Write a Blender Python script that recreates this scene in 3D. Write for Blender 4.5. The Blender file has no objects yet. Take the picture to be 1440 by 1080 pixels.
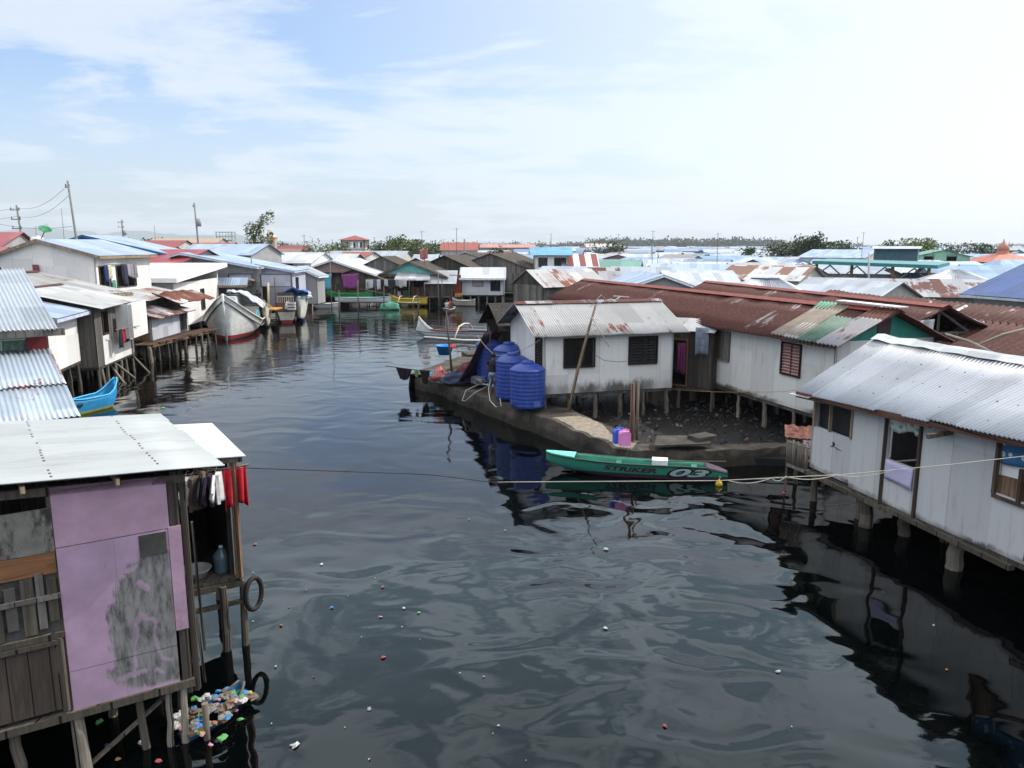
import bpy, math, random
from mathutils import Vector, Matrix, noise as mnoise
random.seed(7)
R = math.radians
SC = bpy.context.scene
COL = SC.collection
V = Vector
# ------------------------------------------------------------------ camera geometry (metres; camera stands on a bridge 6.5 m above the water)
FPX, CAMH = 1080.0, 6.5
TH = math.atan(195 / FPX)
def ray(px, py):
    return V(((px - 720) / FPX, math.cos(TH) + (540 - py) / FPX * math.sin(TH), -math.sin(TH) + (540 - py) / FPX * math.cos(TH)))
def G(px, py, z=0.0):            # survey point on the level z
    r = ray(px, py); t = (z - CAMH) / r.z
    return V((r.x * t, r.y * t, z))
def A(px, py, Y):                # survey point at distance Y
    r = ray(px, py); t = Y / r.y
    return V((r.x * t, Y, CAMH + r.z * t))
def G2(px, py, z): return G(px, py, z).xy
# ------------------------------------------------------------------ object helpers
def tag(o, label=None, cat=None, grp=None, kind=None):
    if label: o['label'] = label
    if cat: o['category'] = cat
    if grp: o['group'] = grp
    if kind: o['kind'] = kind
    return o
def thing(name, label, cat, loc, grp=None):
    o = bpy.data.objects.new(name, None); COL.objects.link(o)
    o.empty_display_size = .2
    o.location = V((loc[0], loc[1], loc[2] if len(loc) > 2 else 0))
    return tag(o, label, cat, grp)
def origin_of(o):
    p = V((0, 0, 0))
    while o is not None:
        p = p + o.location; o = o.parent
    return p
def kids(o): return [c for c in bpy.data.objects if c.parent is o]
def copy_tree(o, parent=None):
    c = o.copy(); COL.objects.link(c); c.parent = parent
    for ch in kids(o): copy_tree(ch, c)
    return c
class MB:
    """collects faces in world coordinates and links them as one mesh object"""
    def __init__(s): s.v = []; s.f = []; s.u = []; s.m = []; s.sm = []; s.mi = 0
    def face(s, pts, uv=None, smooth=False):
        i = len(s.v); s.v += [tuple(p) for p in pts]; s._f(list(range(i, i + len(pts))), uv, smooth)
    def _f(s, idx, uv=None, smooth=False):
        if uv is None:
            P = [V(s.v[k]) for k in idx]
            n = V((0, 0, 0))
            for k in range(len(P)): n += (P[k] - P[0]).cross(P[(k + 1) % len(P)] - P[0])
            if n.length < 1e-12: n = V((0, 0, 1))
            n.normalize()
            if abs(n.z) > .95: uv = [(p.x, p.y) for p in P]
            else:
                t = V((0, 0, 1)).cross(n).normalized(); b = n.cross(t)
                uv = [(p.dot(t), p.dot(b)) for p in P]
        s.f.append(idx); s.u += uv; s.m.append(s.mi); s.sm.append(smooth)
    def box(s, c, sz, rz=0.0, ax=None):
        c = V(c); hx, hy, hz = sz[0] / 2, sz[1] / 2, sz[2] / 2
        if ax is None:
            ca, sa = math.cos(rz), math.sin(rz); ax = (V((ca, sa, 0)), V((-sa, ca, 0)), V((0, 0, 1)))
        X, Y, Z = ax[0] * hx, ax[1] * hy, ax[2] * hz
        p = [c - X - Y - Z, c + X - Y - Z, c + X + Y - Z, c - X + Y - Z, c - X - Y + Z, c + X - Y + Z, c + X + Y + Z, c - X + Y + Z]
        for q in ((0, 1, 5, 4), (1, 2, 6, 5), (2, 3, 7, 6), (3, 0, 4, 7), (4, 5, 6, 7), (3, 2, 1, 0)): s.face([p[k] for k in q])
        return s
    def bar(s, p, q, w, h, up=V((0, 0, 1))):
        p, q = V(p), V(q); x = q - p; L = x.length
        if L < 1e-5: return s
        x /= L
        y = up.cross(x)
        if y.length < 1e-3: y = V((1, 0, 0)).cross(x)
        y.normalize(); z = x.cross(y)
        return s.box((p + q) / 2, (L, w, h), ax=(x, y, z))
    def prism(s, pts, off):      # polygon extruded by vector off
        pts = [V(p) for p in pts]; off = V(off); q = [p + off for p in pts]; n = len(pts)
        s.face(pts[::-1] if True else pts); s.face(q)
        for k in range(n): s.face([pts[k], pts[(k + 1) % n], q[(k + 1) % n], q[k]])
        return s
    def tube(s, pts, r, n=8, cap=True, smooth=True):
        pts = [V(p) for p in pts]; rs = r if isinstance(r, (list, tuple)) else [r] * len(pts)
        base = len(s.v); ref = None
        for i, p in enumerate(pts):
            t = (pts[min(i + 1, len(pts) - 1)] - pts[max(i - 1, 0)])
            t = t.normalized() if t.length > 1e-9 else V((0, 0, 1))
            if ref is None: ref = V((1, 0, 0)) if abs(t.x) < .8 else V((0, 1, 0))
            x = (ref - t * ref.dot(t)).normalized(); y = t.cross(x); ref = x
            for k in range(n):
                a = 2 * math.pi * k / n; s.v.append(tuple(p + (x * math.cos(a) + y * math.sin(a)) * rs[i]))
        acc = 0
        for i in range(len(pts) - 1):
            L = (pts[i + 1] - pts[i]).length
            for k in range(n):
                a, b = base + i * n + k, base + i * n + (k + 1) % n
                u0, u1 = k / n * 6.28 * rs[i], (k + 1) / n * 6.28 * rs[i]
                s._f([a, b, b + n, a + n], [(u0, acc), (u1, acc), (u1, acc + L), (u0, acc + L)], smooth)
            acc += L
        if cap:
            s._f([base + k for k in range(n)][::-1]); s._f([base + (len(pts) - 1) * n + k for k in range(n)])
        return s
    def lathe(s, prof, c, n=24, smooth=True):    # prof = [(r, z)]
        c = V(c); base = len(s.v)
        for r, z in prof:
            for k in range(n):
                a = 2 * math.pi * k / n; s.v.append((c.x + r * math.cos(a), c.y + r * math.sin(a), c.z + z))
        for i in range(len(prof) - 1):
            for k in range(n):
                a, b = base + i * n + k, base + i * n + (k + 1) % n
                s._f([a, b, b + n, a + n], None, smooth)
        if prof[0][0] > 1e-4: s._f([base + k for k in range(n)][::-1])
        if prof[-1][0] > 1e-4: s._f([base + (len(prof) - 1) * n + k for k in range(n)])
        return s
    def sheet(s, fn, nu, nv, t=.01, uvs=(1, 1), smooth=True):   # closed two-sided sheet, fn(u,v)
        P = [[V(fn(i / nu, j / nv)) for i in range(nu + 1)] for j in range(nv + 1)]
        base = len(s.v); W = nu + 1
        N = []
        for j in range(nv + 1):
            for i in range(nu + 1):
                a = P[j][min(i + 1, nu)] - P[j][max(i - 1, 0)]; b = P[min(j + 1, nv)][i] - P[max(j - 1, 0)][i]
                n = a.cross(b); N.append(n.normalized() if n.length > 1e-12 else V((0, 0, 1)))
                s.v.append(tuple(P[j][i]))
        off = len(s.v)
        for k, n in enumerate(N):
            s.v.append(tuple(V(s.v[base + k]) - n * t))
        uv = lambda i, j: (i / nu * uvs[0], j / nv * uvs[1])
        for j in range(nv):
            for i in range(nu):
                a = base + j * W + i; q = [a, a + 1, a + W + 1, a + W]; w = [uv(i, j), uv(i + 1, j), uv(i + 1, j + 1), uv(i, j + 1)]
                s._f(q, w, smooth); s._f([k + off - base for k in q][::-1], w[::-1], smooth)
        ring = [base + i for i in range(nu)] + [base + nu + j * W for j in range(nv)] + [base + nv * W + nu - i for i in range(nu)] + [base + (nv - j) * W for j in range(nv)]
        d = off - base
        for k in range(len(ring)):
            a, b = ring[k], ring[(k + 1) % len(ring)]
            ka, kb = a - base, b - base
            s._f([b, a, a + d, b + d], [uv(kb % W, kb // W), uv(ka % W, ka // W)] * 2)
        return s
    def build(s, name, mat, parent=None, org=None):
        o0 = origin_of(parent) if parent is not None else V(org if org is not None else s.v[0])
        me = bpy.data.meshes.new(name)
        me.from_pydata([(a - o0.x, b - o0.y, c - o0.z) for a, b, c in s.v], [], s.f)
        ul = me.uv_layers.new(name='UVMap')
        ul.data.foreach_set('uv', [x for t in s.u for x in t])
        me.polygons.foreach_set('use_smooth', s.sm)
        for mm in (mat if isinstance(mat, (list, tuple)) else [mat]): me.materials.append(mm)
        if isinstance(mat, (list, tuple)): me.polygons.foreach_set('material_index', s.m)
        o = bpy.data.objects.new(name, me); COL.objects.link(o)
        if parent is not None: o.parent = parent
        else: o.location = o0
        return o
# ------------------------------------------------------------------ materials
def lin(c): return tuple((x / 12.92 if x <= .04045 else ((x + .055) / 1.055) ** 2.4) for x in c)
class NT:
    def __init__(s, name):
        s.mat = bpy.data.materials.new(name); s.mat.use_nodes = True
        s.t = s.mat.node_tree; s.n = s.t.nodes; s.b = s.n['Principled BSDF']
    def new(s, ty, **kw):
        n = s.n.new(ty)
        for k, v in kw.items(): setattr(n, k, v)
        return n
    def link(s, a, b): s.t.links.new(a, b)
    def put(s, sock, v):
        if isinstance(v, bpy.types.NodeSocket): s.link(v, sock)
        elif isinstance(v, (tuple, list)) and len(v) == 3 and sock.type == 'RGBA': sock.default_value = (*v, 1)
        else: sock.default_value = v
    def math(s, op, a, b=None, c=None, clamp=False):
        n = s.new('ShaderNodeMath', operation=op); n.use_clamp = clamp
        s.put(n.inputs[0], a)
        if b is not None: s.put(n.inputs[1], b)
        if c is not None: s.put(n.inputs[2], c)
        return n.outputs[0]
    def vmath(s, op, a, b=None):
        n = s.new('ShaderNodeVectorMath', operation=op); s.put(n.inputs[0], a)
        if b is not None: s.put(n.inputs[1], b)
        return n.outputs['Value'] if op in ('LENGTH', 'DOT_PRODUCT', 'DISTANCE') else n.outputs[0]
    def noise(s, vec, scale, detail=4, rough=.6, dist=0.0):
        n = s.new('ShaderNodeTexNoise'); s.put(n.inputs['Vector'], vec)
        n.inputs['Scale'].default_value = scale; n.inputs['Detail'].default_value = detail
        n.inputs['Roughness'].default_value = rough; n.inputs['Distortion'].default_value = dist
        return n.outputs['Fac']
    def white(s, vec):
        n = s.new('ShaderNodeTexWhiteNoise', noise_dimensions='3D'); s.put(n.inputs['Vector'], vec); return n.outputs['Value']
    def step(s, v, a, b, o0=0.0, o1=1.0):
        n = s.new('ShaderNodeMapRange', clamp=True); n.interpolation_type = 'SMOOTHSTEP'
        s.put(n.inputs[0], v); n.inputs[1].default_value = a; n.inputs[2].default_value = b; n.inputs[3].default_value = o0; n.inputs[4].default_value = o1
        return n.outputs[0]
    def mix(s, f, a, b, mode='MIX'):
        n = s.new('ShaderNodeMix', data_type='RGBA', blend_type=mode)
        s.put(n.inputs[0], f); s.put(n.inputs[6], a); s.put(n.inputs[7], b); return n.outputs[2]
    def xyz(s, v):
        n = s.new('ShaderNodeSeparateXYZ'); s.put(n.inputs[0], v); return n.outputs
    def comb(s, x, y, z=0.0):
        n = s.new('ShaderNodeCombineXYZ'); s.put(n.inputs[0], x); s.put(n.inputs[1], y); s.put(n.inputs[2], z); return n.outputs[0]
    def bump(s, h, dist=.01, strength=1.0):
        n = s.new('ShaderNodeBump'); n.inputs['Distance'].default_value = dist; n.inputs['Strength'].default_value = strength
        s.put(n.inputs['Height'], h); s.link(n.outputs[0], s.b.inputs['Normal']); return n
    def uv(s):     # metres on the surface, shifted per object so that no two things share stains
        o = s.new('ShaderNodeUVMap').outputs[0]; r = s.new('ShaderNodeObjectInfo').outputs['Random']
        k = s.math('MULTIPLY', r, 137.0)
        return s.vmath('ADD', o, s.comb(k, s.math('MULTIPLY', k, .731)))
    def seg(s, p, a, b):    # distance to a segment
        a = V((a[0], a[1], 0)); b = V((b[0], b[1], 0)); ba = b - a
        pa = s.vmath('SUBTRACT', p, tuple(a))
        h = s.math('DIVIDE', s.vmath('DOT_PRODUCT', pa, tuple(ba)), max(ba.dot(ba), 1e-6), clamp=True)
        n = s.new('ShaderNodeVectorMath', operation='SCALE'); n.inputs[0].default_value = tuple(ba); s.put(n.inputs['Scale'], h)
        return s.vmath('LENGTH', s.vmath('SUBTRACT', pa, n.outputs[0]))
    def fin(s, col, rough=.7, metal=0.0, spec=.4):
        s.put(s.b.inputs['Base Color'], col); s.put(s.b.inputs['Roughness'], rough); s.put(s.b.inputs['Metallic'], metal)
        s.b.inputs['Specular IOR Level'].default_value = spec
        return s.mat
MATS = {}
def plain(name, col, rough=.6, var=.25, scale=3.0, metal=0.0, dirt=None, dirt_at=.62, bump=.004, objcol=False, spec=.4):
    """paint, plastic or cloth with uneven tone and worn patches"""
    if name in MATS: return MATS[name]
    n = NT(name); uv = n.uv()
    base = n.new('ShaderNodeObjectInfo').outputs['Color'] if objcol else col
    a = n.noise(uv, scale, 5, .65)
    c = n.mix(1.0, base, n.comb(*[n.step(a, .25, .75, 1 - var, 1 + var * .6)] * 3), 'MULTIPLY')
    if dirt:
        b = n.noise(n.vmath('MULTIPLY', uv, (1.6, .55, 1)), scale * .7, 6, .7, .4)
        c = n.mix(n.step(b, dirt_at - .06, dirt_at + .08), c, dirt)
    if bump: n.bump(n.noise(uv, scale * 9, 3), bump)
    MATS[name] = n.fin(c, rough, metal, spec); return MATS[name]
def board(name, col, seam=1.22, grime=(.18, .16, .13), amt=.5, rough=.75, objcol=False, mould=0):
    """painted fibre-cement or plywood sheets: joints, weather streaks, faint grain"""
    if name in MATS: return MATS[name]
    n = NT(name); uv = n.uv(); x, y, _ = n.xyz(uv)
    base = n.new('ShaderNodeObjectInfo').outputs['Color'] if objcol else col
    cell = n.white(n.comb(n.math('FLOOR', n.math('DIVIDE', x, seam)), n.math('FLOOR', n.math('DIVIDE', y, 2.44))))
    c = n.mix(1.0, base, n.comb(*[n.step(cell, 0, 1, .90, 1.06)] * 3), 'MULTIPLY')
    st = n.noise(n.comb(n.math('MULTIPLY', x, 5.0), n.math('MULTIPLY', y, .55)), 1.0, 5, .7, .3)
    c = n.mix(n.math('MULTIPLY', n.step(st, .5, .8), amt), c, grime)
    bl = n.noise(uv, 1.1, 6, .7, .5)
    c = n.mix(n.math('MULTIPLY', n.step(bl, .58, .78), amt), c, grime)
    if mould:
        rx, ry, _ = n.xyz(n.new('ShaderNodeUVMap').outputs[0])
        ed = n.math('ADD', n.math('DIVIDE', ry, mould), n.math('MULTIPLY', n.math('SUBTRACT', n.noise(n.comb(n.math('MULTIPLY', rx, 3.), ry), 1.2, 7, .75), .5), 2.2))
        c = n.mix(n.math('MULTIPLY', n.step(ed, .25, .95, 1, 0), n.step(n.noise(n.comb(rx, 0.0), .5, 2), .38, .55, .15, .9)), c, (.035, .035, .03))
    fx = n.math('ABSOLUTE', n.math('SUBTRACT', n.math('FRACT', n.math('DIVIDE', x, seam)), .5))
    j = n.step(fx, .4945, .497)
    c = n.mix(n.math('MULTIPLY', j, .55), c, (.12, .11, .10))
    n.bump(n.math('SUBTRACT', n.math('MULTIPLY', n.noise(n.comb(n.math('MULTIPLY', x, 9.), y), 4, 4), .25), j), .004)
    MATS[name] = n.fin(c, rough, 0, .3); return MATS[name]
def roofm(name, col, rust=.2, rustc=(.13, .045, .03), metal=.35, rough=.42, sw=.8, corr=0.0, nails=False, nrow=.85, ncol=.36, nkeep=.35, speck=0, tone=(.80, 1.12), rowl=2.2, objcol=False, patch=None):
    """sheet metal: separate sheets with their own tone, rust that runs down the slope, nail heads"""
    if name in MATS: return MATS[name]
    n = NT(name); uv = n.uv(); x, y, _ = n.xyz(uv)
    base = n.new('ShaderNodeObjectInfo').outputs['Color'] if objcol else col
    ix = n.math('FLOOR', n.math('DIVIDE', x, sw)); iy = n.math('FLOOR', n.math('DIVIDE', y, rowl))
    w1 = n.white(n.comb(ix, iy)); w2 = n.white(n.comb(ix, iy, 5.0))
    c = n.mix(1.0, base, n.comb(*[n.step(w1, 0, 1, *tone)] * 3), 'MULTIPLY')
    soft = n.noise(n.comb(n.math('MULTIPLY', x, 2.2), n.math('MULTIPLY', y, .6)), 1.0, 5, .65)
    c = n.mix(n.step(soft, .45, .8, 0, .38), c, (.16, .15, .15))
    st = n.noise(n.comb(n.math('MULTIPLY', x, 4.5), n.math('MULTIPLY', y, .8)), 1.0, 7, .72, .3)
    big = n.noise(uv, .55, 4, .6)
    t = n.math('ADD', n.math('ADD', n.math('MULTIPLY', st, .55), n.math('MULTIPLY', big, .5)), n.math('MULTIPLY', w2, .32))
    thr = 1.02 - rust * .78
    rm = n.step(t, thr - .035, thr + .05)
    fine = n.noise(uv, 9, 5, .7)
    rc = n.mix(n.step(fine, .35, .7), rustc, tuple(min(1, k * 2.1) for k in rustc))
    if patch: c = n.mix(n.step(n.white(n.comb(ix, iy, 9.0)), .72, .73), c, patch)
    c = n.mix(rm, c, rc)
    if speck:
        c = n.mix(n.step(n.noise(uv, 7.0, 5, .75), .60, .68, 0, speck), c, (.05, .05, .05))
    if nails:
        fy = n.math('ABSOLUTE', n.math('SUBTRACT', n.math('FRACT', n.math('DIVIDE', y, nrow)), .5))
        fx = n.math('ABSOLUTE', n.math('SUBTRACT', n.math('FRACT', n.math('DIVIDE', x, ncol)), .5))
        keep = n.step(n.white(n.comb(n.math('FLOOR', n.math('DIVIDE', x, ncol)), n.math('FLOOR', n.math('DIVIDE', y, nrow)))), nkeep, nkeep + .01)
        d = n.math('SQRT', n.math('ADD', n.math('POWER', n.math('MULTIPLY', fy, nrow), 2.0), n.math('POWER', n.math('MULTIPLY', fx, ncol), 2.0)))
        wob = n.math('MULTIPLY', n.math('SUBTRACT', fine, .5), .010)
        c = n.mix(n.math('MULTIPLY', n.step(n.math('ADD', d, wob), .010, .019, 1, 0), keep), c, (.07, .05, .04))
    h = n.math('MULTIPLY', fine, .15)
    if corr:
        h = n.math('ADD', n.math('SINE', n.math('MULTIPLY', x, 6.2832 / corr)), h)
    n.bump(h, .008 if corr else .004)
    MATS[name] = n.fin(c, n.math('ADD', n.math('MULTIPLY', rm, .4), rough), n.math('MULTIPLY', n.math('SUBTRACT', 1.0, rm), metal), .35)
    return MATS[name]
def wood(name, col, w=.16, var=.45, horiz=False, rough=.85, grime=.4):
    """weathered planks"""
    if name in MATS: return MATS[name]
    n = NT(name); uv = n.uv(); x, y, _ = n.xyz(uv)
    if horiz: x, y = y, x
    k = n.math('DIVIDE', x, w); ix = n.math('FLOOR', k)
    w1 = n.white(n.comb(ix, 3.0))
    c = n.mix(1.0, col, n.comb(*[n.step(w1, 0, 1, 1 - var, 1 + var)] * 3), 'MULTIPLY')
    gr = n.noise(n.comb(n.math('MULTIPLY', x, 22.), n.math('MULTIPLY', y, 1.2), w1), 1.0, 6, .7, .6)
    c = n.mix(n.step(gr, .3, .75), c, tuple(v * .45 for v in col))
    bl = n.noise(uv, 1.3, 6, .7)
    c = n.mix(n.math('MULTIPLY', n.step(bl, .5, .75), grime), c, (.03, .025, .02))
    f = n.math('ABSOLUTE', n.math('SUBTRACT', n.math('FRACT', k), .5))
    g = n.step(f, .46, .49); c = n.mix(g, c, (.01, .009, .008))
    n.bump(n.math('SUBTRACT', n.math('MULTIPLY', gr, .3), g), .008)
    MATS[name] = n.fin(c, rough, 0, .2); return MATS[name]
def thatch(name, col):
    if name in MATS: return MATS[name]
    n = NT(name); uv = n.uv(); x, y, _ = n.xyz(uv)
    a = n.noise(n.comb(n.math('MULTIPLY', x, 14.), n.math('MULTIPLY', y, 3.)), 1.0, 6, .75)
    r = n.math('FRACT', n.math('ADD', n.math('DIVIDE', y, .3), n.math('MULTIPLY', n.noise(uv, 2.5, 3), .5)))
    c = n.mix(n.step(a, .3, .7), tuple(k * .4 for k in col), tuple(min(1, k * 1.5) for k in col))
    c = n.mix(n.math('MULTIPLY', n.step(r, .8, 1), .6), c, (.02, .017, .014))
    c = n.mix(n.step(n.noise(uv, .9, 5), .5, .7, 0, .6), c, (.13, .12, .10))
    n.bump(n.math('ADD', a, r), .05)
    MATS[name] = n.fin(c, .9, 0, .15); return MATS[name]
def bands(name, levels, rough=.55):
    """painted hull: colour bands by height, levels = [(z_top, colour), ...] from the keel up"""
    if name in MATS: return MATS[name]
    n = NT(name); z = n.xyz(n.new('ShaderNodeTexCoord').outputs['Object'])[2]; uv = n.uv()
    zz = n.math('ADD', z, n.math('MULTIPLY', n.math('SUBTRACT', n.noise(uv, 2, 3), .5), .03))
    c = levels[0][1]
    for (zt, _), (_, cc) in zip(levels[:-1], levels[1:]): c = n.mix(n.step(zz, zt - .006, zt + .006), c, cc)
    c = n.mix(1.0, c, n.comb(*[n.step(n.noise(uv, 2.0, 5, .7), .25, .75, .75, 1.1)] * 3), 'MULTIPLY')
    st = n.noise(n.vmath('MULTIPLY', uv, (3.5, .8, 1)), 1, 6, .7, .3)
    c = n.mix(n.step(st, .56, .78, 0, .35), c, (.16, .13, .10))
    n.bump(n.noise(uv, 18, 3), .004)
    MATS[name] = n.fin(c, rough, 0, .4); return MATS[name]
def paint(c, name=None, rough=.6, dirt=True, var=.2):      # quick plain colour by sRGB
    nm = name or 'paint_%02x%02x%02x' % tuple(int(k * 255) for k in c)
    return plain(nm, lin(c), rough, var, 3.0, dirt=tuple(k * .4 for k in lin(c)) if dirt else None)
# the shared palette
WHITE = board('white_board', (.64, .63, .61))
WHITE2 = board('white_board_clean', (.74, .725, .70), amt=.25)
CREAM = board('cream_board', (.55, .52, .46), amt=.5)
GREYW = board('grey_board', (.33, .33, .33), amt=.6)
LILACW = board('bluish_grey_board', (.42, .43, .52), amt=.35)
BROWNW = board('brown_board', (.22, .15, .11), amt=.6)
FARW = board('far_wall', (1, 1, 1), objcol=True)
GALV = roofm('galvanized_sheet', (.34, .36, .40), .12, corr=0)
GALVN = roofm('galvanized_sheet_nailed', (.54, .55, .57), .06, nails=True, metal=.25, rough=.5)
GALVO = roofm('old_galvanized_sheet', (.36, .36, .36), .22, metal=.1, rough=.65, speck=.6)
GALVB = roofm('bluish_galvanized_sheet', (.33, .40, .53), .05, corr=.2)
WROOF = roofm('pale_sheet', (.45, .47, .51), .04, metal=.1, rough=.55)
RUST = roofm('rusty_sheet', (.24, .235, .245), .70, (.050, .017, .014), sw=.75)
RUSTG = roofm('rusty_patched_sheet', (.30, .30, .32), .48, (.065, .022, .017), sw=.75)
REDROOF = roofm('red_painted_sheet', (.27, .03, .034), .18, corr=.25, metal=.05)
BLUEROOF = roofm('blue_painted_sheet', (.035, .07, .22), .0, corr=.3, metal=.1)
STRIPE = roofm('steel_striped_sheet', (.42, .44, .49), .14, corr=.25, sw=.6)
FARR = roofm('far_roof', (1, 1, 1), .14, objcol=True, metal=.1, rough=.55, corr=0, sw=1.0, rowl=3.0)
NIPA = thatch('nipa_thatch', (.075, .063, .052))
NIPAD = thatch('dark_nipa_thatch', (.05, .045, .042))
WGREY = wood('grey_planks', (.18, .165, .15), .22)
WDARK = wood('dark_planks', (.085, .072, .062), .2)
WBROWN = wood('brown_planks', (.20, .125, .08), .18)
WTAN = wood('pale_lumber', (.36, .27, .18), .3, .2)
POST = wood('stilt_wood', (.15, .125, .10), .5, .3)
POSTP = wood('pale_stilt_wood', (.25, .22, .18), .5, .4)
def concrete(name, col, dark=.45):
    n = NT(name); uv = n.uv(); a = n.noise(uv, 1.3, 8, .72, .4); b = n.noise(uv, 14, 6, .7)
    g = n.new('ShaderNodeNewGeometry').outputs['Position']
    c = n.mix(n.step(a, .35, .68), tuple(k * dark for k in col), col)
    c = n.mix(n.step(b, .45, .75, 0, .5), c, (.05, .047, .042))
    wet = n.step(n.math('ADD', n.xyz(g)[2], n.math('MULTIPLY', a, .25)), .28, .55, 1, 0)     # weed and wet below the tide mark
    c = n.mix(n.math('MULTIPLY', wet, .85), c, (.028, .026, .02))
    n.bump(n.math('ADD', a, n.math('MULTIPLY', b, .5)), .05); MATS[name] = n.fin(c, .9, 0, .2); return MATS[name]
CONC = concrete('old_concrete', (.105, .09, .074), .35)
CONCD = concrete('dark_concrete', (.09, .082, .07))
# ------------------------------------------------------------------ building blocks
_posts = []
def post_mesh():
    if not _posts:
        for k in range(3):
            m = MB(); rnd = random.Random(k)
            pts = [(rnd.uniform(-.25, .25), rnd.uniform(-.25, .25), i / 6) for i in range(7)]
            rg = [[(x_ + (1.12 - .05 * i + rnd.uniform(-.1, .1)) * math.cos(a * 6.2832 / 9), y_ + (1.12 - .05 * i) * math.sin(a * 6.2832 / 9), z_) for a in range(9)] for i, (x_, y_, z_) in enumerate(pts)]
            for i in range(6):
                for a in range(9):
                    c = (a + 1) % 9; m.face([rg[i][a], rg[i][c], rg[i + 1][c], rg[i + 1][a]], [(a * .07, i * .2), (a * .07 + .07, i * .2), (a * .07 + .07, i * .2 + .2), (a * .07, i * .2 + .2)], False)
            m.face(rg[6]); m.face(rg[0][::-1])
            o = m.build('stilt', POST, org=(0, 0, 0)); _posts.append(o.data); bpy.data.objects.remove(o)
    return random.choice(_posts)
def stilt(parent, x, y, z0, z1, r=.07, mat=None, lean=(0, 0), name='stilt'):
    o = bpy.data.objects.new(name, post_mesh()); COL.objects.link(o)
    o0 = origin_of(parent); o.parent = parent
    o.location = V((x, y, z0)) - o0; o.scale = (r, r, z1 - z0)
    o.rotation_euler = (lean[0], lean[1], random.uniform(0, 6))
    if mat is not None:
        o.material_slots[0].link = 'OBJECT'; o.material_slots[0].material = mat
    return o
def wall(mb, P, Q, z0, z1, holes=(), t=.07, zq=None):
    """upright wall from P to Q seen from outside left to right, real openings (u0,v0,w,h)"""
    P, Q = V((P[0], P[1])), V((Q[0], Q[1])); d = Q - P; L = d.length; d = d / L; n = V((d.y, -d.x))
    H = z1 - z0
    hs = [(max(.02, a), max(0, b), min(L - .02, a + w), min(H, b + h)) for a, b, w, h in holes]
    xs = sorted(set([0, L] + [k for h in hs for k in (h[0], h[2])])); ys = sorted(set([0, H] + [k for h in hs for k in (h[1], h[3])]))
    def pt(u, v, o): 
        p = P + d * u - n * o; return (p.x, p.y, z0 + v)
    solid = lambda i, j: 0 <= i < len(xs) - 1 and 0 <= j < len(ys) - 1 and not any(h[0] - 1e-6 <= (xs[i] + xs[i + 1]) / 2 <= h[2] and h[1] <= (ys[j] + ys[j + 1]) / 2 <= h[3] for h in hs)
    for i in range(len(xs) - 1):
        for j in range(len(ys) - 1):
            if not solid(i, j): continue
            a, b, c, e = xs[i], xs[i + 1], ys[j], ys[j + 1]
            mb.face([pt(a, c, 0), pt(b, c, 0), pt(b, e, 0), pt(a, e, 0)], [(a, c), (b, c), (b, e), (a, e)])
            mb.face([pt(b, c, t), pt(a, c, t), pt(a, e, t), pt(b, e, t)])
            if not solid(i - 1, j): mb.face([pt(a, c, t), pt(a, c, 0), pt(a, e, 0), pt(a, e, t)])
            if not solid(i + 1, j): mb.face([pt(b, c, 0), pt(b, c, t), pt(b, e, t), pt(b, e, 0)])
            if not solid(i, j - 1): mb.face([pt(a, c, t), pt(b, c, t), pt(b, c, 0), pt(a, c, 0)])
            if not solid(i, j + 1): mb.face([pt(a, e, 0), pt(b, e, 0), pt(b, e, t), pt(a, e, t)])
def opening(root, P, Q, z0, u, v, w, h, style='open', fm=None, im=None, name='window'):
    P, Q = V((P[0], P[1])), V((Q[0], Q[1])); d = (Q - P).normalized(); n = V((d.y, -d.x)); fm = fm or WDARK
    D3, N3 = V((d.x, d.y, 0)), V((n.x, n.y, 0))
    def p(a, b, o): 
        q = P + d * a + n * o; return V((q.x, q.y, z0 + b))
    m = MB(); k = .05
    m.bar(p(u - k, v - k / 2, .0), p(u + w + k, v - k / 2, .0), .12, k); m.bar(p(u - k, v + h + k / 2, .0), p(u + w + k, v + h + k / 2, .0), .12, k)
    for a in (u - k / 2, u + w + k / 2): m.box(p(a, v + h / 2, 0), (k, .12, h - .002), ax=(D3, N3, V((0, 0, 1))))
    if style in ('open', 'louver') and w > .7: m.box(p(u + w / 2, v + h / 2, -.01), (.04, .06, h - .002), ax=(D3, N3, V((0, 0, 1))))
    o = m.build(name, fm, root)
    if style == 'louver':
        s = MB(); c = int(h / .1)
        for i in range(c):
            zc = v + (i + .5) * h / c; y = (N3 * .06 + V((0, 0, -.05))).normalized()
            for a, b in ((u + .02, u + w / 2 - .03), (u + w / 2 + .03, u + w - .02)):
                s.box(p((a + b) / 2, zc, -.005), (b - a, .1, .012), ax=(D3, y, D3.cross(y)))
        s.build('louver', im or WBROWN, o)
    if style in ('board', 'door'):
        s = MB().box(p(u + w / 2, v + h / 2, -.03), (w - .004, .03, h - .004), ax=(D3, N3, V((0, 0, 1)))); s.build('shutter' if style == 'board' else 'panel', im or WGREY, o)
        if style == 'door':
            MB().bar(p(u + w * .85, v + h * .45, .01), p(u + w * .85, v + h * .52, .01), .03, .03).build('handle', fm, o)
    if style == 'pane':
        MB().box(p(u + w / 2, v + h / 2, -.03), (w - .004, .01, h - .004), ax=(D3, N3, V((0, 0, 1)))).build('pane', im or GLASS, o)
    if style == 'curtain':
        hh = h * .45
        fn = lambda a, b: p(u + .03 + a * (w - .06), v + h - .03 - b * hh, -.04 + .025 * math.sin(a * 19 + b) * (.3 + b))
        MB().sheet(fn, 24, 5, .006, (w, hh)).build('curtain', im, o)
    return o
def nz(p, s=.6, a=.02): return a * mnoise.noise(V((p[0] * s, p[1] * s, 3.1)))
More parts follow.
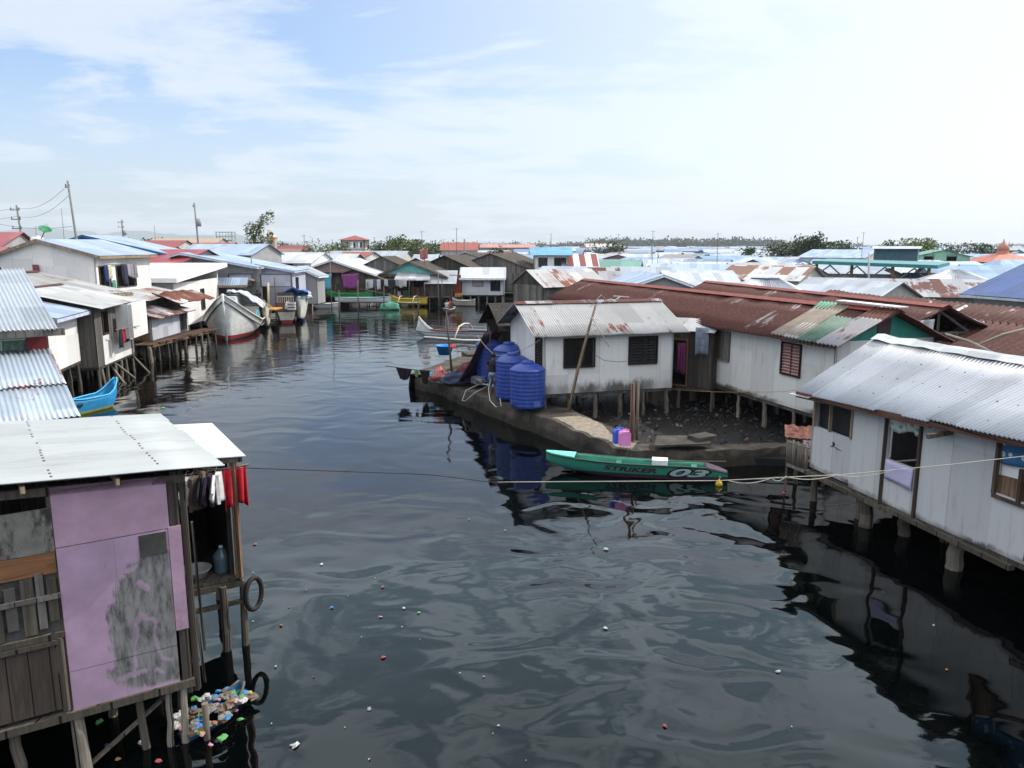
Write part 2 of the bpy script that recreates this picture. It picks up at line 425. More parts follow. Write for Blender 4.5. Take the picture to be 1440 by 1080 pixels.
def rsheet(mb, a, b, c, e, corr=0, t=.02, sag=.0, fold=.0):
    """roof sheet: a,b = top left/right, c,e = bottom right/left; ribs run down the slope"""
    a, b, c, e = V(a), V(b), V(c), V(e)
    U = max((b - a).length, (c - e).length); W = max((e - a).length, (c - b).length)
    n = (c - e).cross(a - e) if (c - e).length > .01 else (b - a).cross(a - e)
    n.normalize()
    if n.z < 0: n = -n
    dn_ = (e - a).normalized() if (e - a).length > .01 else V((0, 0, 0))
    nu = max(2, int(U / corr * 5)) if corr else max(2, int(U / 1.2)); nv = max(2, int(W / .7))
    def fn(u, v):
        v2 = 1 - v
        p = (a * (1 - u) + b * u) * (1 - v2) + (e * (1 - u) + c * u) * v2
        q = n * (corr * .2 * math.sin(u * U / corr * 6.2832)) if corr else V((0, 0, 0))
        k = math.floor(u * U / .76 + .001); w_ = math.sin(k * 127.1 + U * 31.7 + W * 7.3) * 43758.5; w_ -= math.floor(w_)
        q = q + dn_ * ((w_ - .5) * .07 * v2) + n * (.012 * w_)
        return p + q + V((0, 0, nz(p, .9, sag)))
    mb.sheet(fn, nu, nv, t, (U, W), smooth=bool(corr))
    return mb
GLASS = plain('window_glass', (.03, .04, .05), .08, .1, 2, bump=0, spec=.6)
def core(name, label, cat, a, b, zr, df, db, zf, zb, z0, wm, rm, wins=(), oh=.3, os=.3, corr=0, stilts=0, gm=None, trim=None, ridge=None, grp=None, hip=0,
         sag=.02, roof2=None, mud=-.5, walls='frbl', floor=True, pm=None, rt=.02, pr=.075):
    """building under a ridge a->b; its front lies right of a->b"""
    a, b = V((a[0], a[1])), V((b[0], b[1])); d = (b - a).normalized(); n = V((d.y, -d.x))
    L, Rr, Br, Bl = a + n * df, b + n * df, b - n * db, a - n * db
    mid = (L + Rr + Br + Bl) / 4
    root = thing(name, label, cat, (mid.x, mid.y, z0), grp)
    zl = min(zf, zb); m = MB()
    sides = {'f': (L, Rr, zf), 'r': (Rr, Br, zl), 'b': (Br, Bl, zb), 'l': (Bl, L, zl)}
    for s in walls:
        P, Q, zt = sides[s]
        wall(m, P, Q, z0, zt, [w[1:5] for w in wins if w[0] == s])
    t = .07
    if not hip:
        for s, E0, E1, pk, z_0, z_1, sg in (('r', Rr, Br, b, zf, zb, -1), ('l', Bl, L, a, zb, zf, 1)):
            if s not in walls: continue
            g = MB() if gm else m
            pts = [(E0, zl), (E1, zl), (E1, z_1), (pk, zr), (E0, z_0)]
            pp = []
            for p, z in pts:
                q = V((p.x, p.y, z))
                if not pp or (q - pp[-1]).length > .01: pp.append(q)
            if (pp[0] - pp[-1]).length < .01: pp.pop()
            if len(pp) > 2: g.prism([p + V((d.x, d.y, 0)) * sg * t for p in pp], V((d.x, d.y, 0)) * -sg * t)
            if gm and g.f: g.build('gable', gm, root)
    if m.f: m.build('wall', wm, root)
    for w in wins:
        P, Q, zt = sides[w[0]]
        opening(root, P, Q, z0, *w[1:5], *(w[5:] if len(w) > 5 else ()))
    k = .05
    def slope(off, z, oh):
        sl = (zr - z) / max(abs(off), .01)
        return off + math.copysign(oh, off), z - sl * oh
    roofs = []
    d3 = V((d.x, d.y, 0)); n3 = V((n.x, n.y, 0)); a3, b3 = V((a.x, a.y, zr + k)), V((b.x, b.y, zr + k))
    A0, B0 = (a3 - d3 * os, b3 + d3 * os) if not hip else (a3 + d3 * hip, b3 - d3 * hip)
    A1, B1 = a3 - d3 * os, b3 + d3 * os
    for off, z, mm in ((df, zf, rm), (-db, zb, roof2 or rm)):
        if abs(off) < .05: continue
        o, zz = slope(off, z, oh); dz = V((0, 0, zz - zr))
        r = MB()
        if off > 0: rsheet(r, A0, B0, B1 + n3 * o + dz, A1 + n3 * o + dz, corr, rt, sag)
        else: rsheet(r, B0, A0, A1 + n3 * o + dz, B1 + n3 * o + dz, corr, rt, sag)
        rr = r.build('roof', mm, root); roofs.append((A1 + n3 * o + dz, B1 + n3 * o + dz))
    if hip and len(roofs) == 2:
        for P, q0, q1 in ((A0, roofs[1][0], roofs[0][0]), (B0, roofs[0][1], roofs[1][1])):
            r = MB(); rsheet(r, P, P + (q1 - q0) * .01, q1, q0, corr, rt, sag); r.build('roof', rm, root)
    if ridge:
        r = MB(); w = .22
        for off, z in ((df, zf), (-db, zb)):
            if abs(off) < .05: continue
            sl = (zr - z) / abs(off); v = n3 * math.copysign(w, off) + V((0, 0, -sl * w))
            u = V((0, 0, .035 + corr * .2))
            r.prism([A0 + u, B0 + u, B0 + u + v, A0 + u + v], V((0, 0, .012)))
        r.build('ridge_cap', ridge, root)
    if trim:
        r = MB()
        for q0, q1 in roofs:
            dn = V((0, 0, -.11)); r.bar(q0 + dn, q1 + dn, .035, .14)
            if not hip:
                for tp, q in ((A1, q0), (B1, q1)): r.bar(tp + dn, q + dn + (q - tp).normalized() * -.03, .04, .14)
        r.build('fascia', trim, root)
    if floor:
        m = MB(); m.prism([V((p.x, p.y, z0 - .12)) for p in (L, Rr, Br, Bl)], (0, 0, .1)); m.build('floor', WDARK, root)
    if stilts:
        W, Dp = (Rr - L).length, df + db
        for i in range(int(W / stilts) + 1):
            u = .1 + (W - .2) * i / max(1, int(W / stilts))
            for q in (0.08, Dp * .5, Dp - .08):
                p = L + d * u - n * q
                stilt(root, p.x + random.uniform(-.08, .08), p.y + random.uniform(-.08, .08), mud, z0 - .11, pr * random.uniform(.8, 1.2), pm, (random.uniform(-.03, .03), random.uniform(-.03, .03)))
    return root
def bx(name, c, sz, mat, parent=None, rz=0, label=None, cat=None, grp=None):
    o = MB().box(c, sz, rz).build(name, mat, parent, org=c if parent is None else None)
    return tag(o, label, cat, grp)
def cable(name, pts, r, mat, label=None, cat=None, sag=0, parent=None, grp=None):
    P = []
    for p, q in zip(pts[:-1], pts[1:]):
        p, q = V(p), V(q)
        for i in range(12):
            t = i / 12; P.append(p.lerp(q, t) - V((0, 0, sag * 4 * t * (1 - t))))
    P.append(V(pts[-1]))
    o = MB().tube(P, r, 6).build(name, mat, parent, org=None if parent else P[0]); return tag(o, label, cat, grp)
def cloth(name, p, q, h, mat, label=None, cat=None, grp=None, folds=3, amp=.05, parent=None, taper=0.0, nu=20):
    p, q = V(p), V(q); d = (q - p); n = V((d.y, -d.x, 0)).normalized(); ph = random.uniform(0, 6); s = random.uniform(.8, 1.2)
    fn = lambda u, v: p + d * (u + taper * v * (.5 - u)) + n * (amp * math.sin(u * folds * 6.28 + ph + v) * (.25 + v) * s) - V((0, 0, h * v * (1 + .06 * math.sin(u * 5 + ph))))
    o = MB().sheet(fn, nu, 8, .012, (d.length, h)).build(name, mat, parent, org=None if parent else p); return tag(o, label, cat, grp)
def shirt(p, ang, w, h, mat, label, grp, trim=None):
    """T-shirt on a hanger: body, two drooping sleeves, hanger hook"""
    p = V(p); dx = V((math.cos(ang), math.sin(ang), 0)); n = V((-dx.y, dx.x, 0)); ph = random.uniform(0, 6)
    root = thing('shirt', label, 'shirt', p, grp); m = MB()
    def fn(u, v):
        x = (u - .5) * w * (1 + .12 * v); drop = .1 * abs(u - .5) * (1 - v) + .05 * (1 - v) * max(0, 1 - abs(u - .5) * 5) * (1 if abs(u - .5) < .2 else 0)
        return p + dx * x - V((0, 0, .06 + drop + h * v)) + n * (.035 * math.sin(u * 9 + ph) * (.3 + v))
    m.sheet(fn, 14, 10, .05, (w, h)); m.build('body', mat, root)
    for s in (-1, 1):
        t = MB()
        def fs(u, v):
            return p + dx * (s * (w * .49 + .17 * u)) - V((0, 0, .11 + .24 * u + (.17 - .02 * u) * v)) + n * (.02 * math.sin(v * 4 + ph))
        t.sheet(fs, 5, 4, .04, (.2, .2)); t.build('sleeve', trim or mat, root)
    MB().tube([p - dx * w * .4 - V((0, 0, .08)), p - V((0, 0, .01)), p + dx * w * .4 - V((0, 0, .08))], .008, 5).build('hanger', POST, root)
    return root
def hull(mb, st, ax, org, p=.45, m=7, th=.04, floor=.08):
    """lofted open hull; st = [(y along, half beam, gunwale z, keel z, stem rake)], ax = heading, org = bow point on the water"""
    ax = V((ax[0], ax[1], 0)).normalized(); sx = V((ax.y, -ax.x, 0)); org = V(org)
    def sec(s, inn):
        y, hb, zg, zk, rk = s; hb = max(.004, hb - inn); zk = zk + (floor if inn else 0); out = []
        for j in range(-m, m + 1):
            t = abs(j) / m; out.append(org + ax * (y + rk * (1 - t)) + sx * (math.copysign(hb * t ** p, j) if j else 0) + V((0, 0, zk + (zg - zk) * t ** 1.3)))
        return out
    Wd = 2 * m + 1
    for inn in (0, th):
        base = len(mb.v); acc = 0
        for s in st: mb.v += [tuple(q) for q in sec(s, inn)]
        for i in range(len(st) - 1):
            L = st[i + 1][0] - st[i][0]
            for j in range(Wd - 1):
                q = [base + i * Wd + j, base + i * Wd + j + 1, base + (i + 1) * Wd + j + 1, base + (i + 1) * Wd + j]
                if inn: q = q[::-1]
                mb._f(q, None, True)
        if inn == 0: b0 = base
        else:
            for i in range(len(st) - 1):
                for j in (0, Wd - 1):
                    mb._f([b0 + i * Wd + j, b0 + (i + 1) * Wd + j, base + (i + 1) * Wd + j, base + i * Wd + j])
            for i in (0, len(st) - 1):
                for j in range(Wd - 1): mb._f([b0 + i * Wd + j, base + i * Wd + j, base + i * Wd + j + 1, b0 + i * Wd + j + 1])
    return mb
def rails(mb, st, ax, org, w=.05, h=.05, dz=.0):
    ax = V((ax[0], ax[1], 0)).normalized(); sx = V((ax.y, -ax.x, 0)); org = V(org)
    for s in (-1, 1):
        P = [org + ax * y + sx * s * hb + V((0, 0, zg + dz)) for y, hb, zg, zk, rk in st]
        mb.tube(P, w / 2, 6)
def text_mesh(s, size=1.0, shear=0.0, ext=0.0, bold=0.0):
    cu = bpy.data.curves.new('t', 'FONT'); cu.body = s; cu.size = size; cu.shear = shear; cu.extrude = ext; cu.offset = bold; cu.resolution_u = 4
    o = bpy.data.objects.new('t', cu); COL.objects.link(o)
    me = bpy.data.meshes.new_from_object(o.evaluated_get(bpy.context.evaluated_depsgraph_get()))
    bpy.data.objects.remove(o); bpy.data.curves.remove(cu); return me
SKIN = plain('brown_skin', (.16, .075, .045), .6, .12, 6)
HAIRM = plain('black_hair', (.012, .010, .009), .5, .3, 20)
def person(label, loc, face, h=1.6, shirtc=(.02, .02, .025), shortc=(.22, .27, .33), pose='stand', grp=None, larm=None, rarm=None, longleg=False):
    """one continuous skinned body with hair, shirt and shorts as children; face = heading angle"""
    k = h / 1.7
    f = V((math.cos(face), math.sin(face), 0)); s = V((f.y, -f.x, 0)); loc = V(loc)
    def W(x, y, z): return loc + (s * x + f * y + V((0, 0, z))) * k
    sit = pose == 'sit'; hz = .42 if sit else .92
    J = {}; J['pel'] = (0, 0, hz); J['wai'] = (0, .01, hz + .17); J['che'] = (0, .01, hz + .42); J['nck'] = (0, .0, hz + .57); J['hd0'] = (0, .03, hz + .65); J['hd1'] = (0, .02, hz + .755)
    rad = dict(pel=.14, wai=.13, che=.15, nck=.055, hd0=.085, hd1=.085)
    ed = [('pel', 'wai'), ('wai', 'che'), ('che', 'nck'), ('nck', 'hd0'), ('hd0', 'hd1')]
    for nm, sg, arm in (('l', -1, larm), ('r', 1, rarm)):
        J[nm + 'hip'] = (sg * .09, 0, hz - .06)
        if sit: J[nm + 'kn'] = (sg * .13, .42, hz - .02); J[nm + 'an'] = (sg * .13, .45, hz - .4); J[nm + 'to'] = (sg * .13, .60, hz - .42)
        else: J[nm + 'kn'] = (sg * .10, .03, .48); J[nm + 'an'] = (sg * .10, -.01, .08); J[nm + 'to'] = (sg * .12, .15, .03)
        J[nm + 'sh'] = (sg * .19, 0, hz + .49)
        el, ha = arm or ((sg * .25, -.02, hz + .22), (sg * .25, .10, hz - .02))
        J[nm + 'el'] = el; J[nm + 'ha'] = ha
        e, q = V(el), V(ha); dr = (q - e).normalized(); J[nm + 'pa'] = tuple(q + dr * .07)
        rad.update({nm + 'hip': .10, nm + 'kn': .058, nm + 'an': .038, nm + 'to': .033, nm + 'sh': .06, nm + 'el': .042, nm + 'ha': .028, nm + 'pa': .036})
        ed += [('pel', nm + 'hip'), (nm + 'hip', nm + 'kn'), (nm + 'kn', nm + 'an'), (nm + 'an', nm + 'to'), ('che', nm + 'sh'), (nm + 'sh', nm + 'el'), (nm + 'el', nm + 'ha'), (nm + 'ha', nm + 'pa')]
    root = thing('person', label, 'person', loc, grp)
    keys = list(J); me = bpy.data.meshes.new('body'); me.from_pydata([tuple(W(*J[q]) - loc) for q in keys], [(keys.index(x), keys.index(y)) for x, y in ed], [])
    o = bpy.data.objects.new('body', me); COL.objects.link(o)
    o.modifiers.new('Skin', 'SKIN'); sv = me.skin_vertices[0].data
    for i, q in enumerate(keys): sv[i].radius = (rad[q] * k, rad[q] * k * (.72 if q in ('che', 'wai', 'pel') else 1)); sv[i].use_root = (q == 'pel')
    sub = o.modifiers.new('S', 'SUBSURF'); sub.levels = 1; sub.render_levels = 1
    m2 = bpy.data.meshes.new_from_object(o.evaluated_get(bpy.context.evaluated_depsgraph_get())); bpy.data.objects.remove(o)
    mb = MB()
    for p in m2.polygons:
        mb.face([m2.vertices[i].co + loc for i in p.vertices], None, True)
    for nm, sg in (('l', -1), ('r', 1)):        # five fingers rooted in the palm, nose and ears on the head
        q = V(J[nm + 'pa']); dr = (q - V(J[nm + 'ha'])).normalized(); sd = V((0, 0, 1)).cross(dr)
        sd = sd.normalized() if sd.length > .05 else V((0, 1, 0)); bend = dr.cross(sd)
        for i, L in enumerate((.065, .078, .085, .078)):
            b0 = q + sd * (-.03 + .02 * i); mb.tube([W(*b0), W(*(b0 + dr * L * .5)), W(*(b0 + dr * L * .9 + bend * -.02))], [.009 * k, .008 * k, .006 * k], 5)
        b0 = q - dr * .03 - sd * .03; mb.tube([W(*b0), W(*(b0 - sd * .03 + dr * .03)), W(*(b0 - sd * .035 + dr * .06))], [.010 * k, .009 * k, .007 * k], 5)
        mb.tube([W(sg * .085, .015, hz + .66), W(sg * .10, .01, hz + .69), W(sg * .088, .015, hz + .72)], .012 * k, 5)
    mb.tube([W(0, .105, hz + .72), W(0, .13, hz + .675), W(0, .105, hz + .665)], [.008 * k, .016 * k, .01 * k], 5)
    mb.build('body', SKIN, root)
    hm = MB(); hm.lathe([(.0, -.02), (.06, -.02), (.098, .02), (.103, .07), (.085, .12), (.045, .145), (.001, .15)], W(0, .0, hz + .685), 14); hm.build('hair', HAIRM, root)
    em = MB()
    for sg in (-1, 1): em.lathe([(.001, -.008), (.009, 0), (.001, .008)], W(sg * .035, .108, hz + .70), 6)
    em.tube([W(-.03, .108, hz + .625), W(0, .115, hz + .62), W(.03, .108, hz + .625)], .006 * k, 5); em.build('face', HAIRM, root)
    cm = plain('cloth_%02d%02d%02d' % tuple(int(c * 99) for c in shirtc), shirtc, .85, .3, 8)
    c = MB(); c.tube([W(0, 0, hz - .04), W(0, .01, hz + .15), W(0, .01, hz + .36), W(0, 0, hz + .50), W(0, 0, hz + .56)], [.165 * k, .155 * k, .185 * k, .165 * k, .075 * k], 14)
    for nm, sg in (('l', -1), ('r', 1)):
        a0, a1 = V(J[nm + 'sh']), V(J[nm + 'el']); c.tube([W(*(a0 * .9)) if False else W(*(a0 + V((-sg * .06, 0, .0)))), W(*a0), W(*a0.lerp(a1, .55))], [.075 * k, .078 * k, .062 * k], 10)
    c.build('shirt', cm, root)
    cm = plain('cloth_%02d%02d%02d' % tuple(int(x * 99) for x in shortc), shortc, .85, .3, 8)
    c = MB(); c.tube([W(0, 0, hz - .12), W(0, 0, hz - .03), W(0, 0, hz + .06)], [.16 * k, .175 * k, .165 * k], 14)
    for nm, sg in (('l', -1), ('r', 1)):
        a0, a1 = V(J[nm + 'hip']), V(J[nm + 'kn']); e = a0.lerp(a1, .95)
        P = [W(*(a0 + V((0, 0, .05)))), W(*a0), W(*e)]; rr = [.105 * k, .112 * k, .09 * k]
        if longleg: P.append(W(*V(J[nm + 'an']))); rr.append(.065 * k)
        c.tube(P, rr, 10)
    c.build('shorts', cm, root)
    return root
# ================================================================== SETTING
cam = bpy.data.cameras.new('camera'); co = bpy.data.objects.new('camera', cam); COL.objects.link(co); SC.camera = co
co.location = (0, 0, CAMH); co.rotation_euler = (math.pi / 2 - TH, 0, 0)
cam.sensor_width = 36; cam.lens = FPX / 1440 * 36; cam.clip_end = 30000; cam.clip_start = .1
SUN_AZ, SUN_EL = R(65), R(44)       # azimuth to the right of the view
w = bpy.data.worlds.new('World'); SC.world = w; w.use_nodes = True
wt = NT.__new__(NT); wt.t = w.node_tree; wt.n = w.node_tree.nodes
sky = wt.new('ShaderNodeTexSky', sky_type='NISHITA'); sky.sun_disc = False; sky.sun_elevation = SUN_EL; sky.sun_rotation = SUN_AZ
sky.air_density = 1.0; sky.dust_density = 2.2; sky.ozone_density = 1.6; sky.altitude = 0
dirv = wt.new('ShaderNodeTexCoord').outputs['Generated']
dx, dy, dz = wt.xyz(dirv)
zz = wt.math('MAXIMUM', wt.math('ADD', dz, .10), .06)
pl = wt.comb(wt.math('DIVIDE', dx, zz), wt.math('DIVIDE', dy, zz))
pl = wt.vmath('MULTIPLY', pl, (1.0, 1.0, 1.0))
n1 = wt.noise(wt.vmath('ADD', pl, (3.1, 1.7, 0)), .8, 8, .62, .45)
n2 = wt.noise(wt.vmath('ADD', wt.vmath('MULTIPLY', pl, (.6, 1.5, 1)), (9.1, 4.7, 2)), 1.3, 7, .62, .2)
sund = wt.vmath('DOT_PRODUCT', dirv, (math.sin(SUN_AZ) * math.cos(SUN_EL), math.cos(SUN_AZ) * math.cos(SUN_EL), math.sin(SUN_EL)))
veil = wt.step(sund, .10, .86)                                   # thin bright cirrus round the sun
cl = wt.math('ADD', wt.math('MULTIPLY', n1, .75), wt.math('ADD', wt.math('MULTIPLY', n2, .35), wt.math('MULTIPLY', wt.math('SUBTRACT', 1.0, veil), .075)))
cl = wt.step(wt.math('ADD', cl, wt.math('MULTIPLY', veil, .20)), .54, .70)
horiz = wt.step(dz, .0, .30, .42, 0)
over = wt.step(dz, .30, .42); zen = wt.step(dz, .64, .80); side = wt.math('MULTIPLY', wt.step(dy, .25, .6, 1, 0), wt.step(dz, -.05, .1))                                       # invented unseen cloud: deck feeds water reflections, zenith and sides fill shaded walls
n3 = wt.noise(wt.vmath('ADD', pl, (5.3, 8.8, 4)), 4.2, 4, .55, .9)
deck = wt.math('MAXIMUM', wt.math('MULTIPLY', over, .97), wt.math('MAXIMUM', wt.math('MULTIPLY', zen, .9), wt.math('MULTIPLY', side, .5)))
cf = wt.math('MAXIMUM', wt.math('MAXIMUM', deck, wt.math('MULTIPLY', cl, .75)), wt.math('MAXIMUM', horiz, wt.math('MULTIPLY', veil, wt.math('SUBTRACT', .72, wt.math('MULTIPLY', over, .62)))))
cc = wt.mix(over, wt.mix(veil, (5.0, 5.4, 5.9), (5.8, 6.2, 6.6)), wt.mix(wt.math('MAXIMUM', zen, side), wt.mix(wt.step(n3, .42, .56), (4.3, 6.0, 7.2), (9.2, 11.0, 12.2)), wt.mix(zen, (8.8, 9.5, 10.4), (10.8, 10.8, 10.7))))
lift = wt.mix(1.0, sky.outputs[0], wt.mix(veil, (.90, 1.06, 1.26), (.98, .97, .97)), 'MULTIPLY')
skyc = wt.mix(cf, lift, cc)
wt.link(skyc, w.node_tree.nodes['Background'].inputs['Color']); w.node_tree.nodes['Background'].inputs['Strength'].default_value = .09
sl = bpy.data.lights.new('sun', 'SUN'); so = bpy.data.objects.new('sun', sl); COL.objects.link(so)
sl.energy = 2.15; sl.angle = R(.6); sl.color = (1, .94, .85)
sv = V((math.sin(SUN_AZ) * math.cos(SUN_EL), math.cos(SUN_AZ) * math.cos(SUN_EL), math.sin(SUN_EL)))
so.rotation_euler = sv.to_track_quat('Z', 'Y').to_euler()
SC.view_settings.view_transform = 'Standard'; SC.view_settings.look = 'None'; SC.view_settings.gamma = 1; SC.view_settings.exposure = .95
SC.render.engine = 'CYCLES'
SC.cycles.max_bounces = 6; SC.cycles.diffuse_bounces = 3; SC.cycles.glossy_bounces = 3; SC.cycles.transmission_bounces = 2; SC.cycles.volume_bounces = 0
SC.cycles.sample_clamp_indirect = 4; SC.cycles.use_denoising = True; SC.cycles.caustics_reflective = False
# ---- water
n = NT('canal_water'); g = n.new('ShaderNodeNewGeometry').outputs['Position']; x, y, _ = n.xyz(g)
xy = n.comb(x, y)
big = n.noise(n.comb(n.math('MULTIPLY', x, .8), y), .62, 1, .5, .9); mid = n.noise(n.vmath('ADD', xy, (31, 7, 0)), 1.7, 1, .5, .7)
rip = n.noise(n.comb(n.math('MULTIPLY', x, 1.0), n.math('MULTIPLY', y, 1.5)), 4.0, 3, .55, .2)
gust = n.step(n.noise(xy, .06, 3, .6, .4), .40, .62)               # cat's-paws of wind
far = n.step(y, 12, 42)
calm = n.step(n.math('ADD', x, n.math('MULTIPLY', y, -.12)), -3.2, .6, .35, 1)
h = n.math('ADD', n.math('MULTIPLY', big, .12), n.math('MULTIPLY', mid, .009))
h = n.math('MULTIPLY', n.math('MULTIPLY', h, calm), n.step(n.math('SUBTRACT', x, n.math('MULTIPLY', y, .25)), -.5, 3.5, 1, .5))
h = n.math('ADD', h, n.math('MULTIPLY', n.math('MULTIPLY', rip, .0034), n.math('ADD', .2, n.math('MULTIPLY', far, n.math('ADD', .5, gust)))))
n.bump(h, 1.0, .8)
murk = n.mix(n.step(n.noise(xy, .25, 3), .35, .65), (.0005, .0010, .0012), (.0009, .0016, .0016))
n.fin(murk, .03, 0, .5); n.b.inputs['IOR'].default_value = 1.38
WATER = n.mat
mb = MB(); mb.face([(-300, -60, 0), (300, -60, 0), (300, 260, 0), (-300, 260, 0)]); tag(mb.build('water', WATER, org=(0, 0, 0)), kind='structure')
n = NT('mud_ground'); g = n.new('ShaderNodeNewGeometry').outputs['Position']; a = n.noise(g, .8, 8, .7); b = n.noise(g, 6, 5, .7)
c = n.mix(n.step(a, .35, .65), (.003, .003, .0027), (.008, .007, .006)); n.bump(n.math('ADD', a, n.math('MULTIPLY', b, .4)), .12); MUD = n.fin(c, .55, 0, .4)
rows = [(-40, -60, 60), (10, -30, 30), (20.5, -30, 20), (22.1, -30, 8.4), (23.0, -31, 3.2), (26.4, -31, 1.1), (30.4, -31, -1.1), (33, -32, -1.0), (37, -32, -.4), (46, -31, 2.6), (58, -30, 5.5), (74, -28, 6), (88, -24, 6), (94, -12, -8), (95, -11, -11)]
mb = MB()
X = 14000
for (y0, l0, r0), (y1, l1, r1) in zip(rows[:-1], rows[1:]):
    mb.face([(-X, y0, .22), (l0, y0, .22), (l1, y1, .22), (-X, y1, .22)]); mb.face([(r0, y0, .22), (X, y0, .22), (X, y1, .22), (r1, y1, .22)])
    mb.face([(l0, y0, .22), (l0, y0, -1), (l1, y1, -1), (l1, y1, .22)]); mb.face([(r0, y0, -1), (r0, y0, .22), (r1, y1, .22), (r1, y1, -1)])
mb.face([(-X, 95, .22), (X, 95, .22), (X, 14000, .22), (-X, 14000, .22)])
tag(mb.build('ground', MUD, org=(0, 0, 0)), kind='structure')
# ---- far mountains and the haze of the air
HILL = plain('hill_forest', (.05, .075, .05), .9, .3, .002, bump=0)
mb = MB()
def hill(u, v):
    x = -7600 + 6200 * u; y = 8800 + 1800 * v
    hh = 250 * (math.exp(-((u - .32) / .2) ** 2) * 1.0 + .72 * math.exp(-((u - .62) / .13) ** 2) + .45 * math.exp(-((u - .02) / .18) ** 2)) * math.sin(math.pi * v)
    return (x, y, max(0, hh * (.8 + .5 * mnoise.fractal(V((u * 9, v * 3, 2)), 1, 2, 4))) * min(1, (1 - u) * 6))
mb.sheet(hill, 90, 10, 5, (6200, 1800)); tag(mb.build('hills', HILL, org=(-4000, 9000, 0)), kind='structure')
nh = bpy.data.materials.new('haze_air'); nh.use_nodes = True; t = nh.node_tree; t.nodes.remove(t.nodes['Principled BSDF'])
pv = t.nodes.new('ShaderNodeVolumePrincipled'); pv.inputs['Color'].default_value = (.86, .92, 1, 1); pv.inputs['Density'].default_value = HAZE = .0001; pv.inputs['Anisotropy'].default_value = .2
t.links.new(pv.outputs[0], t.nodes['Material Output'].inputs['Volume'])
mb = MB(); mb.box((0, 5500, 159), (24000, 13000, 322)); tag(mb.build('haze', nh, org=(0, 5500, 0)), kind='stuff')
# ---- far woods that read as one mass
WOODS = plain('far_woods_leaves', (.045, .07, .04), .9, .4, .01, bump=0)
mb = MB(); rnd = random.Random(3)
for k in range(900):
    px = rnd.choice([rnd.uniform(560, 1120), rnd.uniform(800, 1110), rnd.uniform(-60, 1500)]); Y = rnd.uniform(1900, 2500)
    x = (px - 720) / FPX * Y; s = rnd.uniform(6, 15) * (1.25 if 830 < px < 1090 else .8); c = V((x, Y, s * .55))
    for q in range(60):
        e = V((rnd.gauss(0, 1), rnd.gauss(0, 1), rnd.gauss(0, .55))).normalized() * s * rnd.uniform(.5, 1.1); e.x *= 1.5; p = c + e
        if p.z < 0: continue
        r = s * .17; a = V((rnd.gauss(0, 1), rnd.gauss(0, 1), rnd.gauss(0, 1))).normalized(); b2 = a.orthogonal().normalized(); c2 = a.cross(b2)
        mb.face([p + b2 * r, p + c2 * r, p - b2 * r, p - c2 * r], [(0, 0)] * 4)
tag(mb.build('far_woods', WOODS, org=(0, 2000, 0)), kind='stuff')
# ---- trees
BARK = wood('tree_bark', (.12, .10, .08), .3, .3)
def leafm(nm, c1, c2):
    n = NT(nm); r = n.white(n.vmath('MULTIPLY', n.new('ShaderNodeUVMap').outputs[0], (1, 1, 1)))
    cc = n.mix(r, c1, c2); n.b.inputs['Transmission Weight'].default_value = 0
    return n.fin(cc, .7, 0, .25)
LEAF = leafm('tree_leaves', (.025, .05, .018), (.09, .13, .04)); LEAFY = leafm('light_tree_leaves', (.06, .09, .02), (.16, .19, .06)); LEAFD = leafm('dark_tree_leaves', (.018, .036, .015), (.06, .09, .03))
def tree(px, Y, h, w, label, lm=None, n=900, leaf=.45, seed=0, trunk=.3, sparse=False, name='tree', z0=.2, grp=None, nl=7, droop=0.0, pts=()):
    rnd = random.Random(seed); x = (px - 720) / FPX * (Y * math.cos(TH) + 1); base = V((x, Y, z0))
    root = thing(name, label, 'tree', base, grp)
    t = MB(); top = base + V((rnd.uniform(-.1, .1) * w, 0, h * (.85 if sparse else .7)))
    t.tube([base, base.lerp(top, .4) + V((rnd.uniform(-.05, .05) * w, 0, 0)), top], [trunk, trunk * .7, trunk * .15], 7)
    ends = []
    for k in range(nl):
        f = rnd.uniform(.3, .95); p = base.lerp(top, f); a = rnd.uniform(0, 6.28); L = w * .5 * rnd.uniform(.6, 1.0) * (1.15 - .45 * f)
        q = p + V((math.cos(a) * L, math.sin(a) * L, h * rnd.uniform(.05, .28)))
        t.tube([p, p.lerp(q, .5) + V((0, 0, h * .03)), q], [trunk * .4, trunk * .25, trunk * .08], 5); ends.append(q); ends.append(p.lerp(q, .6))
    for a_, b_, r_ in pts:
        q = A(a_, b_, Y + rnd.uniform(-1, 1)); p = base.lerp(top, min(.9, max(.1, (q.z - base.z - 2) / h))); t.tube([p, p.lerp(q, .5) + V((0, 0, .3)), q], [trunk * .35, trunk * .2, trunk * .06], 5)
    if not pts: ends.append(top)
    t.build('trunk', BARK, root)
    c = MB(); R0 = (w * .16 if sparse else w * .22)
    cl = [(e, R0 * rnd.uniform(.7, 1.35)) for e in ends] + [(A(a_, b_, Y), r_) for a_, b_, r_ in pts]
    for k in range(n):
        e, r = rnd.choice(cl); d = V((rnd.gauss(0, 1), rnd.gauss(0, 1), rnd.gauss(0, .8))); d = d.normalized() * r * rnd.random() ** .4
        p = e + d
        if droop: p.z -= rnd.random() ** 2 * droop
        if p.z < base.z + .3: continue
        if p.z > base.z + h: p.z = base.z + h - rnd.random() * .5
        s = leaf * rnd.uniform(.5, 1.1); a = V((rnd.gauss(0, 1), rnd.gauss(0, 1), rnd.gauss(.6, 1))).normalized(); b2 = a.orthogonal().normalized() * s; c2 = a.cross(b2) * .6
        u = (rnd.random(), rnd.random()); c.face([p + b2, p + c2, p - b2, p - c2], [u] * 4)
    c.build('crown', lm or LEAF, root); return root
